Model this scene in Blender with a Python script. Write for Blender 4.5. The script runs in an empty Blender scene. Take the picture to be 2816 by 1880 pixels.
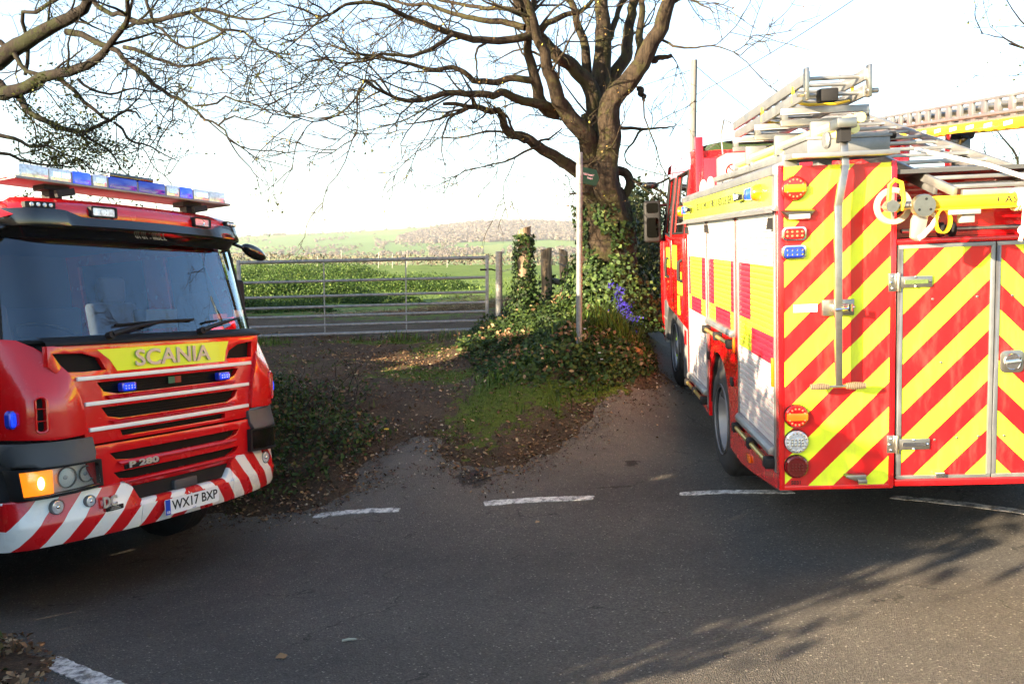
import bpy, bmesh, math, random
import numpy as np
from mathutils import Vector, Matrix, Euler
from mathutils.geometry import delaunay_2d_cdt
random.seed(7); RNG = np.random.default_rng(11)
PI = math.pi
scene = bpy.context.scene
COL = scene.collection

# ---------------------------------------------------------------- camera
cam_d = bpy.data.cameras.new('camera'); cam = bpy.data.objects.new('camera', cam_d); COL.objects.link(cam)
cam_d.sensor_width = 36.0; cam_d.lens = 36.0 * 2330 / 2816; cam_d.clip_start = .05; cam_d.clip_end = 12000
cam.location = (0, 0, 1.65); cam.rotation_euler = (math.radians(90 - 5.174), 0, 0)
scene.camera = cam

# ---------------------------------------------------------------- sky and sun
SUN_AZ = math.radians(55); SUN_EL = math.radians(13)      # azimuth measured left of straight behind the camera
TOSUN = Vector((-math.sin(SUN_AZ) * math.cos(SUN_EL), -math.cos(SUN_AZ) * math.cos(SUN_EL), math.sin(SUN_EL)))
world = bpy.data.worlds.new('World'); scene.world = world; world.use_nodes = True
nt = world.node_tree; bg = nt.nodes['Background']
sky = nt.nodes.new('ShaderNodeTexSky'); sky.sky_type = 'NISHITA'; sky.sun_disc = False
sky.sun_elevation = SUN_EL; sky.sun_rotation = math.atan2(TOSUN.x, TOSUN.y)
sky.air_density = 1.0; sky.dust_density = 1.2; sky.ozone_density = 1.4; sky.altitude = 60
nt.links.new(sky.outputs[0], bg.inputs[0]); bg.inputs[1].default_value = .08
sun_d = bpy.data.lights.new('sun', 'SUN'); sun_d.energy = 5.0; sun_d.angle = math.radians(.5); sun_d.color = (1, .79, .52)
sun = bpy.data.objects.new('sun', sun_d); COL.objects.link(sun)
sun.rotation_euler = TOSUN.to_track_quat('Z', 'Y').to_euler()
sun.location = TOSUN * 60
vs = scene.view_settings
vs.view_transform = 'Standard'; vs.look = 'None'; vs.gamma = 1; vs.use_curve_mapping = False; vs.exposure = 2.8

# ---------------------------------------------------------------- helpers
def tag(o, label=None, cat=None, group=None, kind=None):
    if label: o['label'] = label
    if cat: o['category'] = cat
    if group: o['group'] = group
    if kind: o['kind'] = kind
    return o

FRAME = Matrix.Identity(4)          # local frame for the direct parts of a thing
def link(name, data, parent=None):
    o = bpy.data.objects.new(name, data); COL.objects.link(o)
    if parent is not None:
        o.parent = parent
        if parent.type == 'EMPTY': o.matrix_local = FRAME
    return o
def thing(name, label, cat, M=None, group=None):
    o = bpy.data.objects.new(name, None); COL.objects.link(o); o.empty_display_size = .2
    if M is not None: o.matrix_world = M
    return tag(o, label, cat, group)

SPLIT = set('mirror_arm shutter strap end_fitting beam_clamp light_bar_foot corner_post door_skin yellow_square window_seal step_tread reflector bar_bracket roof_hook wheel_nut nut_indicator gantry_beam climbing_step reflective_mark wire_ring cab_bulkhead grille_bar led rivet vent_bar pump_control hinge_block hinge_bolt axle'.split())
class MB:
    def __init__(s): s.v = []; s.f = []; s.m = []; s.mi = 0
    def add(s, vs_, fs):
        b = len(s.v); s.v += [tuple(p) for p in vs_]
        for f in fs: s.f.append(tuple(b + i for i in f)); s.m.append(s.mi)
        return s
    def box(s, x0, x1, y0, y1, z0, z1):
        return s.add([(x0,y0,z0),(x1,y0,z0),(x1,y1,z0),(x0,y1,z0),(x0,y0,z1),(x1,y0,z1),(x1,y1,z1),(x0,y1,z1)],
                     [(3,2,1,0),(4,5,6,7),(0,1,5,4),(1,2,6,5),(2,3,7,6),(3,0,4,7)])
    def obox(s, c, ax, ay, az):   # oriented box: centre and three half vectors
        c, ax, ay, az = map(Vector, (c, ax, ay, az)); P = []
        for k in (-1, 1):
            for i, j in ((-1,-1),(1,-1),(1,1),(-1,1)): P.append(c + ax*i + ay*j + az*k)
        return s.add(P, [(3,2,1,0),(4,5,6,7),(0,1,5,4),(1,2,6,5),(2,3,7,6),(3,0,4,7)])
    def bar(s, p0, p1, w, h, up=(0,0,1)):
        p0, p1 = Vector(p0), Vector(p1); d = p1 - p0; t = d.normalized(); u = Vector(up)
        sd = t.cross(u).normalized(); u = sd.cross(t).normalized()
        return s.obox((p0+p1)/2, d/2, sd*w/2, u*h/2)
    def prism(s, poly, axis, a0, a1):
        n = len(poly); P = []
        for a in (a0, a1):
            for p, q in poly:
                P.append({'x':(a,p,q),'y':(p,a,q),'z':(p,q,a)}[axis])
        return s.add(P, [tuple(range(n))[::-1], tuple(range(n, 2*n))] + [(i,(i+1)%n,n+(i+1)%n,n+i) for i in range(n)])
    def tube(s, pts, r, n=8, caps=True):
        pts = [Vector(p) for p in pts]; m = len(pts)
        if not hasattr(r, '__len__'): r = [r]*m
        P = []; u = None
        for i in range(m):
            t = (pts[min(i+1,m-1)] - pts[max(i-1,0)]).normalized()
            if u is None: u = t.orthogonal().normalized()
            else:
                u = u - t*u.dot(t)
                u = u.normalized() if u.length > 1e-6 else t.orthogonal().normalized()
            w = t.cross(u)
            for k in range(n):
                a = 2*PI*k/n; P.append(pts[i] + (u*math.cos(a) + w*math.sin(a))*r[i])
        F = [(i*n+k, i*n+(k+1)%n, (i+1)*n+(k+1)%n, (i+1)*n+k) for i in range(m-1) for k in range(n)]
        if caps: F += [tuple(range(n))[::-1], tuple((m-1)*n+k for k in range(n))]
        return s.add(P, F)
    def cyl(s, p0, p1, r, n=16, r1=None): return s.tube([p0, p1], [r, r if r1 is None else r1], n)
    def lathe(s, prof, c, axis, n=20, caps=True):   # prof: (radius, height along axis)
        c, a = Vector(c), Vector(axis).normalized(); u = a.orthogonal().normalized(); w = a.cross(u); P = []
        for r, h in prof:
            for k in range(n):
                t = 2*PI*k/n; P.append(c + a*h + (u*math.cos(t)+w*math.sin(t))*r)
        m = len(prof); F = [(i*n+k, i*n+(k+1)%n, (i+1)*n+(k+1)%n, (i+1)*n+k) for i in range(m-1) for k in range(n)]
        if caps and prof[0][0] > 1e-5: F.append(tuple(range(n))[::-1])
        if caps and prof[-1][0] > 1e-5: F.append(tuple((m-1)*n+k for k in range(n)))
        return s.add(P, F)
    def grid(s, fn, nu, nv):
        P = [fn(i/nu, j/nv) for j in range(nv+1) for i in range(nu+1)]
        return s.add(P, [(j*(nu+1)+i, j*(nu+1)+i+1, (j+1)*(nu+1)+i+1, (j+1)*(nu+1)+i) for j in range(nv) for i in range(nu)])
    def sphere(s, c, r, n=12, sc=(1,1,1)):
        m = n//2; P = []
        for i in range(m+1):
            for k in range(n):
                a, b = PI*i/m, 2*PI*k/n
                P.append((c[0]+r*sc[0]*math.sin(a)*math.cos(b), c[1]+r*sc[1]*math.sin(a)*math.sin(b), c[2]+r*sc[2]*math.cos(a)))
        return s.add(P, [(i*n+k, (i+1)*n+k, (i+1)*n+(k+1)%n, i*n+(k+1)%n) for i in range(m) for k in range(n)])
    def sheet(s, outline, holes, fn, th, step=.12, fnb=None):
        """flat outline (with holes) of (u,v) points laid on surface fn(u,v)->xyz; th = vector or fn giving the back face"""
        def dens(poly):
            out = []
            for i in range(len(poly)):
                a, b = Vector(poly[i]), Vector(poly[(i+1) % len(poly)]); k = max(1, int((b-a).length/step))
                out += [a + (b-a)*(j/k) for j in range(k)]
            return out
        loops = [dens(outline)] + [dens(h) for h in holes]
        pts = []; edges = []
        for L in loops:
            b = len(pts); pts += L; edges += [(b+i, b+(i+1) % len(L)) for i in range(len(L))]
        us = [p.x for p in loops[0]]; vs_ = [p.y for p in loops[0]]
        def inside(p, L):
            c = False
            for i in range(len(L)):
                a, b = L[i], L[i-1]
                if (a.y > p.y) != (b.y > p.y) and p.x < (b.x-a.x)*(p.y-a.y)/(b.y-a.y)+a.x: c = not c
            return c
        x = min(us)+step*.51
        while x < max(us):
            y = min(vs_)+step*.49
            while y < max(vs_):
                p = Vector((x, y))
                if inside(p, loops[0]) and not any(inside(p, L) for L in loops[1:]): pts.append(p)
                y += step
            x += step
        r = delaunay_2d_cdt(pts, edges, [], 0, 1e-5)
        V, E, F = r[0], r[1], r[2]; keep = []
        for f in F:
            c = sum((V[i] for i in f), Vector((0, 0)))/len(f)
            if inside(c, loops[0]) and not any(inside(c, L) for L in loops[1:]): keep.append(f)
        cnt = {}
        for f in keep:
            for i in range(len(f)):
                e = (f[i], f[(i+1) % len(f)]); cnt[frozenset(e)] = cnt.get(frozenset(e), []) + [e]
        P = [Vector(fn(p.x, p.y)) for p in V]; n = len(P); B = [p + Vector(th) for p in P]
        FF = [tuple(f) for f in keep] + [tuple(n+i for i in reversed(f)) for f in keep]
        for es in cnt.values():
            if len(es) == 1: a, b = es[0]; FF.append((b, a, n+a, n+b))
        return s.add(P + B, FF)
    def mesh(s, name, mats, bevel=0, seg=2, smooth=True, ang=35):
        me = bpy.data.meshes.new(name); me.from_pydata(s.v, [], s.f)
        if not isinstance(mats, (list, tuple)): mats = [mats]
        for m in mats: me.materials.append(m)
        if len(mats) > 1: me.polygons.foreach_set('material_index', s.m)
        bm = bmesh.new(); bm.from_mesh(me)
        bmesh.ops.remove_doubles(bm, verts=bm.verts, dist=1e-5)
        loose = [v for v in bm.verts if not v.link_faces]
        if loose: bmesh.ops.delete(bm, geom=loose, context='VERTS')
        bmesh.ops.recalc_face_normals(bm, faces=bm.faces)
        if bevel:
            es = [e for e in bm.edges if len(e.link_faces) == 2 and e.calc_face_angle(0) > .5]
            bmesh.ops.bevel(bm, geom=es, offset=bevel, segments=seg, affect='EDGES', profile=.5, clamp_overlap=True)
        bm.to_mesh(me); bm.free()
        if smooth:
            me.polygons.foreach_set('use_smooth', [True]*len(me.polygons)); me.set_sharp_from_angle(angle=math.radians(ang))
        return me
    def islands(s):
        par = list(range(len(s.v)))
        def fd(a):
            while par[a] != a: par[a] = par[par[a]]; a = par[a]
            return a
        for f in s.f:
            for i in f[1:]: par[fd(i)] = fd(f[0])
        g = {}
        for k, f in enumerate(s.f): g.setdefault(fd(f[0]), []).append(k)
        out = []
        for ks in g.values():
            m = MB(); ids = sorted({i for k in ks for i in s.f[k]}); mp = {a: j for j, a in enumerate(ids)}
            m.v = [s.v[i] for i in ids]; m.f = [tuple(mp[i] for i in s.f[k]) for k in ks]; m.m = [s.m[k] for k in ks]; out.append(m)
        return out
    def build(s, name, mats, parent=None, bevel=0, seg=2, smooth=True, ang=35, label=None):
        if name in SPLIT and parent is not None:
            parts = s.islands()
            if len(parts) > 1: return [link(name, m.mesh(name, mats, bevel, seg, smooth, ang), parent) for m in parts][0]
        o = link(name, s.mesh(name, mats, bevel, seg, smooth, ang), parent)
        if label: o['label'] = label
        return o

def fast(name, V, F, mat, attr=None, smooth=False):
    """numpy mesh: V (n,3), F (m,k)"""
    me = bpy.data.meshes.new(name); V = np.ascontiguousarray(V, np.float32); F = np.ascontiguousarray(F, np.int32); m, k = F.shape
    me.vertices.add(len(V)); me.vertices.foreach_set('co', V.ravel())
    me.loops.add(m*k); me.loops.foreach_set('vertex_index', F.ravel())
    me.polygons.add(m); me.polygons.foreach_set('loop_start', np.arange(0, m*k, k, dtype=np.int32))
    me.update(calc_edges=True)
    if smooth: me.polygons.foreach_set('use_smooth', np.ones(m, bool))
    me.materials.append(mat)
    for nme, arr in (attr or {}).items():
        a = me.attributes.new(nme, 'FLOAT', 'POINT'); a.data.foreach_set('value', np.ascontiguousarray(arr, np.float32))
    me.validate(); return me

def text(s, size, mat, parent, M, extrude=.002, bold=0, name='lettering', width=None, align='CENTER', space=1.0):
    cu = bpy.data.curves.new('t', 'FONT'); cu.body = s; cu.size = size; cu.extrude = extrude; cu.offset = bold
    cu.align_x = align; cu.align_y = 'CENTER'; cu.resolution_u = 3; cu.space_character = space
    o = bpy.data.objects.new('t', cu); COL.objects.link(o)
    dg = bpy.context.evaluated_depsgraph_get(); me = bpy.data.meshes.new_from_object(o.evaluated_get(dg)); bpy.data.objects.remove(o)
    me.materials.clear(); me.materials.append(mat)
    if width:
        xs = [v.co.x for v in me.vertices]; k = width/(max(xs)-min(xs))
        for v in me.vertices: v.co.x *= k
    t = link(name, me, parent)
    t.matrix_local = (FRAME if parent is not None and parent.type == 'EMPTY' else Matrix.Identity(4)) @ M
    return t
def face_y(x, y, z):      # lettering that reads from -y, upright
    return Matrix.Translation((x, y, z)) @ Matrix.Rotation(PI/2, 4, 'X')
def face_x(x, y, z):      # lettering on a -x side, reading towards -y
    return Matrix.Translation((x, y, z)) @ Matrix.Rotation(-PI/2, 4, 'Z') @ Matrix.Rotation(PI/2, 4, 'X')

# ---------------------------------------------------------------- materials
def mat(name, col, rough=.5, metal=0, coat=0, emit=None, est=0, spec=.5, trans=0, alpha=1, bump=0, bscale=40, vary=0, vscale=6, dirt=0):
    m = bpy.data.materials.new(name); m.use_nodes = True; t = m.node_tree; b = t.nodes['Principled BSDF']
    b.inputs['Base Color'].default_value = (*col, 1); b.inputs['Roughness'].default_value = rough; b.inputs['Metallic'].default_value = metal
    b.inputs['Coat Weight'].default_value = coat; b.inputs['Coat Roughness'].default_value = .06
    b.inputs['Specular IOR Level'].default_value = spec; b.inputs['Transmission Weight'].default_value = trans; b.inputs['Alpha'].default_value = alpha
    if emit: b.inputs['Emission Color'].default_value = (*emit, 1); b.inputs['Emission Strength'].default_value = est
    if vary or bump or dirt:
        tc = t.nodes.new('ShaderNodeTexCoord')
    if vary:
        n = t.nodes.new('ShaderNodeTexNoise'); n.inputs['Scale'].default_value = vscale; n.inputs['Detail'].default_value = 5; n.inputs['Roughness'].default_value = .65
        t.links.new(tc.outputs['Object'], n.inputs['Vector'])
        r = t.nodes.new('ShaderNodeValToRGB'); r.color_ramp.elements[0].position = .3; r.color_ramp.elements[1].position = .7
        r.color_ramp.elements[0].color = (*[c*(1-vary) for c in col], 1); r.color_ramp.elements[1].color = (*[min(1, c*(1+vary)) for c in col], 1)
        t.links.new(n.outputs[0], r.inputs[0]); t.links.new(r.outputs[0], b.inputs['Base Color'])
    if dirt:   # uneven gloss from road film
        n = t.nodes.new('ShaderNodeTexNoise'); n.inputs['Scale'].default_value = 9; n.inputs['Detail'].default_value = 6
        t.links.new(tc.outputs['Object'], n.inputs['Vector'])
        mr = t.nodes.new('ShaderNodeMapRange'); mr.inputs[1].default_value = .35; mr.inputs[2].default_value = .75
        mr.inputs[3].default_value = rough; mr.inputs[4].default_value = min(1, rough+dirt)
        t.links.new(n.outputs[0], mr.inputs[0]); t.links.new(mr.outputs[0], b.inputs['Roughness'])
    if bump:
        n = t.nodes.new('ShaderNodeTexNoise'); n.inputs['Scale'].default_value = bscale; n.inputs['Detail'].default_value = 6
        t.links.new(tc.outputs['Object'], n.inputs['Vector'])
        bp = t.nodes.new('ShaderNodeBump'); bp.inputs['Strength'].default_value = bump; bp.inputs['Distance'].default_value = .01
        t.links.new(n.outputs[0], bp.inputs['Height']); t.links.new(bp.outputs[0], b.inputs['Normal'])
    return m
def mth(t, op, a, b=None):
    n = t.nodes.new('ShaderNodeMath'); n.operation = op
    for i, v in enumerate((a, b)):
        if v is None: continue
        if isinstance(v, (int, float)): n.inputs[i].default_value = v
        else: t.links.new(v, n.inputs[i])
    return n.outputs[0]
def objxyz(t):
    tc = t.nodes.new('ShaderNodeTexCoord'); s = t.nodes.new('ShaderNodeSeparateXYZ'); t.links.new(tc.outputs['Object'], s.inputs[0]); return s.outputs
def mixc(t, fac, a, b):
    n = t.nodes.new('ShaderNodeMix'); n.data_type = 'RGBA'
    if isinstance(fac, (int, float)): n.inputs[0].default_value = fac
    else: t.links.new(fac, n.inputs[0])
    for i, v in ((6, a), (7, b)):
        if isinstance(v, tuple): n.inputs[i].default_value = (*v, 1) if len(v) == 3 else v
        else: t.links.new(v, n.inputs[i])
    return n.outputs[2]

RED = (.60, .004, .007); YEL = (.72, .86, .03); WHT = (.8, .8, .78)
M_red = mat('red_paint', RED, .22, coat=1.0, spec=.4, dirt=.08); M_red.node_tree.nodes['Principled BSDF'].inputs['Coat Roughness'].default_value = .02
M_redp = mat('red_vinyl', (.55, .005, .008), .35, coat=.3)
M_yel = mat('fluorescent_yellow', YEL, .35, coat=.3)
M_white = mat('white_paint', WHT, .3, coat=.5)
M_black = mat('black_plastic', (.013, .013, .0145), .6, spec=.2, bump=.12, bscale=300)
M_gloss = mat('gloss_black', (.008, .008, .009), .12, coat=.6)
M_grey = mat('dark_grey_plastic', (.05, .053, .058), .5, bump=.15, bscale=250)
M_midgrey = mat('grey_plastic', (.16, .17, .18), .45, dirt=.2)
M_rub = mat('rubber', (.016, .016, .016), .8, bump=.3, bscale=60, vary=.35, vscale=12)
M_alu = mat('aluminium', (.29, .295, .30), .42, metal=.85, dirt=.2, vary=.12, vscale=7)
M_alud = mat('dull_aluminium', (.22, .225, .23), .5, metal=.7, vary=.15, vscale=9)
M_chrome = mat('chrome', (.85, .85, .86), .08, metal=1)
M_mirror = mat('mirror_glass', (.014, .015, .018), .03, metal=1)
M_mesh = mat('black_mesh', (.004, .004, .0045), .7, spec=.2)
M_steel = mat('stainless_steel', (.34, .325, .30), .33, metal=.95, vary=.12, vscale=20)
M_gunmetal = mat('gunmetal', (.14, .12, .10), .3, metal=.9)
M_rim = mat('wheel_rim_steel', (.30, .305, .32), .4, metal=.7, dirt=.2)
M_silver = mat('silver_lettering', (.46, .44, .40), .45, metal=.35)
M_blue = mat('blue_lens', (.01, .05, .75), .12, coat=.6, spec=.6, emit=(.01, .05, .9), est=.25)
M_bluelens = mat('blue_lens_dark', (.012, .04, .5), .12, coat=.6)
M_lampchrome = mat('lamp_reflector', (.78, .79, .80), .3, metal=.25)
M_clear = mat('clear_lens', (.62, .66, .70), .1, coat=.7, metal=.25, vary=.35, vscale=45)
M_amber = mat('amber_lens', (.62, .13, .004), .15, coat=.5)
M_amberlit = mat('amber_indicator_lit', (.8, .16, .005), .3, emit=(1, .24, .01), est=.28)
M_hot = mat('indicator_bulb_lit', (1, .8, .4), .3, emit=(1, .62, .16), est=3)
M_redlens = mat('red_lens', (.6, .008, .008), .14, coat=.6)
M_redlensd = mat('dark_red_lens', (.13, .004, .006), .15, coat=.6)
M_redled = mat('red_led_lit', (1, .05, .02), .3, emit=(1, .10, .04), est=.7)
M_ambled = mat('amber_led', (.62, .14, .006), .25, emit=(1, .3, .02), est=.1)
M_interior = mat('cab_interior', (.022, .023, .026), .8)
M_seat = mat('seat_fabric', (.05, .06, .09), .9)
M_ltgrey = mat('light_grey_trim', (.22, .22, .22), .6)
M_lining = mat('cab_lining', (.07, .072, .078), .8)
M_text = mat('black_lettering', (.01, .01, .012), .4)
M_plate = mat('number_plate_white', (.78, .79, .80), .25, coat=.4)
M_eublue = mat('plate_blue', (.01, .06, .45), .3)
M_ladyel = mat('yellow_ladder_paint', (.80, .52, .01), .35, coat=.2, vary=.12, vscale=14, dirt=.2)
M_rope = mat('rope', (.62, .57, .48), .9, bump=.6, bscale=120)
M_brass = mat('gold_bar', (.62, .48, .16), .3, metal=.8)
M_lime = mat('lime_wheel_nut_tag', (.55, .85, .05), .4)

def glass_mat(name, tint, refl=1.0, rough=.0, gcol=(1, 1, 1)):
    m = bpy.data.materials.new(name); m.use_nodes = True; t = m.node_tree; t.nodes.clear()
    o = t.nodes.new('ShaderNodeOutputMaterial'); mx = t.nodes.new('ShaderNodeMixShader'); tr = t.nodes.new('ShaderNodeBsdfTransparent'); g = t.nodes.new('ShaderNodeBsdfGlossy')
    tr.inputs[0].default_value = (*tint, 1); g.inputs['Roughness'].default_value = rough; g.inputs['Color'].default_value = (*gcol, 1)
    fr = t.nodes.new('ShaderNodeFresnel'); fr.inputs[0].default_value = 1.55
    f2 = mth(t, 'MINIMUM', mth(t, 'MULTIPLY', fr.outputs[0], refl), 1.0)
    t.links.new(f2, mx.inputs[0]); t.links.new(tr.outputs[0], mx.inputs[1]); t.links.new(g.outputs[0], mx.inputs[2]); t.links.new(mx.outputs[0], o.inputs[0])
    return m
M_glass = glass_mat('windscreen_glass', (.80, .85, .86), 1.9, 0, (.66, .82, 1.0))
M_sideglass = glass_mat('tinted_side_glass', (.22, .26, .27), 1.8)
M_sideclear = glass_mat('clear_side_glass', (.75, .80, .80), 1.5)
M_lampglass = glass_mat('lamp_glass', (.9, .92, .92), 1.6)

def stripes(name, c, p, sx, colA, colB, vert='z', slope=1.0, mirror=False):
    """diagonal retro-reflective stripes: A where frac((z - s*slope*x - c)/p) < .5"""
    m = mat(name, colA, .35, coat=.3); t = m.node_tree; b = t.nodes['Principled BSDF']; X = objxyz(t)
    x = mth(t, 'ABSOLUTE', X[0]) if mirror else X[0]
    v = mth(t, 'ADD', X[2], mth(t, 'MULTIPLY', x, -sx*slope))
    f = mth(t, 'FRACT', mth(t, 'ADD', mth(t, 'DIVIDE', mth(t, 'SUBTRACT', v, c), p), 50))
    k = mth(t, 'LESS_THAN', f, .5)
    tc = t.nodes.new('ShaderNodeTexCoord'); mp = t.nodes.new('ShaderNodeMapping'); mp.inputs['Scale'].default_value = (9, 9, 2.2); n = t.nodes.new('ShaderNodeTexNoise'); n.inputs['Scale'].default_value = 1; n.inputs['Detail'].default_value = 8; n.inputs['Roughness'].default_value = .75
    t.links.new(tc.outputs['Object'], mp.inputs[0]); t.links.new(mp.outputs[0], n.inputs['Vector'])
    g = mth(t, 'MULTIPLY', mth(t, 'MAXIMUM', mth(t, 'SUBTRACT', n.outputs[0], .50), 0), 1.3)
    t.links.new(mixc(t, g, mixc(t, k, colB, colA), (.16, .13, .10)), b.inputs['Base Color'])
    t.links.new(mth(t, 'ADD', mth(t, 'MULTIPLY', n.outputs[0], .45), .14), b.inputs['Roughness'])
    return m

# ================================================================ GROUND
CP=[ # road and junction control points x,y,z
(0,0,-.06),(3,0,.03),(7,0,.15),(-3,0,-.25),(-7,0,-.55),(-12,1,-.95),(0,-5,-.05),(5,-5,.1),(-6,-5,-.4),(11,-4,.3),(-13,-5,-.8),
(0,3,-.2),(2.5,2.8,-.03),(-1.9,3.6,-.38),(-4,3.4,-.6),
(2.9,5.0,-.16),(4.3,5,-.09),(1.9,7.0,-.19),(3.9,7,-.06),(2.1,10.7,.06),(4.2,10.7,.17),(4.4,15,.45),(7,5,.05),(7,10,.3),(11,4,.3),(11,10,.6),(11,15,.9),(2.9,15,.5),
(-2.43,6.3,-.74),(-4.1,5.9,-.80),(-3.2,7.8,-.88),(-7.7,7.6,-1.08),(-6.7,9.5,-1.14),(-12,8.5,-1.3),(-13,11.5,-1.35),
(0,6.3,-.40),(1.2,5.6,-.24),(-.6,7.0,-.42),(.9,7.2,-.27),
(-2.0,8.35,-.45),(-.9,7.9,-.22),(-.4,8.6,.0),(.5,8.3,-.05),(.9,8.7,.18),(1.6,9.0,-.0),
(-3.4,9.6,.02),(-1.5,9.7,.14),(-.3,10.0,.24),(-2.6,11,.3),(-4.2,11.2,.3),(-7,11,-.35),(-8,13,.2),(-12,15,.2),(-5.5,12.6,.42),
(-4,12.6,.50),(-2.2,12.85,.52),(-.4,13.1,.60),(-4,15.5,.6),(-1,15.5,.68),(.9,15.5,.9),(-9,15.8,.5),
(.75,9.6,.80),(.45,9.4,.62),(1.15,10.3,.85),(1.45,12.4,1.12),(.2,13.0,.80),(.55,13.6,.85),(.2,11.3,.62),(-.1,10.7,.36),(1.8,11.3,.45),(2.0,12.6,.55)]
_P=np.array(CP,float)
def _U(r2): return np.where(r2>0,r2*np.log(np.maximum(r2,1e-12)),0.)
def _solve():
    n=len(_P);X=_P[:,:2];K=_U(((X[:,None]-X[None])**2).sum(-1))+np.eye(n)*.6
    A=np.zeros((n+3,n+3));A[:n,:n]=K;A[:n,n]=1;A[:n,n+1:]=X;A[n,:n]=1;A[n+1:,:n]=X.T
    b=np.zeros(n+3);b[:n]=_P[:,2];return np.linalg.solve(A,b)
_W=_solve()
def gz(x,y):
    x=np.asarray(x,float);y=np.asarray(y,float);sh=np.broadcast(x,y).shape
    xf=np.broadcast_to(x,sh).ravel();yf=np.broadcast_to(y,sh).ravel()
    xc=np.clip(xf,-13,11);yc=np.clip(yf,-5,15.5)
    out=np.empty(len(xf));n=len(_P)
    for i in range(0,len(xf),20000):
        s=slice(i,i+20000)
        r2=(xc[s,None]-_P[:,0])**2+(yc[s,None]-_P[:,1])**2
        out[s]=_U(r2)@_W[:n]+_W[n]+_W[n+1]*xc[s]+_W[n+2]*yc[s]
    t=np.clip((yf-15.5)/60,0,1);t=t**.8
    far=1.64+.0*xf
    out=out*(1-t)+far*t
    d=np.clip((yf-80)/150,0,1); out=out-d*d*14
    return out.reshape(sh)

def vnoise(x, y, s, seed=0, oct=3):
    x = np.asarray(x, float)/s; y = np.asarray(y, float)/s; out = 0; amp = 1; tot = 0
    for o in range(oct):
        xi = np.floor(x).astype(int); yi = np.floor(y).astype(int); fx = x-xi; fy = y-yi
        fx = fx*fx*(3-2*fx); fy = fy*fy*(3-2*fy)
        def h(a, b):
            n = (a*374761393 + b*668265263 + (seed+o)*974634211) & 0x7fffffff
            n = ((n ^ (n >> 13))*1274126177) & 0x7fffffff
            return ((n ^ (n >> 16)) & 0xffff)/65535.
        v = (h(xi,yi)*(1-fx)+h(xi+1,yi)*fx)*(1-fy)+(h(xi,yi+1)*(1-fx)+h(xi+1,yi+1)*fx)*fy
        out = out+v*amp; tot += amp; amp *= .5; x = x*2+17.3; y = y*2+9.1
    return out/tot
def poly_sd(poly, x, y):
    """signed distance, negative inside"""
    P = np.array(poly, float); x = np.asarray(x, float); y = np.asarray(y, float)
    d = np.full(x.shape, 1e9); ins = np.zeros(x.shape, bool)
    for i in range(len(P)):
        a, b = P[i], P[(i+1) % len(P)]; e = b-a
        t = np.clip(((x-a[0])*e[0]+(y-a[1])*e[1])/(e@e), 0, 1)
        d = np.minimum(d, np.hypot(x-a[0]-t*e[0], y-a[1]-t*e[1]))
        c = ((a[1] > y) != (b[1] > y)) & (x < (b[0]-a[0])*(y-a[1])/((b[1]-a[1]) if b[1] != a[1] else 1e-9)+a[0])
        ins ^= c
    return np.where(ins, -d, d)
ROAD = [(-13,12.2),(-8,10.5),(-5,8.95),(-3.3,8.15),(-2.4,7.72),(-1.75,7.55),(-1.25,7.75),(-1.4,8.1),(-1.25,8.45),(-.95,8.5),(-.75,8.15),(-.5,7.75),(-.2,7.5),
        (.15,7.75),(.5,8.2),(.95,8.75),(1.4,9.15),(1.75,9.7),(1.95,10.6),(2.0,12.5),(2.2,16),(5.3,16),(5.3,9),(6.5,6.5),(12,5),(12,-6),(-2.6,-6),(-2.35,0),(-2.2,3.2),(-2.55,4.5),(-3.0,5.0),(-4.2,5.25),(-7,6.1),(-13,7.9)]
def groundz(x, y):
    """soil surface: below the tarmac inside the road, a little proud of it outside"""
    sd = poly_sd(ROAD, x, y) + (vnoise(x, y, .5, 3)-.5)*.22+(vnoise(x, y, .12, 4)-.5)*.14
    z = gz(x, y); k = np.clip(sd/.5, -1, 1)
    soil = np.where(k < 0, k*.04, k*.05)
    rough = (vnoise(x, y, .35, 5)-.5)*.07*np.clip(sd/.4+.3, 0, 1) + (vnoise(x, y, .09, 8)-.5)*.02*np.clip(sd/.3+.5, 0, 1)
    return z + soil + rough
def sheet_grid(xs, ys, zf):
    X, Y = np.meshgrid(xs, ys); Zv = zf(X, Y); n, m = X.shape
    idx = np.arange(n*m).reshape(n, m)
    F = np.stack([idx[:-1,:-1], idx[:-1,1:], idx[1:,1:], idx[1:,:-1]], -1).reshape(-1, 4)
    return np.stack([X, Y, Zv], -1).reshape(-1, 3), F

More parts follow.
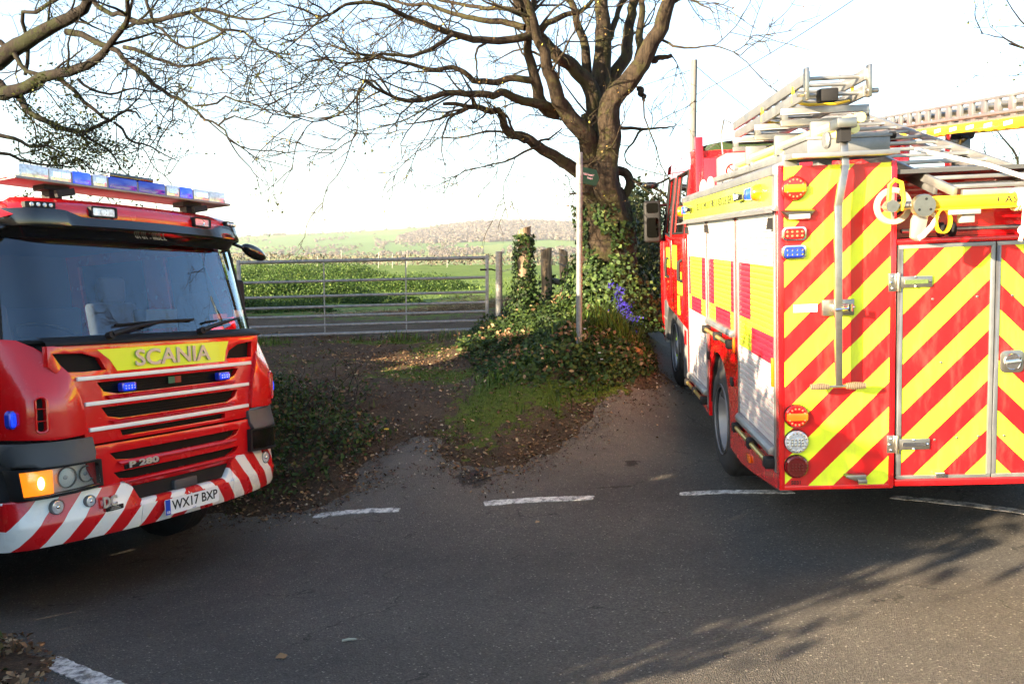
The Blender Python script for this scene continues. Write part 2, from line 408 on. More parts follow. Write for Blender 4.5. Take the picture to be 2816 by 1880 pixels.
def ground_material():
    m = bpy.data.materials.new('soil_and_leaf_litter'); m.use_nodes = True; t = m.node_tree; b = t.nodes['Principled BSDF']; b.inputs['Roughness'].default_value = .95
    b.inputs['Specular IOR Level'].default_value = .2
    tc = t.nodes.new('ShaderNodeTexCoord')
    def noise(s, d=6, r=.65):
        n = t.nodes.new('ShaderNodeTexNoise'); n.inputs['Scale'].default_value = s; n.inputs['Detail'].default_value = d; n.inputs['Roughness'].default_value = r
        t.links.new(tc.outputs['Object'], n.inputs['Vector']); return n.outputs[0]
    def ramp(v, stops):
        r = t.nodes.new('ShaderNodeValToRGB'); e = r.color_ramp.elements
        while len(e) < len(stops): e.new(.5)
        for k, (p, c) in zip(e, stops): k.position = p; k.color = (*c, 1)
        t.links.new(v, r.inputs[0]); return r.outputs[0]
    soil = ramp(noise(3), [(.3, (.045, .030, .020)), (.5, (.075, .050, .032)), (.7, (.13, .088, .055))])
    bits = ramp(noise(45, 4, .8), [(.45, (.03, .02, .013)), (.62, (.16, .10, .055)), (.72, (.32, .22, .13))])
    c = mixc(t, .45, soil, bits)
    at = t.nodes.new('ShaderNodeAttribute'); at.attribute_name = 'grass'
    gcol = ramp(noise(30, 5, .8), [(.35, (.04, .05, .008)), (.5, (.08, .105, .012)), (.68, (.13, .165, .025))])
    gm = mth(t, 'GREATER_THAN', mth(t, 'ADD', at.outputs['Fac'], mth(t, 'MULTIPLY', mth(t, 'SUBTRACT', noise(7, 8, .75), .5), 3.0)), .58)
    c = mixc(t, gm, c, gcol)
    t.links.new(c, b.inputs['Base Color'])
    bp = t.nodes.new('ShaderNodeBump'); bp.inputs['Strength'].default_value = .9; bp.inputs['Distance'].default_value = .03
    t.links.new(noise(50, 6, .8), bp.inputs['Height']); t.links.new(bp.outputs[0], b.inputs['Normal'])
    return m
M_ground = ground_material()
def ell(x, y, cx, cy, rx, ry, rot=0):
    c, s_ = math.cos(rot), math.sin(rot); dx, dy = x-cx, y-cy
    return np.clip(1.25-np.sqrt(((dx*c+dy*s_)/rx)**2+((-dx*s_+dy*c)/ry)**2), 0, 1)
def grassmask(x, y):
    g = np.maximum.reduce([ell(x,y,-.15,9.15,.6,1.35,-.2)*1.0, ell(x,y,.35,8.8,.55,.4)*.8, ell(x,y,-.7,10.4,.45,.6)*.9, ell(x,y,-1.1,11.9,.5,.5)*.8, ell(x,y,-1.2,10.6,.9,.55)*.8, ell(x,y,.9,8.95,.6,.25,.4), ell(x,y,-1.9,12.4,1.0,.22)*1.1,
                           ell(x,y,-3.7,12.2,.7,.3), ell(x,y,-2.7,10.6,1.0,1.2)*.35])
    f = np.clip((y-14.2-.5*np.sin(x))/2.5, 0, 1)*.95
    left = np.clip((-5-x)/3, 0, 1)*.8
    return np.maximum.reduce([g, f, left])
V, F = sheet_grid(np.arange(-13, 11.01, .075), np.arange(-6, 16.01, .075), groundz)
g = tag(link('ground', fast('ground', V, F, M_ground, {'grass': grassmask(V[:,0], V[:,1])}, True)), 'brown soil and leaf litter with mossy grass on the field track', 'ground', kind='structure')

# the field beyond the gate, and the land to either side
def field_material():
    m = bpy.data.materials.new('pasture'); m.use_nodes = True; t = m.node_tree; b = t.nodes['Principled BSDF']; b.inputs['Roughness'].default_value = .95; b.inputs['Specular IOR Level'].default_value = .15
    tc = t.nodes.new('ShaderNodeTexCoord')
    def noise(s, d=6, r=.65):
        n = t.nodes.new('ShaderNodeTexNoise'); n.inputs['Scale'].default_value = s; n.inputs['Detail'].default_value = d; n.inputs['Roughness'].default_value = r
        t.links.new(tc.outputs['Object'], n.inputs['Vector']); return n.outputs[0]
    r = t.nodes.new('ShaderNodeValToRGB'); e = r.color_ramp.elements; e.new(.5); e.new(.8)
    for k, (p, c) in zip(e, [(.3, (.05, .085, .018)), (.48, (.085, .135, .028)), (.62, (.13, .18, .045)), (.8, (.20, .22, .08))]): k.position = p; k.color = (*c, 1)
    t.links.new(mth(t, 'ADD', mth(t, 'MULTIPLY', noise(.35, 4), .5), mth(t, 'MULTIPLY', noise(6, 6, .8), .5)), r.inputs[0])
    at = t.nodes.new('ShaderNodeAttribute'); at.attribute_name = 'bare'
    r2 = t.nodes.new('ShaderNodeValToRGB'); r2.color_ramp.elements[0].position = .35; r2.color_ramp.elements[1].position = .7
    r2.color_ramp.elements[0].color = (.045, .028, .016, 1); r2.color_ramp.elements[1].color = (.15, .095, .052, 1); t.links.new(noise(9, 8, .8), r2.inputs[0])
    gm = mth(t, 'GREATER_THAN', mth(t, 'ADD', at.outputs['Fac'], mth(t, 'MULTIPLY', mth(t, 'SUBTRACT', noise(2.2, 8, .8), .5), 1.3)), .5)
    t.links.new(mixc(t, gm, r.outputs[0], r2.outputs[0]), b.inputs['Base Color'])
    bp = t.nodes.new('ShaderNodeBump'); bp.inputs['Strength'].default_value = .8; bp.inputs['Distance'].default_value = .05
    t.links.new(noise(14, 6, .8), bp.inputs['Height']); t.links.new(bp.outputs[0], b.inputs['Normal'])
    return m
M_field = field_material()
def fieldz(x, y): return np.where((x > -12.9) & (x < 10.9) & (y < 15.95), -1.6, 0) + gz(x, y) + (vnoise(x, y, 1.6, 21)-.5)*.14*np.clip((y-15)/3, 0, 1)
ys = np.concatenate([np.arange(-60, -6, 6), [-6, 0, 5, 10], np.arange(14, 30, .25), np.arange(30, 60, .6), np.arange(60, 100, 2), np.arange(100, 241, 14)])
xs = np.concatenate([np.arange(-140, -20, 8), np.arange(-20, 14, .4), np.arange(14, 141, 7)])
V, F = sheet_grid(xs, ys, fieldz)
bare = np.maximum.reduce([ell(V[:,0],V[:,1],-1.5,16.5,3.2,1.9)*1.2, ell(V[:,0],V[:,1],-6.5,15.8,4.5,1.2)*1.1, ell(V[:,0],V[:,1],1.2,18.5,2.2,2.5)*.9])
tag(link('field', fast('field', V, F, M_field, {'bare': bare}, True)), 'rough green pasture beyond the metal gate', 'field', kind='structure')

# ---------------------------------------------------------------- tarmac
def road_material():
    m = bpy.data.materials.new('asphalt'); m.use_nodes = True; t = m.node_tree; b = t.nodes['Principled BSDF']
    b.inputs['Specular IOR Level'].default_value = .35
    tc = t.nodes.new('ShaderNodeTexCoord')
    def noise(s, d=6, r=.65):
        n = t.nodes.new('ShaderNodeTexNoise'); n.inputs['Scale'].default_value = s; n.inputs['Detail'].default_value = d; n.inputs['Roughness'].default_value = r
        t.links.new(tc.outputs['Object'], n.inputs['Vector']); return n.outputs[0]
    def vor(s, feat='F1'):
        n = t.nodes.new('ShaderNodeTexVoronoi'); n.inputs['Scale'].default_value = s; n.feature = feat
        t.links.new(tc.outputs['Object'], n.inputs['Vector']); return n
    v = vor(120); agg = v.outputs['Distance']; sc = t.nodes.new('ShaderNodeSeparateColor'); t.links.new(v.outputs['Color'], sc.inputs[0])
    r = t.nodes.new('ShaderNodeValToRGB'); e = r.color_ramp.elements; e.new(.6); e.new(.97)
    for k, (p, c) in zip(e, [(.0, (.052, .048, .044)), (.55, (.082, .076, .069)), (.975, (.118, .109, .098)), (.996, (.30, .28, .25))]): k.position = p; k.color = (*c, 1)
    t.links.new(sc.outputs[0], r.inputs[0])
    wear = t.nodes.new('ShaderNodeValToRGB'); wear.color_ramp.elements[0].position = .3; wear.color_ramp.elements[1].position = .72
    wear.color_ramp.elements[0].color = (.58, .59, .62, 1); wear.color_ramp.elements[1].color = (1.32, 1.26, 1.16, 1)
    t.links.new(mth(t, 'ADD', mth(t, 'MULTIPLY', noise(.55, 4, .6), .6), mth(t, 'MULTIPLY', noise(3.5, 6, .7), .4)), wear.inputs[0])
    mu = t.nodes.new('ShaderNodeMix'); mu.data_type = 'RGBA'; mu.blend_type = 'MULTIPLY'; mu.inputs[0].default_value = 1
    t.links.new(r.outputs[0], mu.inputs[6]); t.links.new(wear.outputs[0], mu.inputs[7])
    # fine cracks and tyre-polished bands along the main carriageway
    X = objxyz(t); band = mth(t, 'SINE', mth(t, 'MULTIPLY', mth(t, 'ADD', mth(t, 'MULTIPLY', X[0], .44), mth(t, 'MULTIPLY', X[1], .897)), 3.4))
    pol = mth(t, 'ADD', 1, mth(t, 'MULTIPLY', band, .10))
    nv = t.nodes.new('ShaderNodeTexNoise'); nv.inputs['Scale'].default_value = 2.2; nv.inputs['Detail'].default_value = 5; t.links.new(tc.outputs['Object'], nv.inputs['Vector'])
    va = t.nodes.new('ShaderNodeVectorMath'); va.operation = 'MULTIPLY_ADD'; va.inputs[1].default_value = (.9, .9, .9); t.links.new(nv.outputs['Color'], va.inputs[0]); t.links.new(tc.outputs['Object'], va.inputs[2])
    ve = t.nodes.new('ShaderNodeTexVoronoi'); ve.feature = 'DISTANCE_TO_EDGE'; ve.inputs['Scale'].default_value = .55; t.links.new(va.outputs[0], ve.inputs['Vector'])
    crack = mth(t, 'MULTIPLY', mth(t, 'LESS_THAN', ve.outputs['Distance'], .004), mth(t, 'GREATER_THAN', noise(1.1, 3), .52))
    dk = mth(t, 'MULTIPLY', pol, mth(t, 'SUBTRACT', 1, mth(t, 'MULTIPLY', crack, .55)))
    vm = t.nodes.new('ShaderNodeVectorMath'); vm.operation = 'SCALE'; t.links.new(mu.outputs[2], vm.inputs[0]); t.links.new(dk, vm.inputs['Scale'])
    at = t.nodes.new('ShaderNodeAttribute'); at.attribute_name = 'dust'
    gm = mth(t, 'MULTIPLY', at.outputs['Fac'], mth(t, 'MINIMUM', mth(t, 'MULTIPLY', noise(6, 8, .75), 1.3), 1))
    c = mixc(t, gm, vm.outputs[0], (.17, .14, .11))
    at2 = t.nodes.new('ShaderNodeAttribute'); at2.attribute_name = 'damp'
    c = mixc(t, mth(t, 'GREATER_THAN', mth(t, 'ADD', at2.outputs['Fac'], mth(t, 'MULTIPLY', mth(t, 'SUBTRACT', noise(12, 6, .8), .5), .9)), .62), c, (.035, .027, .021))
    t.links.new(c, b.inputs['Base Color']); b.inputs['Roughness'].default_value = .78
    bp = t.nodes.new('ShaderNodeBump'); bp.inputs['Strength'].default_value = .9; bp.inputs['Distance'].default_value = .014
    t.links.new(mth(t, 'ADD', agg, mth(t, 'MULTIPLY', noise(160, 3, .7), .5)), bp.inputs['Height']); t.links.new(bp.outputs[0], b.inputs['Normal'])
    return m
M_road = road_material()
xs = np.arange(-13, 12.01, .1); ys = np.arange(-6, 16.01, .1)
V, F = sheet_grid(xs, ys, lambda x, y: gz(x, y)+.004)
sd = poly_sd(ROAD, V[:,0], V[:,1]); keep = (sd[F] < .25).all(1)
dust = np.clip(1-(-sd-.05)/.8, 0, 1)*.8*np.clip((V[:,1]-6.4)/.6, 0, 1)
dust = np.maximum(dust, np.maximum(ell(V[:,0],V[:,1],-1.0,8.0,.5,.6), ell(V[:,0],V[:,1],.9,8.1,1.3,.7,.5)*.75))
dampl = np.clip(1-np.abs(V[:,1]-(7.18+.05*np.sin(V[:,0]*3)))/.13, 0, 1)*np.clip((V[:,0]-.2)/.5, 0, 1)*np.clip((3.4-V[:,0])/.5, 0, 1)
damp = np.maximum.reduce([dampl*.75, ell(V[:,0],V[:,1],1.12,7.75,.22,.16)*.8, ell(V[:,0],V[:,1],-.35,7.55,.3,.35,.6)*.85, np.clip(1-np.abs(sd+.1)/.25, 0, 1)*.6*(V[:,1] > 6.5)])
used = np.unique(F[keep]); remap = np.full(len(V), -1); remap[used] = np.arange(len(used))
tag(link('road', fast('road', V[used], remap[F[keep]], M_road, {'dust': dust[used], 'damp': damp[used]}, True)), 'worn grey tarmac of the sloping road junction', 'road', kind='structure')

# ---------------------------------------------------------------- painted lines (thermoplastic, thin and worn)
def paint_material():
    m = mat('worn_road_paint', (.62, .60, .56), .7, bump=.4, bscale=90); t = m.node_tree; b = t.nodes['Principled BSDF']
    tc = t.nodes.new('ShaderNodeTexCoord'); n = t.nodes.new('ShaderNodeTexNoise'); n.inputs['Scale'].default_value = 16; n.inputs['Detail'].default_value = 9; n.inputs['Roughness'].default_value = .8
    t.links.new(tc.outputs['Object'], n.inputs['Vector'])
    r = t.nodes.new('ShaderNodeValToRGB'); r.color_ramp.elements[0].position = .42; r.color_ramp.elements[1].position = .55
    r.color_ramp.elements[0].color = (.10, .095, .09, 1); r.color_ramp.elements[1].color = (.60, .58, .54, 1)
    t.links.new(n.outputs[0], r.inputs[0]); t.links.new(r.outputs[0], b.inputs['Base Color']); return m
M_paint = paint_material()
def line_mark(p0, p1, w, label, group=None, bend=0):
    p0, p1 = np.array(p0, float), np.array(p1, float); d = p1-p0; L = np.hypot(*d); t = d/L; nrm = np.array([-t[1], t[0]])
    n = max(6, int(L/.04)); b = MB(); top = []
    for i in range(n+1):
        s = i/n; c = p0+d*s+nrm*bend*4*s*(1-s); rag = .006
        ww = w*(1 if 0 < i < n else .8)
        for k in (-1, 1):
            q = c+nrm*(k*ww/2+random.uniform(-rag, rag))+t*(random.uniform(-.02, .02) if i in (0, n) else 0)
            top.append((q[0], q[1]))
    zz = gz(np.array([q[0] for q in top]), np.array([q[1] for q in top]))
    P = [(x, y, z+.0095) for (x, y), z in zip(top, zz)] + [(x, y, z+.0015) for (x, y), z in zip(top, zz)]
    m = len(top); F = [(2*i, 2*i+1, 2*i+3, 2*i+2) for i in range(n)] + [(2*i, 2*i+2, m+2*i+2, m+2*i) for i in range(n)] + [(2*i+3, 2*i+1, m+2*i+1, m+2*i+3) for i in range(n)]
    F += [(1, 0, m, m+1), (m-2, m-1, 2*m-1, 2*m-2)]
    o = MB().add(P, F).build('road_marking', M_paint); return tag(o, label, 'road marking', group)
LG = 'broken white edge line across the junction mouth'
line_mark((-1.75,7.38), (-.97,7.11), .075, 'thin worn white dash nearest the left fire engine bumper', LG)
line_mark((-.24,7.03), (.68,6.97), .095, 'long white dash in the middle, below the mossy track', LG, .02)
line_mark((1.40,6.87), (2.26,6.70), .09, 'white dash ending at the rear corner of the right fire engine', LG, .02)
line_mark((2.95,6.42), (3.75,5.82), .09, 'shaded white dash under the right fire engine', LG, .03)
line_mark((-2.62,4.60), (-1.9,3.95), .12, 'chipped broad white line beside the near verge, bottom left corner', None)

# ================================================================ FIRE ENGINES
def pose(loc, yaw, pit, rol):
    R_ = Matrix.Rotation(math.radians(yaw), 4, 'Z') @ Matrix.Rotation(math.radians(pit), 4, 'X') @ Matrix.Rotation(math.radians(rol), 4, 'Y')
    return Matrix.Translation(loc) @ R_
def rrect(x0, x1, z0, z1, r, n=4):
    out = []
    for cx, cz, a0 in ((x1-r, z1-r, 0), (x0+r, z1-r, 90), (x0+r, z0+r, 180), (x1-r, z0+r, 270)):
        for i in range(n+1):
            a = math.radians(a0+90*i/n); out.append((cx+r*math.cos(a), cz+r*math.sin(a)))
    return out
def mirror(poly): return [(-a, b) for a, b in reversed(poly)]
def wheel(root, x, y, z, sgn, r=.5, rim=.29, w=.3, twin=False, tags=False):
    """road wheel > tyre parts; sgn = which side is outside (-1 / +1)"""
    T = MB(); xo = x; xi = x - sgn*w
    prof = [(rim-.02, 0), (rim+.03, .0), (r-.09, -.012), (r-.03, .018), (r, .05), (r, w-.05), (r-.03, w-.018), (r-.09, w), (rim, w)]
    o = MB().lathe(prof, (xo, y, z), (-sgn, 0, 0), 40, False).build('wheel', M_rub, root, ang=50)
    tr = MB()
    for k in range(4):
        h = .075+.05*k; tr.lathe([(r-.004, h-.008), (r+.0025, h-.008), (r+.0025, h+.028), (r-.004, h+.028)], (xo, y, z), (-sgn, 0, 0), 40, False)
    tr.build('tread', M_rub, o)
    d = .075 if tags else .10
    MB().lathe([(rim+.012, -.012), (rim+.012, .012), (rim-.02, .02), (rim-.035, .06), (rim-.055, d+.05), (rim-.12, d+.06), (.11, d+.05), (.10, d+.04), (.095, d-.05), (.08, d-.07), (0, d-.07)] if not twin else [(rim+.012, -.012), (rim+.012, .012), (rim-.02, .02), (rim-.03, .10), (rim-.045, .17), (rim-.11, .185), (.13, .17), (.12, .12), (.11, .10), (0, .10)], (xo, y, z), (-sgn, 0, 0), 32, False).build('rim', M_rim, o, ang=50)
    nb = MB()
    for k in range(10):
        a = 2*PI*k/10; rr_ = .155; c = Vector((xo, y+math.cos(a)*rr_, z+math.sin(a)*rr_))
        dn = .165 if twin else d+.02; nb.cyl(c+Vector((-sgn*(dn+.02), 0, 0)), c+Vector((-sgn*(dn-.03), 0, 0)), .016, 6)
    nb.build('wheel_nut', M_steel, o)
    if tags:
        lt = MB()
        for k in range(10):
            a = 2*PI*k/10+.1; c = Vector((xo, y+math.cos(a)*.165, z+math.sin(a)*.165))
            lt.cyl(c+Vector((-sgn*(d-.02), 0, 0)), c+Vector((sgn*(.05-d), 0, 0)), .026, 8)
        lt.build('nut_indicator', M_lime, o)
    if twin:
        MB().lathe([(rim, .35), (r-.09, .35), (r, .40), (r, .60), (r-.09, .65), (rim, .65)], (xo, y, z), (-sgn, 0, 0), 36).build('inner_tyre', M_rub, o, ang=50)
    return o
def lamp_rect(root, c, w, h, d, lens, name, facing='y', surround=M_chrome, ribs=True):
    """small strobe lamp: rim and lens; faces -y or -x"""
    f = MB(); l = MB(); cx, cy, cz = c
    A = rrect(-w/2, w/2, -h/2, h/2, h*.28); B = rrect(-w/2+.012, w/2-.012, -h/2+.012, h/2-.012, h*.22)
    def pl(p, dd): return (cx+p[0], cy-dd, cz+p[1]) if facing == 'y' else (cx-dd, cy-p[0], cz+p[1])
    n = len(A)
    f.add([pl(p, 0) for p in A]+[pl((p[0]*.97, p[1]*.94), d*.75) for p in A]+[pl(p, d*.8) for p in B]+[pl(p, d*.55) for p in B],
          [(i, (i+1) % n, k*n+n+(i+1) % n, k*n+n+i) if k == 0 else (k*n+i, k*n+(i+1) % n, (k+1)*n+(i+1) % n, (k+1)*n+i) for k in range(3) for i in range(n)])
    o = f.build(name, surround, root)
    l.add([pl(p, d*.6) for p in B]+[pl((p[0]*.86, p[1]*.75), d) for p in B], [(i, (i+1) % n, n+(i+1) % n, n+i) for i in range(n)]+[tuple(range(n, 2*n))])
    l.build('lens', lens, o)
    if ribs:
        g = MB()
        for i in range(4):
            for j in (-1, 1):
                p = (-w*.30+w*.2*i, j*h*.14); q = pl(p, d*1.02)
                g.sphere(q, h*.09, 6, (1, .5, 1) if facing == 'y' else (.5, 1, 1))
        g.build('led', M_chrome if lens != M_redlens else M_redled, o)
    return o

def build_cab(root, front=True, lit=True):
    """Cab seen from the front: x to the viewer's right, y into the vehicle, z up from the road."""
    ws = lambda u, z: .13+.10*u*u+max(0, z-1.85)*.26+max(0, abs(u)-.85)**2*1.6
    gr = lambda u, z: .06+.06*u*u
    chk = lambda u, z: .06+max(0, abs(u)-.85)**2*1.4+max(0, abs(u)-1.14)**2*14+(.16*max(0, (z-1.45)/.4)**1.5*min(1, max(0, abs(u)-.8)/.2) if z > 1.45 else 0)
    top = lambda u, z: .24+.12*u*u+max(0, abs(u)-.9)**2*5
    bmp = lambda u, z: .15*abs(u)**2.4
    # --- shell: side walls with window openings, rear wall, roof, floor
    for s in (-1, 1):
        def sidef(y, z, s=s):
            k = max(0, z-1.9); q = max(0, (.85-y)/.4); return (s*(1.2-.11*k-.085*q*q), y, z)
        outline = [(.52, 1.22), (.80, 1.22), (.86, 1.08), (1.0, 1.0), (2.05, .92), (2.78, .86), (2.78, 2.80), (.80, 2.80), (.68, 2.66), (.46, 1.90), (.46, 1.3)]
        w1 = [(.62, 1.93), (1.34, 1.88), (1.34, 2.60), (.86, 2.60)]; w2 = [(1.62, 1.92), (2.55, 1.92), (2.55, 2.60), (1.62, 2.60)]
        o = MB().sheet(outline, [w1, w2], sidef, (-s*.05, 0, 0), .12).build('cab_side', M_red, root, bevel=0)
        for wv in (w1, w2):
            MB().sheet(wv, [], lambda y, z: (sidef(y, z)[0]-s*.02, y, z), (-s*.006, 0, 0), .3).build('side_window', M_sideclear if front else M_sideglass, o)
        dd = MB()     # door shut lines and trim as proud door skins
        for poly in ([(.58, 1.30), (1.38, 1.16), (1.38, 1.84), (.56, 1.88)], [(1.60, 1.02), (2.62, .95), (2.62, 1.86), (1.60, 1.86)]):
            dd.sheet(poly, [], lambda y, z: (sidef(y, z)[0]+s*.012, y, z), (-s*.013, 0, 0), .3)
        dd.build('door_skin', M_red, o, bevel=.006)
        ck = MB()     # battenburg squares on the doors
        for a, b, c, d in ((1.02, 1.36, 1.5, 1.75), (.72, .98, 1.36, 1.48), (1.64, 2.0, 1.5, 1.78), (2.06, 2.44, 1.22, 1.48), (2.06, 2.2, .98, 1.2)):
            ck.sheet([(a, c), (b, c), (b, d), (a, d)], [], lambda y, z: (sidef(y, z)[0]+s*.0155, y, z), (-s*.003, 0, 0), .4)
        ck.build('yellow_square', M_yel, o)
        for yy in (1.28, 2.50):
            MB().tube([(s*1.215, yy, 1.62), (s*1.255, yy, 1.60), (s*1.26, yy-.005, 1.50), (s*1.255, yy, 1.40), (s*1.215, yy, 1.38)], .022, 8).build('door_handle', M_black, o)
        fr = MB()
        for wv in (w1, w2):
            P = [Vector((sidef(*p)[0]+s*.004, p[0], p[1])) for p in wv]; fr.tube(P+[P[0]], .014, 6)
        fr.build('window_seal', M_black, o)
        # A pillar
        MB().grid(lambda a, b: ((lambda z: (s*(1.13-.07*(z-1.88)/.72 + a*(1.2-.11*max(0, z-1.9)-1.13+.07*(z-1.88)/.72)), ws(1.13-.07*(z-1.88)/.72, z)-.005+a*(.26 - .12*a)+.03*math.sin(a*PI)*-1, z))(1.86+.80*b)), 6, 8).build('a_pillar', M_gloss, root)
    MB().box(-1.14, 1.14, 2.735, 2.775, .9, 2.78).build('cab_rear_wall', M_red, root); MB().box(-1.1, 1.1, 2.70, 2.73, 1.1, 2.70).build('rear_trim', M_lining, root); MB().box(-1.05, 1.05, .45, 2.7, 2.70, 2.72).build('headliner', M_lining, root)
    # roof: lofted crown
    def roof(a, b):
        x = (a-.5)*2; y = .26+b*2.5
        prof = 2.80+.085*(1-abs(x)**5)+(-.10*(1-b*14)**2 if b < 1/14 else 0)
        return (x*1.105, y+(.12*abs(x)**3 if b < .1 else 0), prof)
    MB().grid(roof, 24, 30).build('roof', M_red, root)
    fl = MB(); fl.box(-1.15, 1.15, .35, 2.7, 1.02, 1.08); fl.box(-.9, .9, .30, .5, 1.02, 1.5); fl.build('cab_floor', M_interior, root)
    # --- interior
    i = MB(); i.prism([(.26, 1.5), (.26, 1.84), (.45, 1.90), (.62, 1.88), (.66, 1.5)], 'x', -.96, .96); i.build('dashboard', M_interior, root, bevel=.02)
    for x in (-.62, .62):
        sb = MB(); sb.box(x-.26, x+.26, .95, 1.40, 1.42, 1.56); sb.obox((x, 1.46, 1.85), (.25, 0, 0), (0, .06, .0), (0, .06, .34)); sb.box(x-.14, x+.14, 1.46, 1.56, 2.18, 2.42)
        sb.build('seat', M_seat, root, bevel=.05, seg=3)
    sb = MB(); sb.box(-1.1, 1.1, 2.3, 2.66, 1.3, 1.6); sb.box(-1.1, 1.1, 2.54, 2.68, 1.55, 2.2); sb.build('rear_bench', M_seat, root, bevel=.04)
    st = MB(); c = Vector((-.62, .62, 1.90)); ax = Vector((0, -.45, .89)); u_ = Vector((1, 0, 0)); w_ = ax.cross(u_)
    st.tube([c+(u_*math.cos(2*PI*k/24)+w_*math.sin(2*PI*k/24))*.23 for k in range(25)], .016, 6, False)
    st.tube([c-u_*.22, c-ax*.04, c+u_*.22], .018, 6); st.tube([c-ax*.04, c-ax*.3], .03, 8); st.build('steering_wheel', M_black, root)
    hb = MB(); hb.box(.0, .3, .34, .5, 1.93, 2.08); hb.build('radio_console', M_lining, root, bevel=.01)
    # --- windscreen
    def wsf(a, b):
        z = 1.875+.75*b; h = 1.135-.075*b; u = (a-.5)*2*h; return (u, ws(u, z), z)
    w = MB().grid(wsf, 28, 10).build('windscreen', M_glass, root)
    bd = MB(); P = [Vector(wsf(k/20, 0))+Vector((0, -.004, -.008)) for k in range(21)]+[Vector(wsf(1, k/8))+Vector((0, -.004, 0)) for k in range(9)]
    bd.tube(P, .016, 6); bd.tube([Vector(wsf(0, k/8))+Vector((0, -.004, 0)) for k in range(9)], .016, 6); bd.build('windscreen_seal', M_black, w)
    if not front:
        MB().box(-1.2, 1.2, .12, .4, .5, 1.86).build('front_panel', M_red, root, bevel=.06)
    else:
        front_details(root, ws, gr, chk, top, bmp, w, lit)
    # wheel arch mouldings, steps and wheels
    for s in (-1, 1):
        a = MB(); pts = []
        for k in range(13):
            t = PI*k/12; pts.append((s*1.20, 1.42-.66*math.cos(t), .52+.64*math.sin(t)))
        for k in range(12):
            p, q = Vector(pts[k]), Vector(pts[k+1]); cpt = Vector((s*1.20, 1.42, .52))
            i0, i1 = p+(cpt-p)*.12, q+(cpt-q)*.12
            a.add([p, q, i1, i0, p-Vector((s*.28, 0, 0)), q-Vector((s*.28, 0, 0)), i1-Vector((s*.28, 0, 0)), i0-Vector((s*.28, 0, 0))], [(0,1,2,3), (0,4,5,1), (3,2,6,7)])
        a.build('wheel_arch', M_grey, root, ang=50)
        stp = MB(); stp.box(min(s*.95, s*1.2), max(s*.95, s*1.2), .52, .86, .52, 1.05); stp.build('step_box', M_grey, root, bevel=.03)
        so = MB(); so.box(min(s*.95, s*1.21), max(s*.95, s*1.21), .54, .84, .50, .53); so.box(min(s*.95, s*1.205), max(s*.95, s*1.205), .53, .84, .80, .83); so.build('step_tread', M_alud, root)
        f2 = MB(); f2.box(min(s*.9, s*1.19), max(s*.9, s*1.19), 2.06, 2.75, .42, .98); f2.build('rear_step_box', M_grey, root, bevel=.04)
        wheel(root, s*1.17, 1.42, .50, s, tags=True)

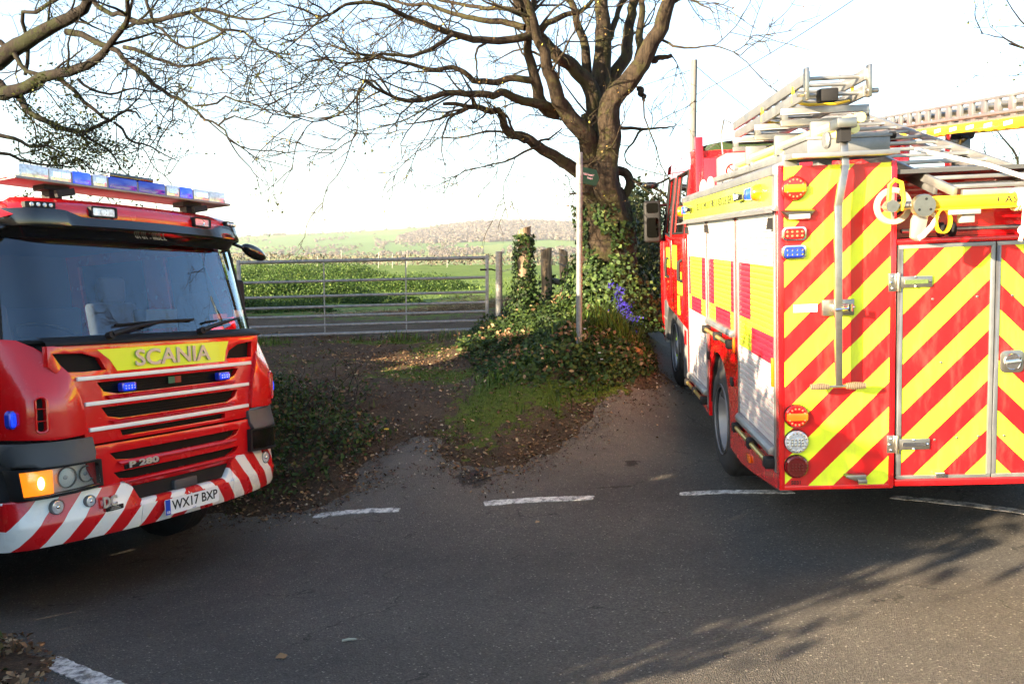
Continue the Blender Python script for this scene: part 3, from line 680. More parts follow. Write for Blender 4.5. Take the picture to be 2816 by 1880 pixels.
M_htext = mat('pale_lettering', (.55, .52, .44), .5)
def front_details(root, ws, gr, chk, top, bmp, screen, lit):
    # roof front, visor, roof lamps
    def rf(a, b):
        u = (a-.5)*2*1.085; z = 2.70+b*.17; return (u, top(u, z)-.015+.10*b**4-.02*math.sin(b*PI), z-(.05*b*b if abs(u) > 1.0 else 0)-.03*b*abs(u/1.085)**8)
    MB().grid(rf, 36, 8).build('roof_front_panel', M_red, root)
    def vz(u):
        a = abs(u); t = min(1, max(0, (a-.58)/.16)); t = t*t*(3-2*t); return 2.735+.045*t
    P = []; F = []; n = 40
    for k in range(n+1):
        u = (k/n-.5)*2*1.10; y0 = top(u, 0); zt = vz(u)
        P += [(u, y0-.03, zt), (u, y0-.065, zt-.006), (u, y0-.10, 2.665), (u, y0-.092, 2.652), (u, y0-.03, 2.650), (u, y0+.035, 2.582), (u, y0+.08, 2.60)]
    for k in range(n):
        for j in range(6): F.append((7*k+j, 7*k+7+j, 7*k+8+j, 7*k+1+j))
    MB().add(P, F).build('sun_visor', M_gloss, root, ang=50)
    t = text("3.30m - 10'10\"", .058, M_htext, screen, Matrix.Translation((-.02, top(0, 0)-.012, 2.622)) @ Matrix.Rotation(-.76, 4, 'X') @ Matrix.Rotation(PI/2, 4, 'X') @ Matrix.Scale(-1, 4, (1, 0, 0)), .001, .0, width=.30)
    for s, nm in ((-.43, 1), (.50, 1)):
        o = MB().sheet(rrect(s-.10, s+.10, 2.738, 2.818, .015), [rrect(s-.087, s+.087, 2.75, 2.806, .01)], lambda u, z: (u, top(u, z)-.062, z), (0, .05, 0), .05).build('roof_spotlight', M_black, root)
        MB().sheet(rrect(s-.087, s+.087, 2.75, 2.806, .01), [], lambda u, z: (u, top(u, z)-.052, z), (0, .01, 0), .05).build('lens', M_clear, o)
        MB().lathe([(.026, 0), (.02, .01), (.004, .018)], (s, top(s, 0)-.056, 2.778), (0, 1, 0), 14, False).build('reflector', M_chrome, o)
    for s in (-1, 1):
        c = s*.90 if s > 0 else -.865
        o = MB().sheet(rrect(c-.092, c+.092, 2.775, 2.82, .008), [], lambda u, z: (u, top(u, z)-.056, z), (0, .04, 0), .05).build('roof_led_strip', M_black, root)
        l = MB()
        for k in range(4):
            x = c-.06+.04*k; l.sphere((x, top(x, 0)-.06, 2.797), .0155, 10, (1, .5, 1))
        l.build('led', M_clear, o)
    # light bar
    lb = MB(); lb.box(-.98, .98, .36, .66, 2.975, 2.995); lb.build('light_bar_base', M_alud, root, bevel=.006)
    segs = [(-1.0, -.72, 'c'), (-.72, -.545, 'c'), (-.535, -.385, 'b'), (-.375, -.25, 'w'), (-.24, .02, 'B'), (.03, .29, 'B'), (.30, .43, 'w'), (.44, .57, 'b'), (.58, .75, 'c'), (.75, 1.0, 'c')]
    Mx = {'c': M_clear, 'b': M_blue, 'w': M_clear, 'B': M_bluelens}
    bar = MB()
    for a, b, _ in segs[:-1]: bar.box(b-.004, b+.012, .38, .64, 2.99, 3.072)
    bo = bar.build('light_bar_frame', M_midgrey, root)
    for k, (a, b, c_) in enumerate(segs):
        e = MB(); y0, y1 = (.40, .62) if k in (0, 9) else (.375, .645)
        if k in (0, 9):
            s = -1 if k == 0 else 1; xi = b if k == 0 else a; xo = a if k == 0 else b
            e.prism([(xi, .375), (xo-s*.07, .375), (xo, .44), (xo, .58), (xo-s*.07, .645), (xi, .645)], 'z', 2.985, 3.085)
        else: e.box(a, b, y0, y1, 2.992, 3.085)
        e.build('light_bar_module', Mx[c_], bo, bevel=.012)
        if c_ in 'cw':
            g = MB()
            for x in ((a+b)/2,) if c_ == 'w' else (a*.65+b*.35, a*.3+b*.7): g.box(x-.035, x+.035, y0-.004, y0+.01, 3.02, 3.058)
            g.build('reflector', M_chrome, bo)
    tb = MB(); tb.box(-.22, .18, .38, .62, 3.086, 3.115); tb.build('light_bar_cap', M_gloss, bo, bevel=.006)
    ft = MB()
    for s in (-1, 1):
        ft.box(s*.62-.10, s*.62+.10, .44, .56, 2.94, 2.976); ft.box(s*.62-.05, s*.62+.05, .46, .54, 2.87, 2.95); ft.bar((s*.62-.07, .36, 2.90), (s*.62+.07, .36, 2.93), .03, .05)
    ft.build('light_bar_foot', M_black, root)
    # wiper panel and wipers
    def wp(a, b):
        u = (a-.5)*2*1.0; return (u, .4*gr(u, 0)+.6*ws(u, 1.86)-.075-.03*math.sin(b*PI)*1.2+b*.09, 1.832+b*.062)
    MB().grid(wp, 30, 6).build('wiper_panel', M_black, root)
    for x0, x1, z1 in ((-.60, -.02, 1.985), (.22, .82, 1.985)):
        wv = MB(); hub = Vector((x0, .03, 1.885))
        wv.cyl(hub, hub+Vector((0, -.05, .01)), .028, 10)
        e = Vector((x1, ws(x1, z1)-.035, z1)); mid = hub+(e-hub)*.45+Vector((0, -.03, .015))
        wv.tube([hub+Vector((0, -.04, .01)), mid, e], [.022, .014, .009], 8)
        b0 = Vector((x1-.42, ws(x1-.42, 1.96)-.028, 1.962)); b1 = Vector((x1+.30, ws(x1+.30, 1.99)-.028, 1.985))
        wv.tube([b0, (b0+b1)/2+Vector((0, -.005, .006)), b1], .009, 6); wv.bar(b0+Vector((0, .012, -.004)), b1+Vector((0, .012, -.004)), .006, .016)
        wv.build('wiper', M_black, root)
    # clutter on the dashboard
    k = MB(); k.box(.70, .86, .36, .40, 1.94, 2.03); k.build('red_card', M_redp, root); k = MB(); k.box(.885, 1.0, .31, .313, 2.0, 2.06); k.build('parking_card', M_plate, root)
    # upper grille
    ol = [(-1.0, 1.835), (-1.0, 1.70), (-.90, 1.60), (-.835, 1.45), (-.79, 1.30), (-.775, 1.145), (.775, 1.145), (.79, 1.30), (.835, 1.45), (.89, 1.60), (.93, 1.70), (.95, 1.835)]
    def slot(l, zt, zb, lb_, r=None):
        return [(-l, zt), (-l*.93, zt-(zt-zb)*.75), (-lb_, zb), (lb_, zb), (l*.93, zt-(zt-zb)*.6), (l, zt)]
    s1 = slot(.67, 1.567, 1.475, .51); s2 = slot(.65, 1.39, 1.30, .505); s3 = [(-.515, 1.215), (-.50, 1.174), (.48, 1.174), (.482, 1.215)]
    iL = [(-.97, 1.785), (-.76, 1.775), (-.64, 1.735), (-.59, 1.65), (-.77, 1.648), (-.89, 1.655)]; iR = [(.535, 1.655), (.57, 1.72), (.68, 1.765), (.865, 1.784), (.845, 1.652)]
    up = MB().sheet(ol, [s1, s2, s3, iL, iR], lambda u, z: (u, gr(u, z), z), (0, .05, 0), .10).build('upper_grille', M_red, root, bevel=.004)
    bk = MB().sheet([(-1.0, 1.83), (-.76, 1.15), (.76, 1.15), (.95, 1.83)], [], lambda u, z: (u, gr(u, z)+.045, z), (0, .01, 0), .2).build('grille_mesh', M_mesh, up)
    rb = MB()
    for z0, z1, hw in ((1.485, 1.56, .62), (1.31, 1.385, .6), (1.18, 1.21, .48)):
        nn = 4 if z1-z0 > .05 else 2
        for j in range(nn):
            z = z0+(z1-z0)*(j+.5)/nn; P = [(u, gr(u, 0)+.036, z) for u in np.linspace(-hw, hw, 9)]; rb.tube(P, .005, 4)
    rb.build('grille_bar', M_mesh, up)
    # recessed lips below the slots
    for zt, zb, l in ((1.47, 1.44, .62), (1.295, 1.268, .60)):
        MB().grid(lambda a, b: ((a-.5)*2*l*(1-.06*b), gr((a-.5)*2*l, 0)-.004-.022*math.sin(b*PI*.9), zt-(zt-zb)*b), 20, 4).build('grille_lip', M_red, up)
    for z0, z1, l in ((1.588, 1.616, .82), (1.411, 1.438, .775), (1.232, 1.260, .755)):
        MB().sheet([(-l, z0), (l, z0), (l, z1), (-l, z1)], [], lambda u, z: (u, gr(u, z)-.022, z), (0, .022, 0), .12).build('white_grille_strip', M_white, up, bevel=.003)
    yp = MB().sheet([(-.655, 1.795), (.568, 1.797), (.53, 1.72), (.508, 1.636), (-.509, 1.636), (-.565, 1.72)], [], lambda u, z: (u, gr(u, z)-.004, z), (0, .004, 0), .12).build('yellow_panel', M_yel, up)
    text('SCANIA', .165, M_silver, yp, face_y(-.02, gr(0, 0)-.010, 1.712), .005, .003, width=.71)
    fg = MB(); fg.sheet([(-.06, 1.505), (.0, 1.505), (.0, 1.555), (-.06, 1.555)], [], lambda u, z: (u, gr(u, z)+.02, z), (0, .004, 0), .1); fg.build('green_tag', mat('green_tag', (.01, .12, .07), .5), up)
    fg = MB(); fg.sheet([(.003, 1.505), (.06, 1.505), (.06, 1.555), (.003, 1.555)], [], lambda u, z: (u, gr(u, z)+.02, z), (0, .004, 0), .1); fg.build('red_tag', mat('red_tag', (.22, .012, .012), .5), up)
    for x in (-.447, .466): lamp_rect(root, (x, gr(x, 0)+.006, 1.517), .125, .066, .055, M_blue, 'grille_strobe', surround=M_bluelens)
    # lower grille
    ol = [(-.795, 1.132), (-.785, .98), (-.72, .85), (-.66, .80), (-.5, .785), (.5, .785), (.68, .80), (.755, .86), (.795, .98), (.80, 1.132)]
    l1 = slot(.62, 1.066, 1.0, .46); l2 = slot(.60, .925, .863, .45)
    lo = MB().sheet(ol, [l1, l2], lambda u, z: (u, gr(u, z)-.018+.05*max(0, (.86-z)/.08)**2, z), (0, .06, 0), .09).build('lower_grille', M_red, root, bevel=.004)
    MB().sheet([(-.75, 1.12), (-.62, .82), (.62, .82), (.75, 1.12)], [], lambda u, z: (u, gr(u, z)+.03, z), (0, .01, 0), .2).build('grille_mesh', M_mesh, lo)
    for zt, zb, l in ((1.0, .965, .57), (.863, .835, .55)):
        MB().grid(lambda a, b: ((a-.5)*2*l*(1-.05*b), gr((a-.5)*2*l, 0)-.022-.02*math.sin(b*PI*.9), zt-(zt-zb)*b), 20, 4).build('grille_lip', M_red, lo)
    bdg = MB().sheet([(-.515, .935), (-.232, .938), (-.235, .988), (-.52, .993)], [], lambda u, z: (u, gr(u, z)-.034, z), (0, .02, 0), .2).build('model_badge', M_black, lo)
    text('P 280', .058, M_silver, bdg, face_y(-.375, .0225, .964), .003, .0022, width=.255)
    # corner panels (cheeks)
    for s in (-1, 1):
        ol = [(.775, 1.225), (.80, 1.40), (.82, 1.48), (.88, 1.65), (.955, 1.765), (1.01, 1.835), (1.08, 1.885), (1.16, 1.90), (1.215, 1.86), (1.225, 1.5), (1.215, 1.24), (1.0, 1.215)]
        vent = rrect(1.045, 1.105, 1.275, 1.505, .025)
        if s < 0: ol, vent = mirror(ol), mirror(vent)
        f_ = lambda u, z: (u, chk(u, z)-.03*math.exp(-((abs(u)-1.1)/.10)**2-((z-1.42)/.2)**2), z)
        ck = MB().sheet(ol, [vent], f_, (0, .06, 0), .05).build('corner_panel', M_red, root, bevel=.006, ang=45)
        MB().sheet(vent, [], lambda u, z: (u, f_(u, z)[1]+.04, z), (0, .01, 0), .1).build('vent_mesh', M_mesh, ck)
        vb = MB()
        for z in (1.35, 1.43): P = [(s*x, f_(s*x, z)[1]+.01, z) for x in (1.045, 1.105)]; vb.tube(P, .004, 5)
        P = [Vector(f_(*p))+Vector((0, -.004, 0)) for p in vent]; vb.build('vent_bar', M_red, ck); MB().tube(P+[P[0]], .009, 6).build('vent_rim', M_red, ck)
        lamp_rect(root, (s*1.20, chk(1.20, 0)-.02, 1.372), .055, .125, .06, M_blue, 'corner_strobe', surround=M_bluelens, ribs=False)
        # plastic band above the headlamp
        ol = [(.74, 1.20), (.735, 1.10), (.76, 1.045), (1.10, 1.045), (1.20, 1.06), (1.215, 1.16), (1.20, 1.21)]
        if s < 0: ol = mirror(ol)
        MB().sheet(ol, [], lambda u, z: (u, chk(u, z)+.01-.045*max(0, (1.2-z)/.16)**1.5, z), (0, .10, 0), .06).build('headlamp_brow', M_grey, root, bevel=.01)
        # headlamp
        hf = lambda u, z: (u, chk(u, z)-.03, z)
        ol = [(.715, 1.045), (.71, .86), (1.0, .845), (1.19, .835), (1.205, 1.04), (1.0, 1.045)]; inn = [(.735, 1.033), (.73, .875), (1.0, .865), (1.175, .855), (1.185, 1.026), (1.0, 1.032)]
        if s < 0: ol, inn = mirror(ol), mirror(inn)
        hl = MB().sheet(ol, [inn], hf, (0, .09, 0), .06).build('headlamp', M_black, root, bevel=.004)
        MB().sheet(inn, [], lambda u, z: (u, hf(u, z)[1]+.07, z), (0, .01, 0), .1).build('reflector_housing', M_lampchrome, hl)
        for x, r in ((.795, .054), (.935, .068)):
            c = Vector((s*x, chk(x, 0)+.052, .955)); MB().lathe([(r, -.03), (r*.93, -.005), (r*.6, .012), (r*.25, .018), (0, .018)], c, (0, 1, 0), 20, False).build('reflector', M_chrome, hl)
            MB().lathe([(r*1.04, -.034), (r*1.04, -.02), (r*.95, -.02), (r*.95, -.034), (r*1.04, -.034)], c, (0, 1, 0), 20, False).build('bezel', M_alud, hl)
            MB().sphere(c+Vector((0, -.008, 0)), .016, 10).build('bulb', M_clear, hl)
        ind = [(1.035, 1.025), (1.035, .868), (1.172, .862), (1.18, 1.02)]
        if s < 0: ind = mirror(ind)
        on = lit and s < 0
        MB().sheet(ind, [], lambda u, z: (u, hf(u, z)[1]+.012, z), (0, .03, 0), .05).build('indicator', M_amberlit if on else M_amber, hl, bevel=.008)
        if on: MB().sphere((s*1.10, chk(1.10, 0)-.024, .945), .028, 12, (.8, .5, 1.5)).build('indicator_bulb', M_hot, hl)
        MB().sheet(inn, [], lambda u, z: (u, hf(u, z)[1]+.004, z), (0, .004, 0), .06).build('headlamp_glass', M_lampglass, hl)
    # bumper in three sections, stripes in reflective film
    def bstripe(name, sgn, c0):
        m = mat(name, (.58, .006, .010), .25, coat=.7, dirt=.1); t = m.node_tree; b = t.nodes['Principled BSDF']; X = objxyz(t)
        cc = mth(t, 'SUBTRACT', mth(t, 'MULTIPLY', X[0], -sgn), mth(t, 'MULTIPLY', mth(t, 'SUBTRACT', X[2], .5), .76))
        f = mth(t, 'FRACT', mth(t, 'ADD', mth(t, 'DIVIDE', mth(t, 'SUBTRACT', cc, c0), .262), 40))
        t.links.new(mixc(t, mth(t, 'LESS_THAN', f, .5), (.58, .006, .010), WHT), b.inputs['Base Color']); return m
    M_bl, M_br = bstripe('bumper_stripes_left', -1, -.82), bstripe('bumper_stripes_right', 1, -.66)
    def bz(u):
        a = abs(u)
        if a < .40: return .70
        if a < .49: return .70+.15*((a-.40)/.09)**1.5
        return .852-.02*max(0, a-1.0)/.2
    def bump_seg(u0, u1, name, m):
        n = 16; P = []; F = []; K = 9
        for k in range(n+1):
            u = u0+(u1-u0)*k/n; zt = bz(u); y0 = bmp(u, 0)+max(0, abs(u)-1.16)*1.0
            P += [(u, y0+.10, zt-.005), (u, y0+.03, zt), (u, y0+.012, zt-.012), (u, y0, zt*.55+.36*.45+.08), (u, y0-.014, .665), (u, y0-.012, .64), (u, y0+.012, .54), (u, y0+.035, .505), (u, y0+.12, .50)]
        for k in range(n):
            for j in range(K-1): F.append((K*k+j, K*k+K+j, K*k+K+1+j, K*k+j+1))
        F.append(tuple(range(K))); F.append(tuple(K*n+j for j in range(K))[::-1])
        return MB().add(P, F).build(name, m, root, ang=40)
    bl = bump_seg(-1.235, -.425, 'bumper_corner', M_bl); bump_seg(-.42, -.001, 'bumper_centre', M_bl); bump_seg(.001, .47, 'bumper_centre', M_br); brr = bump_seg(.475, 1.235, 'bumper_corner', M_br)
    MB().sheet([(-.47, .80), (-.40, .70), (.40, .70), (.47, .80)], [], lambda u, z: (u, .07, z), (0, .05, 0), .2).build('bumper_recess', M_black, root)
    st = MB(); st.box(-.10, .12, .035, .08, .70, .775); st.build('step_flap', M_grey, root, bevel=.01)
    for x, r in ((-.985, .045), (-.785, .036), (.985, .045)):
        c = (x, bmp(x, 0)-.004, .765); o = MB().lathe([(r, -.012), (r*1.12, -.006), (r*1.12, .02)], c, (0, 1, 0), 22, False).build('fog_lamp', M_midgrey, root)
        MB().lathe([(0, -.006), (r*.55, -.009), (r*.98, -.004), (r, .0)], c, (0, 1, 0), 22).build('lens', M_clear, o); MB().sphere((x, c[1]-.004, .765), r*.32, 10).build('bulb', M_chrome, o)
    MB().cyl((-1.16, bmp(1.16, 0)+.02, .665), (-1.16, bmp(1.16, 0)+.05, .665), .016, 12).build('tow_eye_hole', M_black, root)
    pl = MB().sheet(rrect(-.26, .26, .546, .66, .012), [], lambda u, z: (u, -.032, z), (0, .006, 0), .3).build('number_plate', M_plate, root)
    MB().box(-.258, -.213, -.0335, -.031, .548, .658).build('plate_band', M_eublue, pl)
    text('WX17 BXP', .098, M_text, pl, face_y(.025, -.0332, .606), .0006, .0016, width=.445)
    text('GB', .026, M_plate, pl, face_y(-.235, -.0342, .566), .0004, .0004); text('SCANIA', .010, M_eublue, pl, face_y(.01, -.0332, .553), .0004, .0002)
    dc = MB().box(-.70, -.565, bmp(.63, 0)-.022, bmp(.63, 0)-.012, .672, .704).build('dealer_badge', M_black, root)
    text('CITY SIGNS\nCONVERSIONS', .012, M_silver, dc, face_y(-.632, bmp(.63, 0)-.023, .688), .0004, .0003)
    text('DC', .10, M_silver, root, face_y(-.668, bmp(.66, 0)-.024, .735), .006, .004, width=.11, name='dealer_letters')
    # mirrors: kerb mirror on the nearside, big arm mirrors both sides
    for s in (-1, 1):
        mm = MB(); mm.tube([(s*1.0, .42, 2.66), (s*1.10, .40, 2.63), (s*1.18, .40, 2.61)], .016, 8)
        mm.sphere((0, 0, 0), .115, 16, (1.25, .55, .52)); n0 = len(mm.v)-17*0
        k0 = 8*3; mm.v[k0:] = [(s*1.27+a*s, .40+b, 2.585+c-a*.32) for a, b, c in mm.v[k0:]]; mm.build('kerb_mirror', M_gloss, root)
    arm_mirror(root, 1); arm_mirror(root, -1)

def arm_mirror(root, s):
    cx, cy, an = s*1.25, .78, math.radians(3)*-s
    def turn(m):
        m.v = [(cx+(x-cx)*math.cos(an)-(y-cy)*math.sin(an), cy+(x-cx)*math.sin(an)+(y-cy)*math.cos(an), z) for x, y, z in m.v]; return m
    m = MB(); m.tube([(s*1.14, .62, 2.30), (s*1.30, .78, 2.30)], .018, 8); m.tube([(s*1.16, .58, 1.84), (s*1.30, .78, 1.86)], .024, 8); m.build('mirror_arm', M_black, root)
    h = MB(); h.box(min(s*1.25, s*1.47), max(s*1.25, s*1.47), .72, .82, 1.82, 2.36); o = turn(h).build('mirror_housing', M_black, root, bevel=.035, seg=3)
    for z0, z1 in ((1.88, 2.14), (2.20, 2.33)):
        turn(MB().sheet(rrect(min(s*1.285, s*1.435), max(s*1.285, s*1.435), z0, z1, .03), [], lambda u, z: (u, .822, z), (0, .004, 0), .3)).build('mirror_glass', M_mirror, o)

L_BODY = 6.95        # rear panel to front bumper
ZR = 2.03            # top of the shutters
def battenburg():
    """side livery: yellow and red blocks on the bare aluminium shutters, in rear-frame coordinates (y forward, z up)"""
    m = mat('shutter_livery', (.74, .75, .76), .34, metal=.55, dirt=.12); t = m.node_tree; b = t.nodes['Principled BSDF']; X = objxyz(t)
    y, z = X[1], X[2]
    def band(v, a, c): return mth(t, 'MULTIPLY', mth(t, 'GREATER_THAN', v, a), mth(t, 'LESS_THAN', v, c))
    def rect(y0, y1, z0, z1): return mth(t, 'MULTIPLY', band(y, y0, y1), band(z, z0, z1))
    def any_(L):
        r = L[0]
        for q in L[1:]: r = mth(t, 'MAXIMUM', r, q)
        return r
    hi, mid, lo = 1.705, 1.315, 1.185
    ye = any_([rect(2.86, 3.52, mid, hi), rect(1.46, 2.17, mid, hi), rect(.0, .74, mid-.045, hi), rect(2.15, 2.86, lo-.02, mid), rect(.74, 1.46, 1.10, mid), rect(3.52, 4, lo-.02, mid)])
    rd = any_([rect(2.17, 2.86, mid, hi), rect(.74, 1.46, mid, hi), rect(3.52, 4, mid, hi), rect(2.86, 3.52, lo-.02, mid), rect(1.46, 2.15, lo, mid), rect(0, .74, 1.095, mid-.045)])
    c = mixc(t, ye, (.74, .75, .76), YEL); c = mixc(t, rd, c, (.50, .010, .03))
    t.links.new(c, b.inputs['Base Color']); t.links.new(mth(t, 'MULTIPLY', mth(t, 'SUBTRACT', 1, mth(t, 'MAXIMUM', ye, rd)), .55), b.inputs['Metallic'])
    return m
M_livery = battenburg()
M_chevL = stripes('chevrons_left_panel', 2.795, .3016, 1, YEL, (.55, .005, .008))
M_chevD = stripes('chevrons_door', 1.618, .3016, 1, YEL, (.55, .005, .008), mirror=False)
M_chevDr = stripes('chevrons_door_right', 1.618-.03, .3016, -1, YEL, (.55, .005, .008))
M_chevR = stripes('chevrons_right_panel', 2.795, .3016, -1, YEL, (.55, .005, .008))

def round_lamp(root, x, z, r, kind, sgn=1):
    """bus lamp on the rear panel facing -y"""
    base = {'ra': M_redlens, 'cl': M_clear, 'dr': M_redlensd}[kind]
    o = MB().lathe([(r*1.03, 0), (r*1.03, -.012), (r, -.016)], (x, 0, z), (0, 1, 0), 28).build('rear_lamp', M_black, root)
    MB().lathe([(r, -.012), (r*.97, -.026), (r*.85, -.034), (0, -.038)], (x, 0, z), (0, 1, 0), 28).build('lens', base, o)
    if kind == 'ra':
        MB().sheet(rrect(x-r*.88, x+r*.88, z-r*.33, z+r*.3, .006), [], lambda a, b: (a, -.0405, b), (0, .006, 0), .2).build('amber_strip', M_ambled, o, bevel=.002)
        g = MB()
        for k in range(14):
            a = 2*PI*k/14
            if abs(math.sin(a)) > .42: g.sphere((x+r*.7*math.cos(a), -.039, z+r*.7*math.sin(a)), .0062, 8, (1, .5, 1))
        g.build('led', M_redled, o)
    else:
        g = MB()
        for k in range(16):
            a = 2*PI*k/16; g.sphere((x+r*.78*math.cos(a), -.034, z+r*.78*math.sin(a)), .007, 8, (1, .5, 1))
        for j in (-1, 0, 1):
            for k in range(4): g.sphere((x+(k-1.5)*r*.28, -.040, z+j*r*.24), .008, 8, (1, .5, 1))
        g.build('led', M_chrome if kind == 'cl' else M_redlensd, o)

def build_body(root, detail=True, front_wheel_z=.52, rear_wheel_z=.345, skip_right=False):
    """Appliance body seen from the rear: x to the viewer's right, y forward, rear panel at y = 0."""
    W = 1.25; NAME = []
    # side skins with wheel arch
    for s in (-1, 1):
        arch = [(2.52, .30)]+[(2.06-.50*math.cos(PI*k/14)*-1, .36+.56*math.sin(PI*k/14)) for k in range(0, 15)]+[(1.52, .26)]
        arch = [(2.56, .27)]+[(2.06+.50*math.cos(PI*k/14), .40+.52*math.sin(PI*k/14)) for k in range(15)]+[(1.56, .22)]
        ol = [(.012, .335), (.80, .235), (1.15, .205), (1.44, .215)]+arch[::-1]+[(2.62, .285), (3.80, .34), (3.86, .34), (3.86, 2.04), (.012, 2.04)]
        MB().sheet(ol, [], lambda y, z, s=s: (s*W, y, z), (-s*.03, 0, 0), .25).build('body_side', M_red, root, bevel=.004)
        al = MB(); pts = [(2.06+.50*math.cos(PI*k/14), .40+.52*math.sin(PI*k/14)) for k in range(15)]
        for k in range(14):
            a, b = pts[k], pts[k+1]; al.add([(s*W*.985, a[0], a[1]), (s*W*.985, b[0], b[1]), (s*.70, b[0], b[1]), (s*.70, a[0], a[1])], [(0, 1, 2, 3)])
        al.build('wheel_arch_liner', M_black, root, ang=60)
        wheel(root, s*1.225, 2.06, rear_wheel_z, s, r=.485, rim=.29, twin=True)
        # top rail
        pr = [(W+.018, 2.035), (W+.03, 2.05), (W+.012, 2.06), (W+.012, 2.245), (W+.022, 2.25), (W+.022, 2.30), (W-.03, 2.325), (W-.12, 2.325), (W-.12, 2.035)]
        MB().prism([(s*a, b) for a, b in pr], 'y', .03, 3.98).build('top_rail', M_alu, root, bevel=.003)
        MB().box(min(s*(W+.0125), s*(W+.0155)), max(s*(W+.0125), s*(W+.0155)), .10, 3.90, 2.075, 2.243).build('name_strip', M_yel, root); NAME.append(bpy.data.objects[[o.name for o in root.children if o.name.startswith('name_strip')][0]])
        MB().box(min(s*(W+.028), s*(W+.07)), max(s*(W+.028), s*(W+.07)), .02, 4.06, 2.028, 2.042).build('drip_rail', M_alu, root)
    # roof deck, rear structure, inner box
    MB().box(-1.2, 1.2, .02, 3.9, 2.22, 2.245).build('roof_deck', M_grey, root)
    MB().box(-1.19, 1.19, .62, 3.84, .5, 2.2).build('body_core', M_interior, root)
    MB().box(-1.19, -.60, .03, .64, .42, 2.2).build('rear_core', M_interior, root); MB().box(.60, 1.19, .03, .64, .42, 2.2).build('rear_core', M_interior, root); MB().box(-.58, .58, .05, .64, .42, 1.80).build('rear_core', M_interior, root)
    MB().box(-.7, .7, -.2+.5, 3.6, .30, .42).build('chassis', M_black, root)
    # rear panels
    for s in (-1, 1):
        e = MB(); e.box(min(s*1.215, s*1.25), max(s*1.215, s*1.25), -.004, .03, .335, 2.30); e.box(min(s*.565, s*.60), max(s*.565, s*.60), -.004, .02, .345, 2.30); e.build('corner_post', M_red, root, bevel=.006)
        MB().box(min(s*.585, s*1.235), max(s*.585, s*1.235), 0, .02, .36, 2.29).build('chevron_panel', M_chevL if s < 0 else M_chevR, root)
        MB().box(min(s*.57, s*1.25), max(s*.57, s*1.25), -.003, .03, .335, .362).build('bottom_rail', M_red, root, bevel=.004)
        # door
        x0, x1 = (-.553, -.004) if s < 0 else (.004, .553)
        d = MB(); 
        for a, b, c_, e_ in ((x0, x1, .392, .415), (x0, x1, 1.783, 1.805), (x0, x0+.024, .415, 1.783), (x1-.024, x1, .415, 1.783)): d.box(a, b, -.014, .012, c_, e_)
        o = d.build('door_frame', M_alu, root, bevel=.002)
        MB().box(x0+.022, x1-.022, -.006, .008, .413, 1.785).build('door_panel', M_chevD if s < 0 else M_chevDr, o)
        rv = MB()
        for x, z in ((-.355, 1.48), (-.10, 1.485), (-.33, .63), (-.20, .64), (-.075, .645), (-.30, 1.1)): rv.sphere((x if s < 0 else -x, -.008, z), .009, 8, (1, .6, 1))
        rv.build('rivet', M_steel, o)
    MB().box(-.56, .56, -.003, .06, .345, .388).build('rear_sill', M_red, root, bevel=.006); MB().box(-.56, .56, .0, .62, 1.808, 1.838).build('deck_edge', M_red, root, bevel=.006)
    if not detail: return
    # shutters: individual slats
    frames = [('rear', .085, 1.14, .56), ('middle', 1.31, 2.45, 1.155), ('front', 2.60, 3.66, .475)]
    for s in ((-1, 1) if not skip_right else (-1,)):
        for nm, y0, y1, z0 in frames:
            f = MB(); X0, X1 = min(s*W, s*(W+.012)), max(s*W, s*(W+.012))
            f.box(X0, X1, y0-.035, y0-.003, z0-.13, ZR); f.box(X0, X1, y1+.003, y1+.035, z0-.01, ZR)
            sh = f.build('shutter', M_alu, root, bevel=.003)
            n = int(round((ZR-z0-.03)/.0375)); hgt = (ZR-z0-.03)/n; me = None
            for k in range(n):
                zb = z0+.03+k*hgt
                q = MB(); P = [(W-.004, zb+.002), (W+.003, zb+.002), (W+.0048, zb+hgt*.35), (W+.0048, zb+hgt*.7), (W+.0035, zb+hgt-.0025), (W-.004, zb+hgt-.0025)]
                q.prism([(s*a, b) for a, b in P], 'y', y0, y1); q.build('slat', M_livery, sh, smooth=False)
            c = MB(); P = [(W-.01, z0+.028), (W+.03, z0+.028), (W+.045, z0+.005), (W+.045, z0-.02), (W-.01, z0-.035)]
            c.prism([(s*a, b) for a, b in P], 'y', y0, y1); c.build('shutter_sill', M_alu, sh, bevel=.003)
            b = MB(); zb = z0-.075; b.cyl((s*(W+.045), y0+.03, zb), (s*(W+.045), y1-.03, zb), .017, 12); b.build('lift_bar', M_brass, sh)
            k = MB()
            for y in (y0+.02, (y0+y1)/2, y1-.02): k.box(min(s*W, s*(W+.07)), max(s*W, s*(W+.07)), y-.04, y+.04, zb-.035, zb+.035)
            k.build('bar_bracket', M_black, sh, bevel=.012)
            h = MB()
            h.prism([(y1+.0, 2.0), (y1-.05, 1.93), (y1+.0, 1.93)] if nm != 'rear' else [(y0-.0, 2.0), (y0+.05, 1.93), (y0, 1.93)], 'x', min(s*(W+.008), s*(W+.04)), max(s*(W+.008), s*(W+.04))); h.build('catch', M_black, sh)
        mk = MB(); mk.box(min(s*W, s*(W+.016)), max(s*W, s*(W+.016)), .79, .90, .295, .345); mk.build('side_marker', M_amber, root, bevel=.004)
        mk = MB(); mk.box(min(s*(W+.012), s*(W+.03)), max(s*(W+.012), s*(W+.03)), .055, .08, .97, 1.15); mk.build('edge_marker', M_amber, root, bevel=.004)
        mk = MB(); mk.box(min(s*(W+.012), s*(W+.03)), max(s*(W+.012), s*(W+.03)), 1.255, 1.29, 1.02, 1.14); mk.build('edge_marker', M_amber, root, bevel=.004)
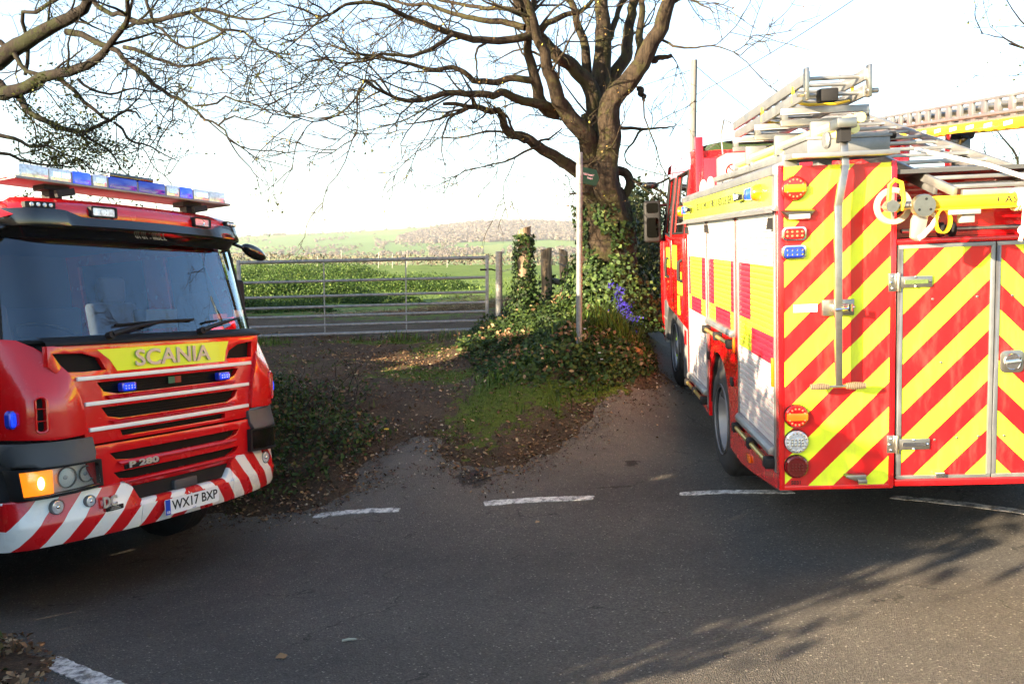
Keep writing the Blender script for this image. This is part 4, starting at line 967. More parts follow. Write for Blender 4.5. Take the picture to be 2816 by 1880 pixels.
        for yy, zz in ((2.50, .80), (1.42, .74)):
            k = MB(); k.box(min(s*W, s*(W+.02)), max(s*W, s*(W+.02)), yy-.035, yy+.035, zz, zz+.07); k.build('socket', M_black, root, bevel=.008)
        # lamps on the name strip
        for y, kind in ((.40, 'a'), (.60, 'b'), (.90, 'w'), (3.98, 'a'), (3.66, 'b'), (3.36, 'w')):
            c = Vector((s*(W+.016), y, 2.165))
            if kind == 'a': MB().lathe([(.056, 0), (.054, .03), (.04, .05), (0, .058)], c, (s, 0, 0), 18).build('side_repeater', M_amber, root)
            elif kind == 'b': q = MB(); q.box(min(c.x, c.x+s*.045), max(c.x, c.x+s*.045), y-.07, y+.07, 2.13, 2.205); q.build('side_strobe', M_blue, root, bevel=.012)
            else: q = MB(); q.prism([(y-.11, 2.175), (y+.11, 2.20), (y+.09, 2.13), (y-.08, 2.14)], 'x', min(c.x, c.x+s*.05), max(c.x, c.x+s*.05)); q.build('scene_light', M_gloss, root, bevel=.006); q = MB(); q.prism([(y-.085, 2.172), (y+.085, 2.188), (y+.07, 2.145), (y-.06, 2.15)], 'x', min(c.x+s*.045, c.x+s*.054), max(c.x+s*.045, c.x+s*.054)); q.build('scene_light_lens', M_clear, root)
    text('ISLE OF WIGHT FIRE & RESCUE SERVICE', .085, M_text, NAME[0], face_x(-W-.0172, 2.05, 2.165), .0008, .0016, width=1.9)
    # rear lamps
    round_lamp(root, -1.159, 2.163, .071, 'ra'); round_lamp(root, -1.150, .80, .071, 'ra'); round_lamp(root, -1.150, .642, .071, 'cl'); round_lamp(root, -1.150, .487, .071, 'dr')
    round_lamp(root, 1.159, 2.163, .071, 'ra'); round_lamp(root, 1.150, .80, .071, 'ra'); round_lamp(root, 1.150, .642, .071, 'cl'); round_lamp(root, 1.150, .487, .071, 'dr')
    for s in (-1, 1):
        q = MB(); c = s*1.135; n = 4
        A = [(-.11, .034), (.11, .034), (.062, -.034), (-.062, -.034)]; 
        q.add([(c+a, -.001, 2.006+b) for a, b in A]+[(c+a*.82, -.038, 2.004+b*.62) for a, b in A], [(0,1,5,4), (1,2,6,5), (2,3,7,6), (3,0,4,7), (4,5,6,7)])
        o = q.build('rear_scene_light', M_gunmetal, root, bevel=.005); q = MB(); q.box(c-.06, c+.06, -.0405, -.034, 1.985, 2.010); q.build('lens', M_clear, o)
        lamp_rect(root, (s*1.161, -.001, 1.898), .143, .085, .034, M_redlens, 'rear_strobe'); lamp_rect(root, (s*1.162, -.001, 1.790), .143, .085, .034, M_bluelens, 'rear_strobe')
    # hinges
    for s in (-1, 1):
        for z in (1.588, .61):
            h = MB(); h.box(min(s*.565, s*.612), max(s*.565, s*.612), -.012, -.004, z-.055, z+.055); h.box(min(s*.365, s*.545), max(s*.365, s*.545), -.024, -.014, z-.034, z+.034); h.cyl((s*.557, -.02, z-.055), (s*.557, -.02, z+.055), .012, 10)
            o = h.build('hinge', M_steel, root, bevel=.002)
            g = MB(); g.box(min(s*.39, s*.525), max(s*.39, s*.525), -.029, -.023, z-.012, z+.012)
            for x, dz in ((.59, .035), (.59, -.035), (.60, 0), (.38, 0), (.46, .028), (.46, -.028)): g.sphere((s*x, -.016 if x > .55 else -.026, z+dz), .008, 8)
            g.build('hinge_bolt', M_chrome, o)
    q = MB(); q.sheet(rrect(.035, .170, 1.028, 1.162, .03), [], lambda a, b: (a, -.022, b), (0, .012, 0), .3); o = q.build('door_lock', M_steel, root, bevel=.004)
    MB().lathe([(.052, -.024), (.048, -.034), (.045, -.026), (0, -.026)], (.103, 0, 1.095), (0, 1, 0), 24).build('lock_cup', M_chrome, o); q = MB(); q.bar((.06, -.036, 1.088), (.146, -.036, 1.097), .016, .022); q.build('lock_lever', M_chrome, o, bevel=.004)
    # ladder gantry pull-down pole with grips
    p = MB()
    yv = -.115
    def seg(a, b): p.bar(a, b, .042, .03, up=(0, 1, 0))
    seg((-.892, yv+.06, 2.44), (-.892, yv+.02, 2.268)); seg((-.892, yv+.02, 2.275), (-.938, yv, 2.045)); seg((-.938, yv, 2.05), (-.932, yv, 1.0))
    po = p.build('gantry_pole', M_steel, root, bevel=.003)
    MB().cyl((-1.09, yv, .992), (-.775, yv, .998), .009, 10).build('grip_rod', M_steel, po)
    for a, b in ((-1.095, -.985), (-.888, -.775)):
        g = MB(); N = 11
        for k in range(N):
            x = a+(b-a)*(k+.5)/N; r = .017+.006*math.sin(PI*(k+.5)/N); g.lathe([(r*.8, -.005), (r, -.002), (r, .002), (r*.8, .005)], (x, yv, .995), (1, 0, 0), 12)
        g.cyl((a, yv, .995), (b, yv, .995), .013, 10); g.build('grip', mat('grip_rubber', (.12, .09, .06), .6), po)
    b = MB(); b.box(-1.0, -.815, -.03, -.001, 1.405, 1.50); b.box(-.955, -.86, -.10, -.03, 1.43, 1.475); b.build('pole_bracket', M_steel, root, bevel=.003)
    b = MB(); b.tube([(-.96, -.14, 1.45), (-.89, -.145, 1.455), (-.845, -.12, 1.462)], .009, 8); b.cyl((-.875, -.14, 1.44), (-.875, -.14, 1.48), .014, 10); b.build('pole_pin', M_chrome, root)
    w = MB(); w.box(-1.162, -1.022, -.004, -.0005, 1.43, 1.476); o = w.build('warning_sticker', M_plate, root)
    text('WARNING', .018, M_text, o, face_y(-1.078, -.0046, 1.463), .0003, .0); text('beware of personnel contacting\ncables when operating gantry', .0075, M_text, o, face_y(-1.092, -.0046, 1.443), .0002, .0)
    text('5031', .032, M_text, root, face_y(-1.148, -.0016, .381), .0004, .001, name='fleet_number')
    l = MB(); l.prism([(-.865, .434), (-.745, .436), (-.745, .39), (-.80, .395), (-.865, .418)], 'y', -.05, -.001); l.box(-.80, -.745, -.07, -.04, .385, .41); l.build('tow_point', M_steel, root, bevel=.003)
    l = MB(); l.box(-.335, -.28, -.04, -.012, .405, .436); l.build('door_stay', M_chrome, root, bevel=.004)
    # roof edge plate, lockers and gear
    r_ = MB(); r_.prism([(-.14, 2.325), (-.14, 2.352), (.25, 2.372), (.25, 2.335)], 'x', -1.20, -.60); r_.build('roof_edge_plate', M_alu, root, bevel=.003)
    r_ = MB(); r_.bar((-1.18, .05, 2.345), (-1.18, 2.4, 2.38), .06, .04); r_.build('roof_rail', M_alu, root, bevel=.004)
    b = MB(); b.box(-1.0, -.50, .28, .86, 2.375, 2.47); o = b.build('roof_locker', M_alud, root, bevel=.01); b = MB(); b.box(-1.01, -.49, .275, .865, 2.466, 2.485); b.build('lid', M_alud, o, bevel=.004); b = MB(); b.cyl((-.50, .30, 2.475), (-.465, .30, 2.475), .022, 8); b.build('latch', M_black, o)
    c = MB(); c.box(-.95, -.84, -.14, .02, 2.485, 2.54); o = c.build('gantry_head', M_steel, root, bevel=.004); c = MB(); c.box(-.92, -.865, -.11, -.02, 2.41, 2.487); c.build('pivot', M_black, o); c = MB(); c.lathe([(.045, -.015), (.052, 0), (.045, .015)], (-.975, -.02, 2.43), (1, 0, 0), 14); c.build('roller', M_alud, o)
    y_ = MB()
    for dx, dz in ((0, 0), (.065, .012), (.03, -.05)): y_.tube([(-.83+dx, .02, 2.545+dz), (-1.02+dx, 2.3, 2.50+dz)], .03, 10)
    y_.build('gantry_beam', mat('pale_yellow_anodised', (.72, .62, .25), .35, metal=.35), root)
    g = MB()
    for y in (.5, 1.2, 1.9):
        x = -.83-.19*y/2.3; g.box(x-.05, x+.11, y-.02, y+.02, 2.46, 2.60); g.box(x-.02, x+.06, y-.06, y+.06, 2.30, 2.47)
    g.build('beam_clamp', M_alud, root, bevel=.004)
    g = MB(); g.box(-1.08, -.78, 2.55, 3.0, 2.25, 2.62); g.cyl((-1.02, 2.5, 2.50), (-.80, 2.5, 2.50), .05, 12); g.build('pump_control', M_midgrey, root, bevel=.02); g = MB(); g.cyl((-.90, 2.25, 2.33), (-.90, 2.25, 2.40), .06, 14); g.build('beacon', M_amber, root)
    g = MB()
    for y in (3.0, 2.6): g.lathe([(.035, -.02), (.075, -.018), (.075, .018), (.035, .02)], (-1.20, y, 2.345), (0, 0, 1), 16) if False else g.tube([(-1.2, y+.09*math.cos(PI*k/8), 2.315+.09*math.sin(PI*k/8)) for k in range(9)], .022, 8)
    g.build('roof_hook', mat('pale_paint', (.55, .50, .44), .6), root)
    o = MB().lathe([(.062, 0), (.062, .006), (0, .006)], (-1.02, 2.53, 2.46), (0, -1, 0), 20).build('no_step_sign', M_plate, root); MB().lathe([(.062, .007), (.048, .007), (.048, .009), (.062, .009), (.062, .007)], (-1.02, 2.53, 2.46), (0, -1, 0), 20, False).build('ring', M_redp, o); q = MB(); q.bar((-1.055, 2.522, 2.495), (-.985, 2.522, 2.425), .003, .012, up=(1, 0, 1)); q.build('bar', M_redp, o)
    q = MB(); q.cyl((.55, 4.6, 2.85), (.55, 4.6, 3.65), .006, 6); q.build('aerial', M_steel, root)
    # rear recess: roller, hose tube, spindle
    q = MB(); q.tube([(-.53, .1, 2.03), (-.53, 1.0, 2.22), (-.53, 1.8, 2.38)], .05, 14); tubeo = q.build('hose_tube', M_black, root)
    for k in range(5):
        t = .08+.17*k; c0 = Vector((-.53, .1+.9*t, 2.03+.19*t)); MB().cyl(c0, c0+Vector((0, .075, .016)), .0515, 14).build('white_band', M_white, tubeo)
    q = MB(); q.cyl((-.5, .10, 1.885), (.56, .10, 1.885), .014, 10); q.build('spindle', M_steel, root); q = MB(); q.lathe([(.02, -.05), (.045, -.04), (.045, -.02), (.03, -.015), (.03, .02), (.045, .025), (.045, .045), (.02, .05)], (-.24, .10, 1.885), (1, 0, 0), 14); q.build('spindle_roller', M_black, root)
    q = MB(); q.box(-.56, .56, .60, .63, 1.84, 2.22); q.build('recess_back', M_red, root)

# ---------------------------------------------------------------- place the two engines
POSE_R = pose((2.906, 5.041, -.014), -3.542, 1.674, -2.294)
POSE_L = pose((-2.430, 6.300, -.739), 63.864, -4.181, 1.923)
eng_r = thing('fire_engine', 'red fire engine seen from behind, with yellow and red chevrons and ladders on its roof', 'fire engine', POSE_R, 'fire engines')
FRAME = Matrix.Identity(4); build_body(eng_r, True)
FRAME = Matrix.Translation((0, L_BODY, .02)) @ Matrix.Rotation(PI, 4, 'Z'); build_cab(eng_r, False)
arm_mirror(eng_r, 1); arm_mirror(eng_r, -1)
mm = MB(); mm.tube([(1.10, .50, 2.66), (1.18, .36, 2.62), (1.26, .28, 2.60)], .016, 8); mm.sphere((1.32, .26, 2.59), .10, 14, (1.2, .7, .5)); mm.build('kerb_mirror', M_gloss, eng_r)
lamp_rect(eng_r, (1.16, .20, 1.372), .06, .125, .06, M_blue, 'corner_strobe', surround=M_bluelens, ribs=False)
q = MB(); q.box(1.02, 1.10, 2.80, 2.84, .9, 2.92); q.box(-1.10, -1.02, 2.80, 2.84, .9, 2.92); q.box(-1.1, 1.1, 2.80, 2.83, 1.0, 2.70); q.build('cab_bulkhead', M_red, eng_r, bevel=.004)
FRAME = Matrix.Identity(4)
q = MB(); q.box(-1.2, -1.0, 3.98, 4.62, .28, .93); q.build('fuel_tank', M_midgrey, eng_r, bevel=.04); q = MB(); q.box(1.0, 1.2, 3.98, 4.62, .28, .93); q.build('fuel_tank', M_midgrey, eng_r, bevel=.04)
q = MB(); q.box(-1.204, -1.2, 4.30, 4.45, .70, .86); q.build('hazard_sticker', M_redp, eng_r)
# brackets that carry the short ladder
for y in (.93, 1.74, 2.60):
    q = MB()
    x0, x1, z0, z1, w = -1.0, -.41, 2.632, 2.752, .045
    q.box(x0, x1, y-.02, y+.02, z1-w, z1); q.box(x0, x1, y-.02, y+.02, z0, z0+w*.8); q.box(x0, x0+w, y-.02, y+.02, z0+w*.8, z1-w); q.box(x1-w, x1, y-.02, y+.02, z0+w*.8, z1-w)
    q.box(-.74, -.66, y-.03, y+.03, 2.24, z0); q.build('ladder_bracket', M_alu, eng_r, bevel=.004)

eng_l = thing('fire_engine', 'red fire engine facing right with red and white striped bumper and blue light bar', 'fire engine', POSE_L, 'fire engines')
build_cab(eng_l, True)
FRAME = Matrix.Translation((0, L_BODY, -.02)) @ Matrix.Rotation(PI, 4, 'Z'); build_body(eng_l, False, rear_wheel_z=.51)
FRAME = Matrix.Identity(4)

# ---------------------------------------------------------------- ladders carried on the right engine
def truss_rail(b, x, y0, y1, z0f, h, ch=.022, step=.16, w=.03):
    b.bar((x, y0, z0f(y0)), (x, y1, z0f(y1)), w, ch); b.bar((x, y0, z0f(y0)+h), (x, y1, z0f(y1)+h), w, ch)
    n = int((y1-y0)/step)
    for k in range(n+1):
        y = y0+(y1-y0)*k/n; b.box(x-w*.45, x+w*.45, y-.035, y+.035, z0f(y)+ch*.4, z0f(y)+h-ch*.4)
# short two-section ladder
lad = thing('roof_ladder', 'short aluminium two-section ladder on square brackets, left side of the roof', 'ladder', POSE_R, 'ladders on the right fire engine')
for sec, (z0, y0, y1, xw) in enumerate(((2.772, .70, 3.0, .195), (2.872, .66, 3.1, .185))):
    for s in (-1, 1):
        b = MB(); b.box(-.705+s*xw-.013, -.705+s*xw+.013, y0, y1, z0, z0+.075); b.build('ladder_beam', M_alu, lad, bevel=.004)
    for k in range(9):
        y = y0+.10+k*.265; b = MB(); b.cyl((-.705-xw, y, z0+.04), (-.705+xw, y, z0+.04), .015, 10); b.build('rung', M_alu, lad)
b = MB(); 
for s in (-1, 1): b.box(-.705+s*.20-.012, -.705+s*.20+.012, .62, .68, 2.76, 2.965); b.cyl((-.705+s*.18, .65, 2.80), (-.705+s*.26, .65, 2.80), .018, 10)
b.build('end_fitting', M_steel, lad, bevel=.003)
b = MB(); b.tube([(-.90, .98, 2.90), (-.905, .98, 2.80), (-.80, .97, 2.775), (-.6, .97, 2.775), (-.51, .97, 2.79), (-.50, .98, 2.89)], .012, 6); b.tube([(-.90, 1.9, 2.90), (-.905, 1.9, 2.80), (-.80, 1.9, 2.775), (-.55, 1.9, 2.775)], .012, 6); b.build('strap', M_ladyel, lad)
b = MB(); b.box(-.80, -.68, .70, .80, 2.755, 2.84); b.build('clamp', M_black, lad, bevel=.01); b = MB(); b.tube([(-1.0+.01, 3.15, 2.66), (-1.0, 3.18, 2.85), (-.98, 3.12, 2.98), (-.93, 3.05, 2.94)], .008, 6); b.build('end_hoop', M_steel, lad)
# sloping main ladder
zA = lambda y: 2.085+.262*(y+.35)
lad = thing('extension_ladder', 'long silver extension ladder sloping down to the yellow bar at the rear', 'ladder', POSE_R, 'ladders on the right fire engine')
for sec, (dz, xa, xb, y0, y1) in enumerate(((0, -.38, .20, -.33, 3.5), (-.06, -.345, .165, .0, 3.6))):
    for x in (xa, xb):
        b = MB(); b.bar((x, y0, zA(y0)+dz), (x, y1, zA(y1)+dz), .024, .05); b.build('ladder_beam', M_alu, lad, bevel=.004)
    if sec < 2:
        n = int((y1-y0)/.25)
        for k in range(n):
            y = y0+.12+k*.25; b = MB(); b.box(xa, xb, y-.013, y+.013, zA(y)+dz-.012, zA(y)+dz+.012); b.build('rung', M_alu, lad, bevel=.004)
b = MB(); b.tube([(-.24, .55, 2.40), (-.05, .0, 2.245), (.10, -.36, 2.10)], .013, 10); b.build('prop_pole', M_white, lad)
b = MB(); b.box(-.34, .18, -.335, -.30, 2.06, 2.10); b.build('end_plate', M_alu, lad, bevel=.004)
yb = -.37
b = MB(); b.prism([(yb-.035, 2.005), (yb-.042, 2.02), (yb-.042, 2.052), (yb-.03, 2.068), (yb+.03, 2.068), (yb+.04, 2.05), (yb+.04, 2.005)], 'x', -.57, 1.0); o = b.build('yellow_bar', M_ladyel, lad, bevel=.003)
b = MB(); b.box(-.57, 1.0, yb-.045, yb+.04, 1.992, 2.004); b.build('bar_flange', M_ladyel, o)
text('+ AS', .05, M_text, o, face_y(-.15, yb-.0432, 2.034), .0005, .0006, width=.115); text('e', .05, M_text, o, face_y(-.025, yb-.0432, 2.032), .0005, .0006)
b = MB(); b.lathe([(.10, -.012), (.104, 0), (.10, .012), (.073, .012), (.073, -.012), (.10, -.012)], (-.70, -.30, 2.028), (0, 1, 0), 32, False); o = b.build('pulley_wheel', mat('cream_plastic', (.30, .25, .20), .5), lad); b = MB(); b.box(-.705, -.695, -.31, -.29, 1.95, 2.10); b.box(-.77, -.63, -.31, -.29, 2.02, 2.032); b.build('spoke', M_alud, o)
b = MB(); b.lathe([(.058, -.02), (.062, -.01), (.062, .02), (0, .02)], (-.585, yb-.05, 2.02), (0, 1, 0), 26); b.cyl((-.585, yb-.072, 2.02), (-.585, yb-.06, 2.02), .057, 26); o = b.build('end_disc', M_steel, lad)
for a in (80, 215, 325): MB().cyl((-.585+.036*math.cos(math.radians(a)), yb-.076, 2.02+.036*math.sin(math.radians(a))), (-.585+.036*math.cos(math.radians(a)), yb-.07, 2.02+.036*math.sin(math.radians(a))), .007, 10).build('bolt', M_text, o)
b = MB(); b.tube([(-.70, yb-.01, 2.0), (-.755, yb-.02, 2.03), (-.75, yb-.02, 2.14), (-.725, yb-.02, 2.165), (-.69, yb-.02, 2.15), (-.675, yb-.02, 2.06), (-.69, yb-.02, 2.0)], .012, 8); b.build('snap_hook', M_ladyel, lad)
b = MB(); b.cyl((-.745, yb-.05, 2.025), (-.745, yb+.01, 2.025), .034, 16); b.cyl((-.72, yb, 2.025), (-.57, yb, 2.03), .022, 10); b.build('axle', M_steel, lad)
b = MB(); b.prism([(-.605, 2.0), (-.54, 2.0), (-.565, 1.87), (-.60, 1.83), (-.635, 1.85), (-.63, 1.95)], 'y', yb-.03, yb+.01); b.build('spade_plate', M_rim, lad, bevel=.006)
b = MB(); b.tube([(-.53, yb, 1.99), (-.505, yb-.03, 1.955), (-.53, yb-.03, 1.91), (-.575, yb-.03, 1.86), (-.60, yb-.03, 1.845)], .014, 8); b.build('webbing_strap', M_rope, lad)
b = MB(); n = 20; P = []
for k in range(n):
    a = 2*PI*k/n
    for yy, rr in ((yb-.045, .062), (yb+.0, .062), (yb+.0, .055), (yb-.045, .055)): P.append((-.47+rr*math.cos(a)*.8, yy+.02*math.cos(a), 1.935+rr*1.1*math.sin(a)))
b.add(P, [(4*k+j, 4*((k+1) % n)+j, 4*((k+1) % n)+(j+1) % 4, 4*k+(j+1) % 4) for k in range(n) for j in range(4)]); b.build('yellow_ring', M_ladyel, lad)
b = MB(); b.box(-.37, -.30, yb-.02, yb+.04, 1.92, 1.99); b.box(-.45, -.28, yb-.045, yb-.035, 1.965, 1.992); b.build('hinge_block', M_ltgrey, lad, bevel=.004)
b = MB(); 
for k in range(6): b.tube([(-.085+.016*k+.048*math.sin(t*2*PI/16)*0, yb+.052*math.cos(2*PI*t/16), 2.032+.052*math.sin(2*PI*t/16)) for t in range(17)], .009, 6, False)
b.tube([(-.055, yb-.05, 2.0), (-.058, yb-.05, 1.93), (-.06, yb-.05, 1.885)], .013, 8); b.sphere((-.062, yb-.05, 1.868), .03, 10, (1, .8, .9)); b.tube([(-.066, yb-.05, 1.85), (-.08, yb-.055, 1.81)], .011, 8); b.build('rope_lashing', M_rope, lad)
# trussed ladder on the far side
zB = lambda y: 2.50+.075*y
lad = thing('trussed_ladder', 'trussed aluminium ladder with yellow lower beam on the far side of the roof', 'ladder', POSE_R, 'ladders on the right fire engine')
for x in (.80, 1.12):
    b = MB(); truss_rail(b, x, .4, 5.0, lambda y: zB(y)+.115, .115, step=.20); b.build('upper_truss', M_alu, lad, bevel=.002)
    b = MB(); truss_rail(b, x+.02, .4, 5.0, lambda y: zB(y)+.072, .035, step=.2); b.build('middle_truss', M_alu, lad)
    b = MB(); b.bar((x, .4, zB(.4)+.03), (x, 5.0, zB(5.0)+.03), .04, .07); b.build('yellow_beam', M_ladyel, lad, bevel=.004)
    b = MB()
    for k in range(14): y = .5+k*.3; b.box(x-.0225, x-.0195, y, y+.12, zB(y)+.02, zB(y)+.05)
    b.build('reflective_mark', M_white, lad)
n = 20
for k in range(n):
    y = .5+k*.225; b = MB(); b.cyl((.80, y, zB(y)+.18), (1.12, y, zB(y)+.18), .016, 8); b.build('rung', M_alu, lad)
b = MB(); b.box(.88, 1.04, 2.6, 2.75, 2.30, 2.80); b.cyl((.86, 2.62, 2.70), (1.06, 2.62, 2.70), .06, 12); b.build('support_post', M_gloss, lad, bevel=.01)

# red line of the chevrons carries on: nothing else on the engines

# ================================================================ GATE, POSTS, SIGN
M_galv = mat('galvanised_steel', (.22, .23, .24), .5, metal=.55, vary=.35, vscale=18, dirt=.2)
M_galvp = mat('weathered_post_metal', (.28, .275, .26), .6, metal=.35, vary=.3, vscale=25)
def wood_material(name, c0, c1, sc=6):
    m = mat(name, c0, .85); t = m.node_tree; b = t.nodes['Principled BSDF']; tc = t.nodes.new('ShaderNodeTexCoord')
    mp = t.nodes.new('ShaderNodeMapping'); mp.inputs['Scale'].default_value = (sc*6, sc*6, sc*.6); n = t.nodes.new('ShaderNodeTexNoise'); n.inputs['Detail'].default_value = 7; n.inputs['Scale'].default_value = 1
    t.links.new(tc.outputs['Object'], mp.inputs[0]); t.links.new(mp.outputs[0], n.inputs['Vector'])
    r = t.nodes.new('ShaderNodeValToRGB'); r.color_ramp.elements[0].position = .32; r.color_ramp.elements[1].position = .68
    r.color_ramp.elements[0].color = (*c0, 1); r.color_ramp.elements[1].color = (*c1, 1); t.links.new(n.outputs[0], r.inputs[0]); t.links.new(r.outputs[0], b.inputs['Base Color'])
    bp = t.nodes.new('ShaderNodeBump'); bp.inputs['Strength'].default_value = .8; bp.inputs['Distance'].default_value = .02; t.links.new(n.outputs[0], bp.inputs['Height']); t.links.new(bp.outputs[0], b.inputs['Normal'])
    return m
M_wood = wood_material('weathered_wood', (.11, .075, .045), (.34, .25, .16))
M_barkpost = wood_material('grey_fence_wood', (.12, .095, .07), (.30, .25, .20))
def gpt(x, y, dz=0): return Vector((x, y, float(groundz(np.array([x]), np.array([y]))[0])+dz))

A, B = Vector((-4.05, 12.6, .585)), Vector((-.385, 13.1, .665))      # bottom rail ends
gate = thing('field_gate', 'galvanised seven-bar metal field gate, closed across the track', 'gate', Matrix.Translation(A))
def gp(s, h): p = A+(B-A)*s+Vector((0, 0, h)); return p-A
for k, h in enumerate((0, .135, .275, .415, .575, .80, 1.10)):
    MB().tube([gp(0, h), gp(.5, h), gp(1, h)], .026 if k in (0, 6) else .021, 10).build('rail', M_galv, gate)
for s in (0, 1):
    b = MB(); p0, p1 = gp(s, -.03), gp(s, 1.14); b.bar(p0, p1, .05, .05, up=(0, 1, 0)); b.build('end_stile', M_galv, gate, bevel=.004)
for s in (.335, .665):
    b = MB(); b.bar(gp(s, 0)+Vector((0, -.02, 0)), gp(s, 1.10)+Vector((0, -.02, 0)), .018, .006, up=(0, 1, 0)); b.build('upright', M_galv, gate)
b = MB(); b.tube([gp(.985, .92), gp(1.02, .92), gp(1.035, .90)], .012, 6); b.box(3.56, 3.66, .46, .50, .98, 1.01); b.build('latch', M_black, gate)

def round_post(name, x, y, h, r, m, label, cat='post', lean=(0, 0), taper=.92, rough=.0, n=14, group=None, top_tilt=0):
    base = gpt(x, y, -.15); o = thing(name, label, cat, Matrix.Translation(base), group); b = MB(); P = []; seg = 9
    for k in range(seg+1):
        t = k/seg; P.append(Vector((lean[0]*t, lean[1]*t, (h+.15)*t)))
    b.tube(P, [r*(1-(1-taper)*k/seg)*(1+random.uniform(-rough, rough)) for k in range(seg+1)], n)
    if rough or top_tilt:
        vs_ = []
        for (a, c, d) in b.v:
            k = 1+random.uniform(-rough, rough)*.8; dz = (a*top_tilt*2+random.uniform(-.012, .012)) if d > h+.1 else 0
            vs_.append((lean[0]*d/(h+.15)+(a-lean[0]*d/(h+.15))*k, lean[1]*d/(h+.15)+(c-lean[1]*d/(h+.15))*k, d+dz))
        b.v = vs_
    b.build('shaft', m, o, ang=60); return o
o = round_post('gate_post', -.20, 13.05, 1.12, .052, M_galvp, 'grey round metal post with wire rings beside the gate', n=16, taper=1.0)
rg = MB()
for z in (.3, .55, .8, 1.0, 1.15): rg.lathe([(.053, -.006), (.058, -.004), (.058, .004), (.053, .006)], (0, 0, z), (0, 0, 1), 16)
rg.build('wire_ring', M_galv, o); MB().lathe([(.05, 0), (.056, .004), (.05, .02), (0, .024)], (0, 0, 1.27), (0, 0, 1), 16).build('cap', M_galvp, o)
ivypost = round_post('old_gate_post', .185, 12.95, 1.36, .115, M_wood, 'old timber post wrapped in ivy from the ground almost to its top', rough=.06, taper=.85, top_tilt=.2)
post2 = round_post('fence_post', .56, 13.5, 1.00, .095, M_wood, 'thick brown timber fence post with a wire round its top', lean=(-.02, 0), rough=.07, top_tilt=.1)
post3 = round_post('fence_post', .93, 14.6, 1.00, .085, M_wood, 'brown timber fence post braced by a sloping log, beside the signpost', lean=(-.05, 0), rough=.07, top_tilt=-.2)
br = thing('brace_log', 'short grey log bracing the two brown fence posts', 'log', Matrix.Translation(gpt(.56, 13.5, .42)))
MB().tube([(.02, .02, .08), (.17, .5, .05), (.36, 1.08, -.02)], [.055, .052, .048], 10).build('shaft', M_barkpost, br)
for zz, lb in ((.98, 'upper'), (.82, 'second')):
    P = []
    for x, y in ((-.15, 13.02), (.185, 12.95), (.56, 13.5), (.93, 14.6), (1.6, 15.8)):
        P.append(gpt(x, y, zz-(.08 if x > .9 else 0)))
    w = MB(); w.tube([p+Vector((0, 0, 0)) for p in P], .0035, 4)
    for i in range(len(P)-1):
        for t in np.linspace(.1, .9, 6):
            c = P[i]+(P[i+1]-P[i])*t; w.tube([c+Vector((-.02, 0, -.02)), c+Vector((.02, 0, .02))], .003, 3); w.tube([c+Vector((.02, 0, -.02)), c+Vector((-.02, 0, .02))], .003, 3)
    tag(w.build('barbed_wire', M_galv), 'rusty barbed wire, %s strand between the timber posts' % lb, 'wire', 'fence wires')

M_pole = mat('grey_sign_pole', (.13, .14, .155), .55, metal=.4, vary=.3, vscale=22)
sp = thing('footpath_sign', 'tall grey metal signpost with a small finger board at its top', 'signpost', Matrix.Translation(gpt(.76, 9.55, -.05)))
MB().tube([(0, 0, 0), (-.006, 0, 1.1), (-.012, 0, 2.20)], .034, 16).build('pole', M_pole, sp)
M_sign = mat('dark_green_sign', (.025, .085, .055), .85, spec=.1)
# finger board points right and away
c = Vector((-.012, -.0, 1.96)); d = Vector((.62, .72, -.05)).normalized(); up_ = Vector((0, 0, 1)); nrm = d.cross(up_)
b = MB(); L_ = .34; P = [(0, .09), (L_*.84, .09), (L_, 0), (L_*.84, -.09), (0, -.09)]
V0 = [c+d*(a+.03)+up_*z+nrm*.010 for a, z in P]; V1 = [c+d*(a+.03)+up_*z-nrm*.010 for a, z in P]
b.add(V0+V1, [tuple(range(5)), tuple(range(9, 4, -1))]+[(i, 5+i, 5+(i+1) % 5, (i+1) % 5) for i in range(5)]); fb = b.build('finger_board', M_sign, sp)
Mt = Matrix(((d.x, up_.x, nrm.x, 0), (d.y, up_.y, nrm.y, 0), (d.z, up_.z, nrm.z, 0), (0, 0, 0, 1)))
text('Public Footpath NT63\nNewport', .036, M_plate, fb, Matrix.Translation(c+d*.19+nrm*.0112) @ Mt, .0006, .0002, width=.26)
b = MB(); b.lathe([(.037, -.10), (.037, .10)], (-.012, 0, 1.96), (0, 0, 1), 16); b.build('collar', M_galv, sp)

# telegraph pole and wires
tp = thing('telegraph_pole', 'slim pale wooden telegraph pole rising behind the right fire engine cab', 'telegraph pole', Matrix.Translation((4.15, 19.8, .55)))
MB().tube([(0, 0, -.3), (0, 0, 2), (.0, 0, 5.75)], [.09, .082, .07], 12).build('shaft', wood_material('pole_wood', (.075, .072, .07), (.15, .148, .145), 3), tp)
b = MB(); b.cyl((-.06, -.1, 3.2), (-.06, -.1, 3.5), .05, 8); b.build('junction_box', M_black, tp)
b = MB()
for k in range(8): b.cyl((-.075 if k % 2 else .075, -.02, 2.2+.4*k), (-.17 if k % 2 else .17, -.02, 2.2+.4*k), .01, 6)
b.build('climbing_step', M_galv, tp)
def wire(p0, p1, sag, label):
    p0, p1 = Vector(p0), Vector(p1); b = MB(); b.tube([p0+(p1-p0)*t-Vector((0, 0, sag*4*t*(1-t))) for t in np.linspace(0, 1, 25)], .008, 4)
    tag(b.build('overhead_wire', M_black), label, 'wire', 'overhead wires')
top = Vector((4.15, 19.8, 6.2))
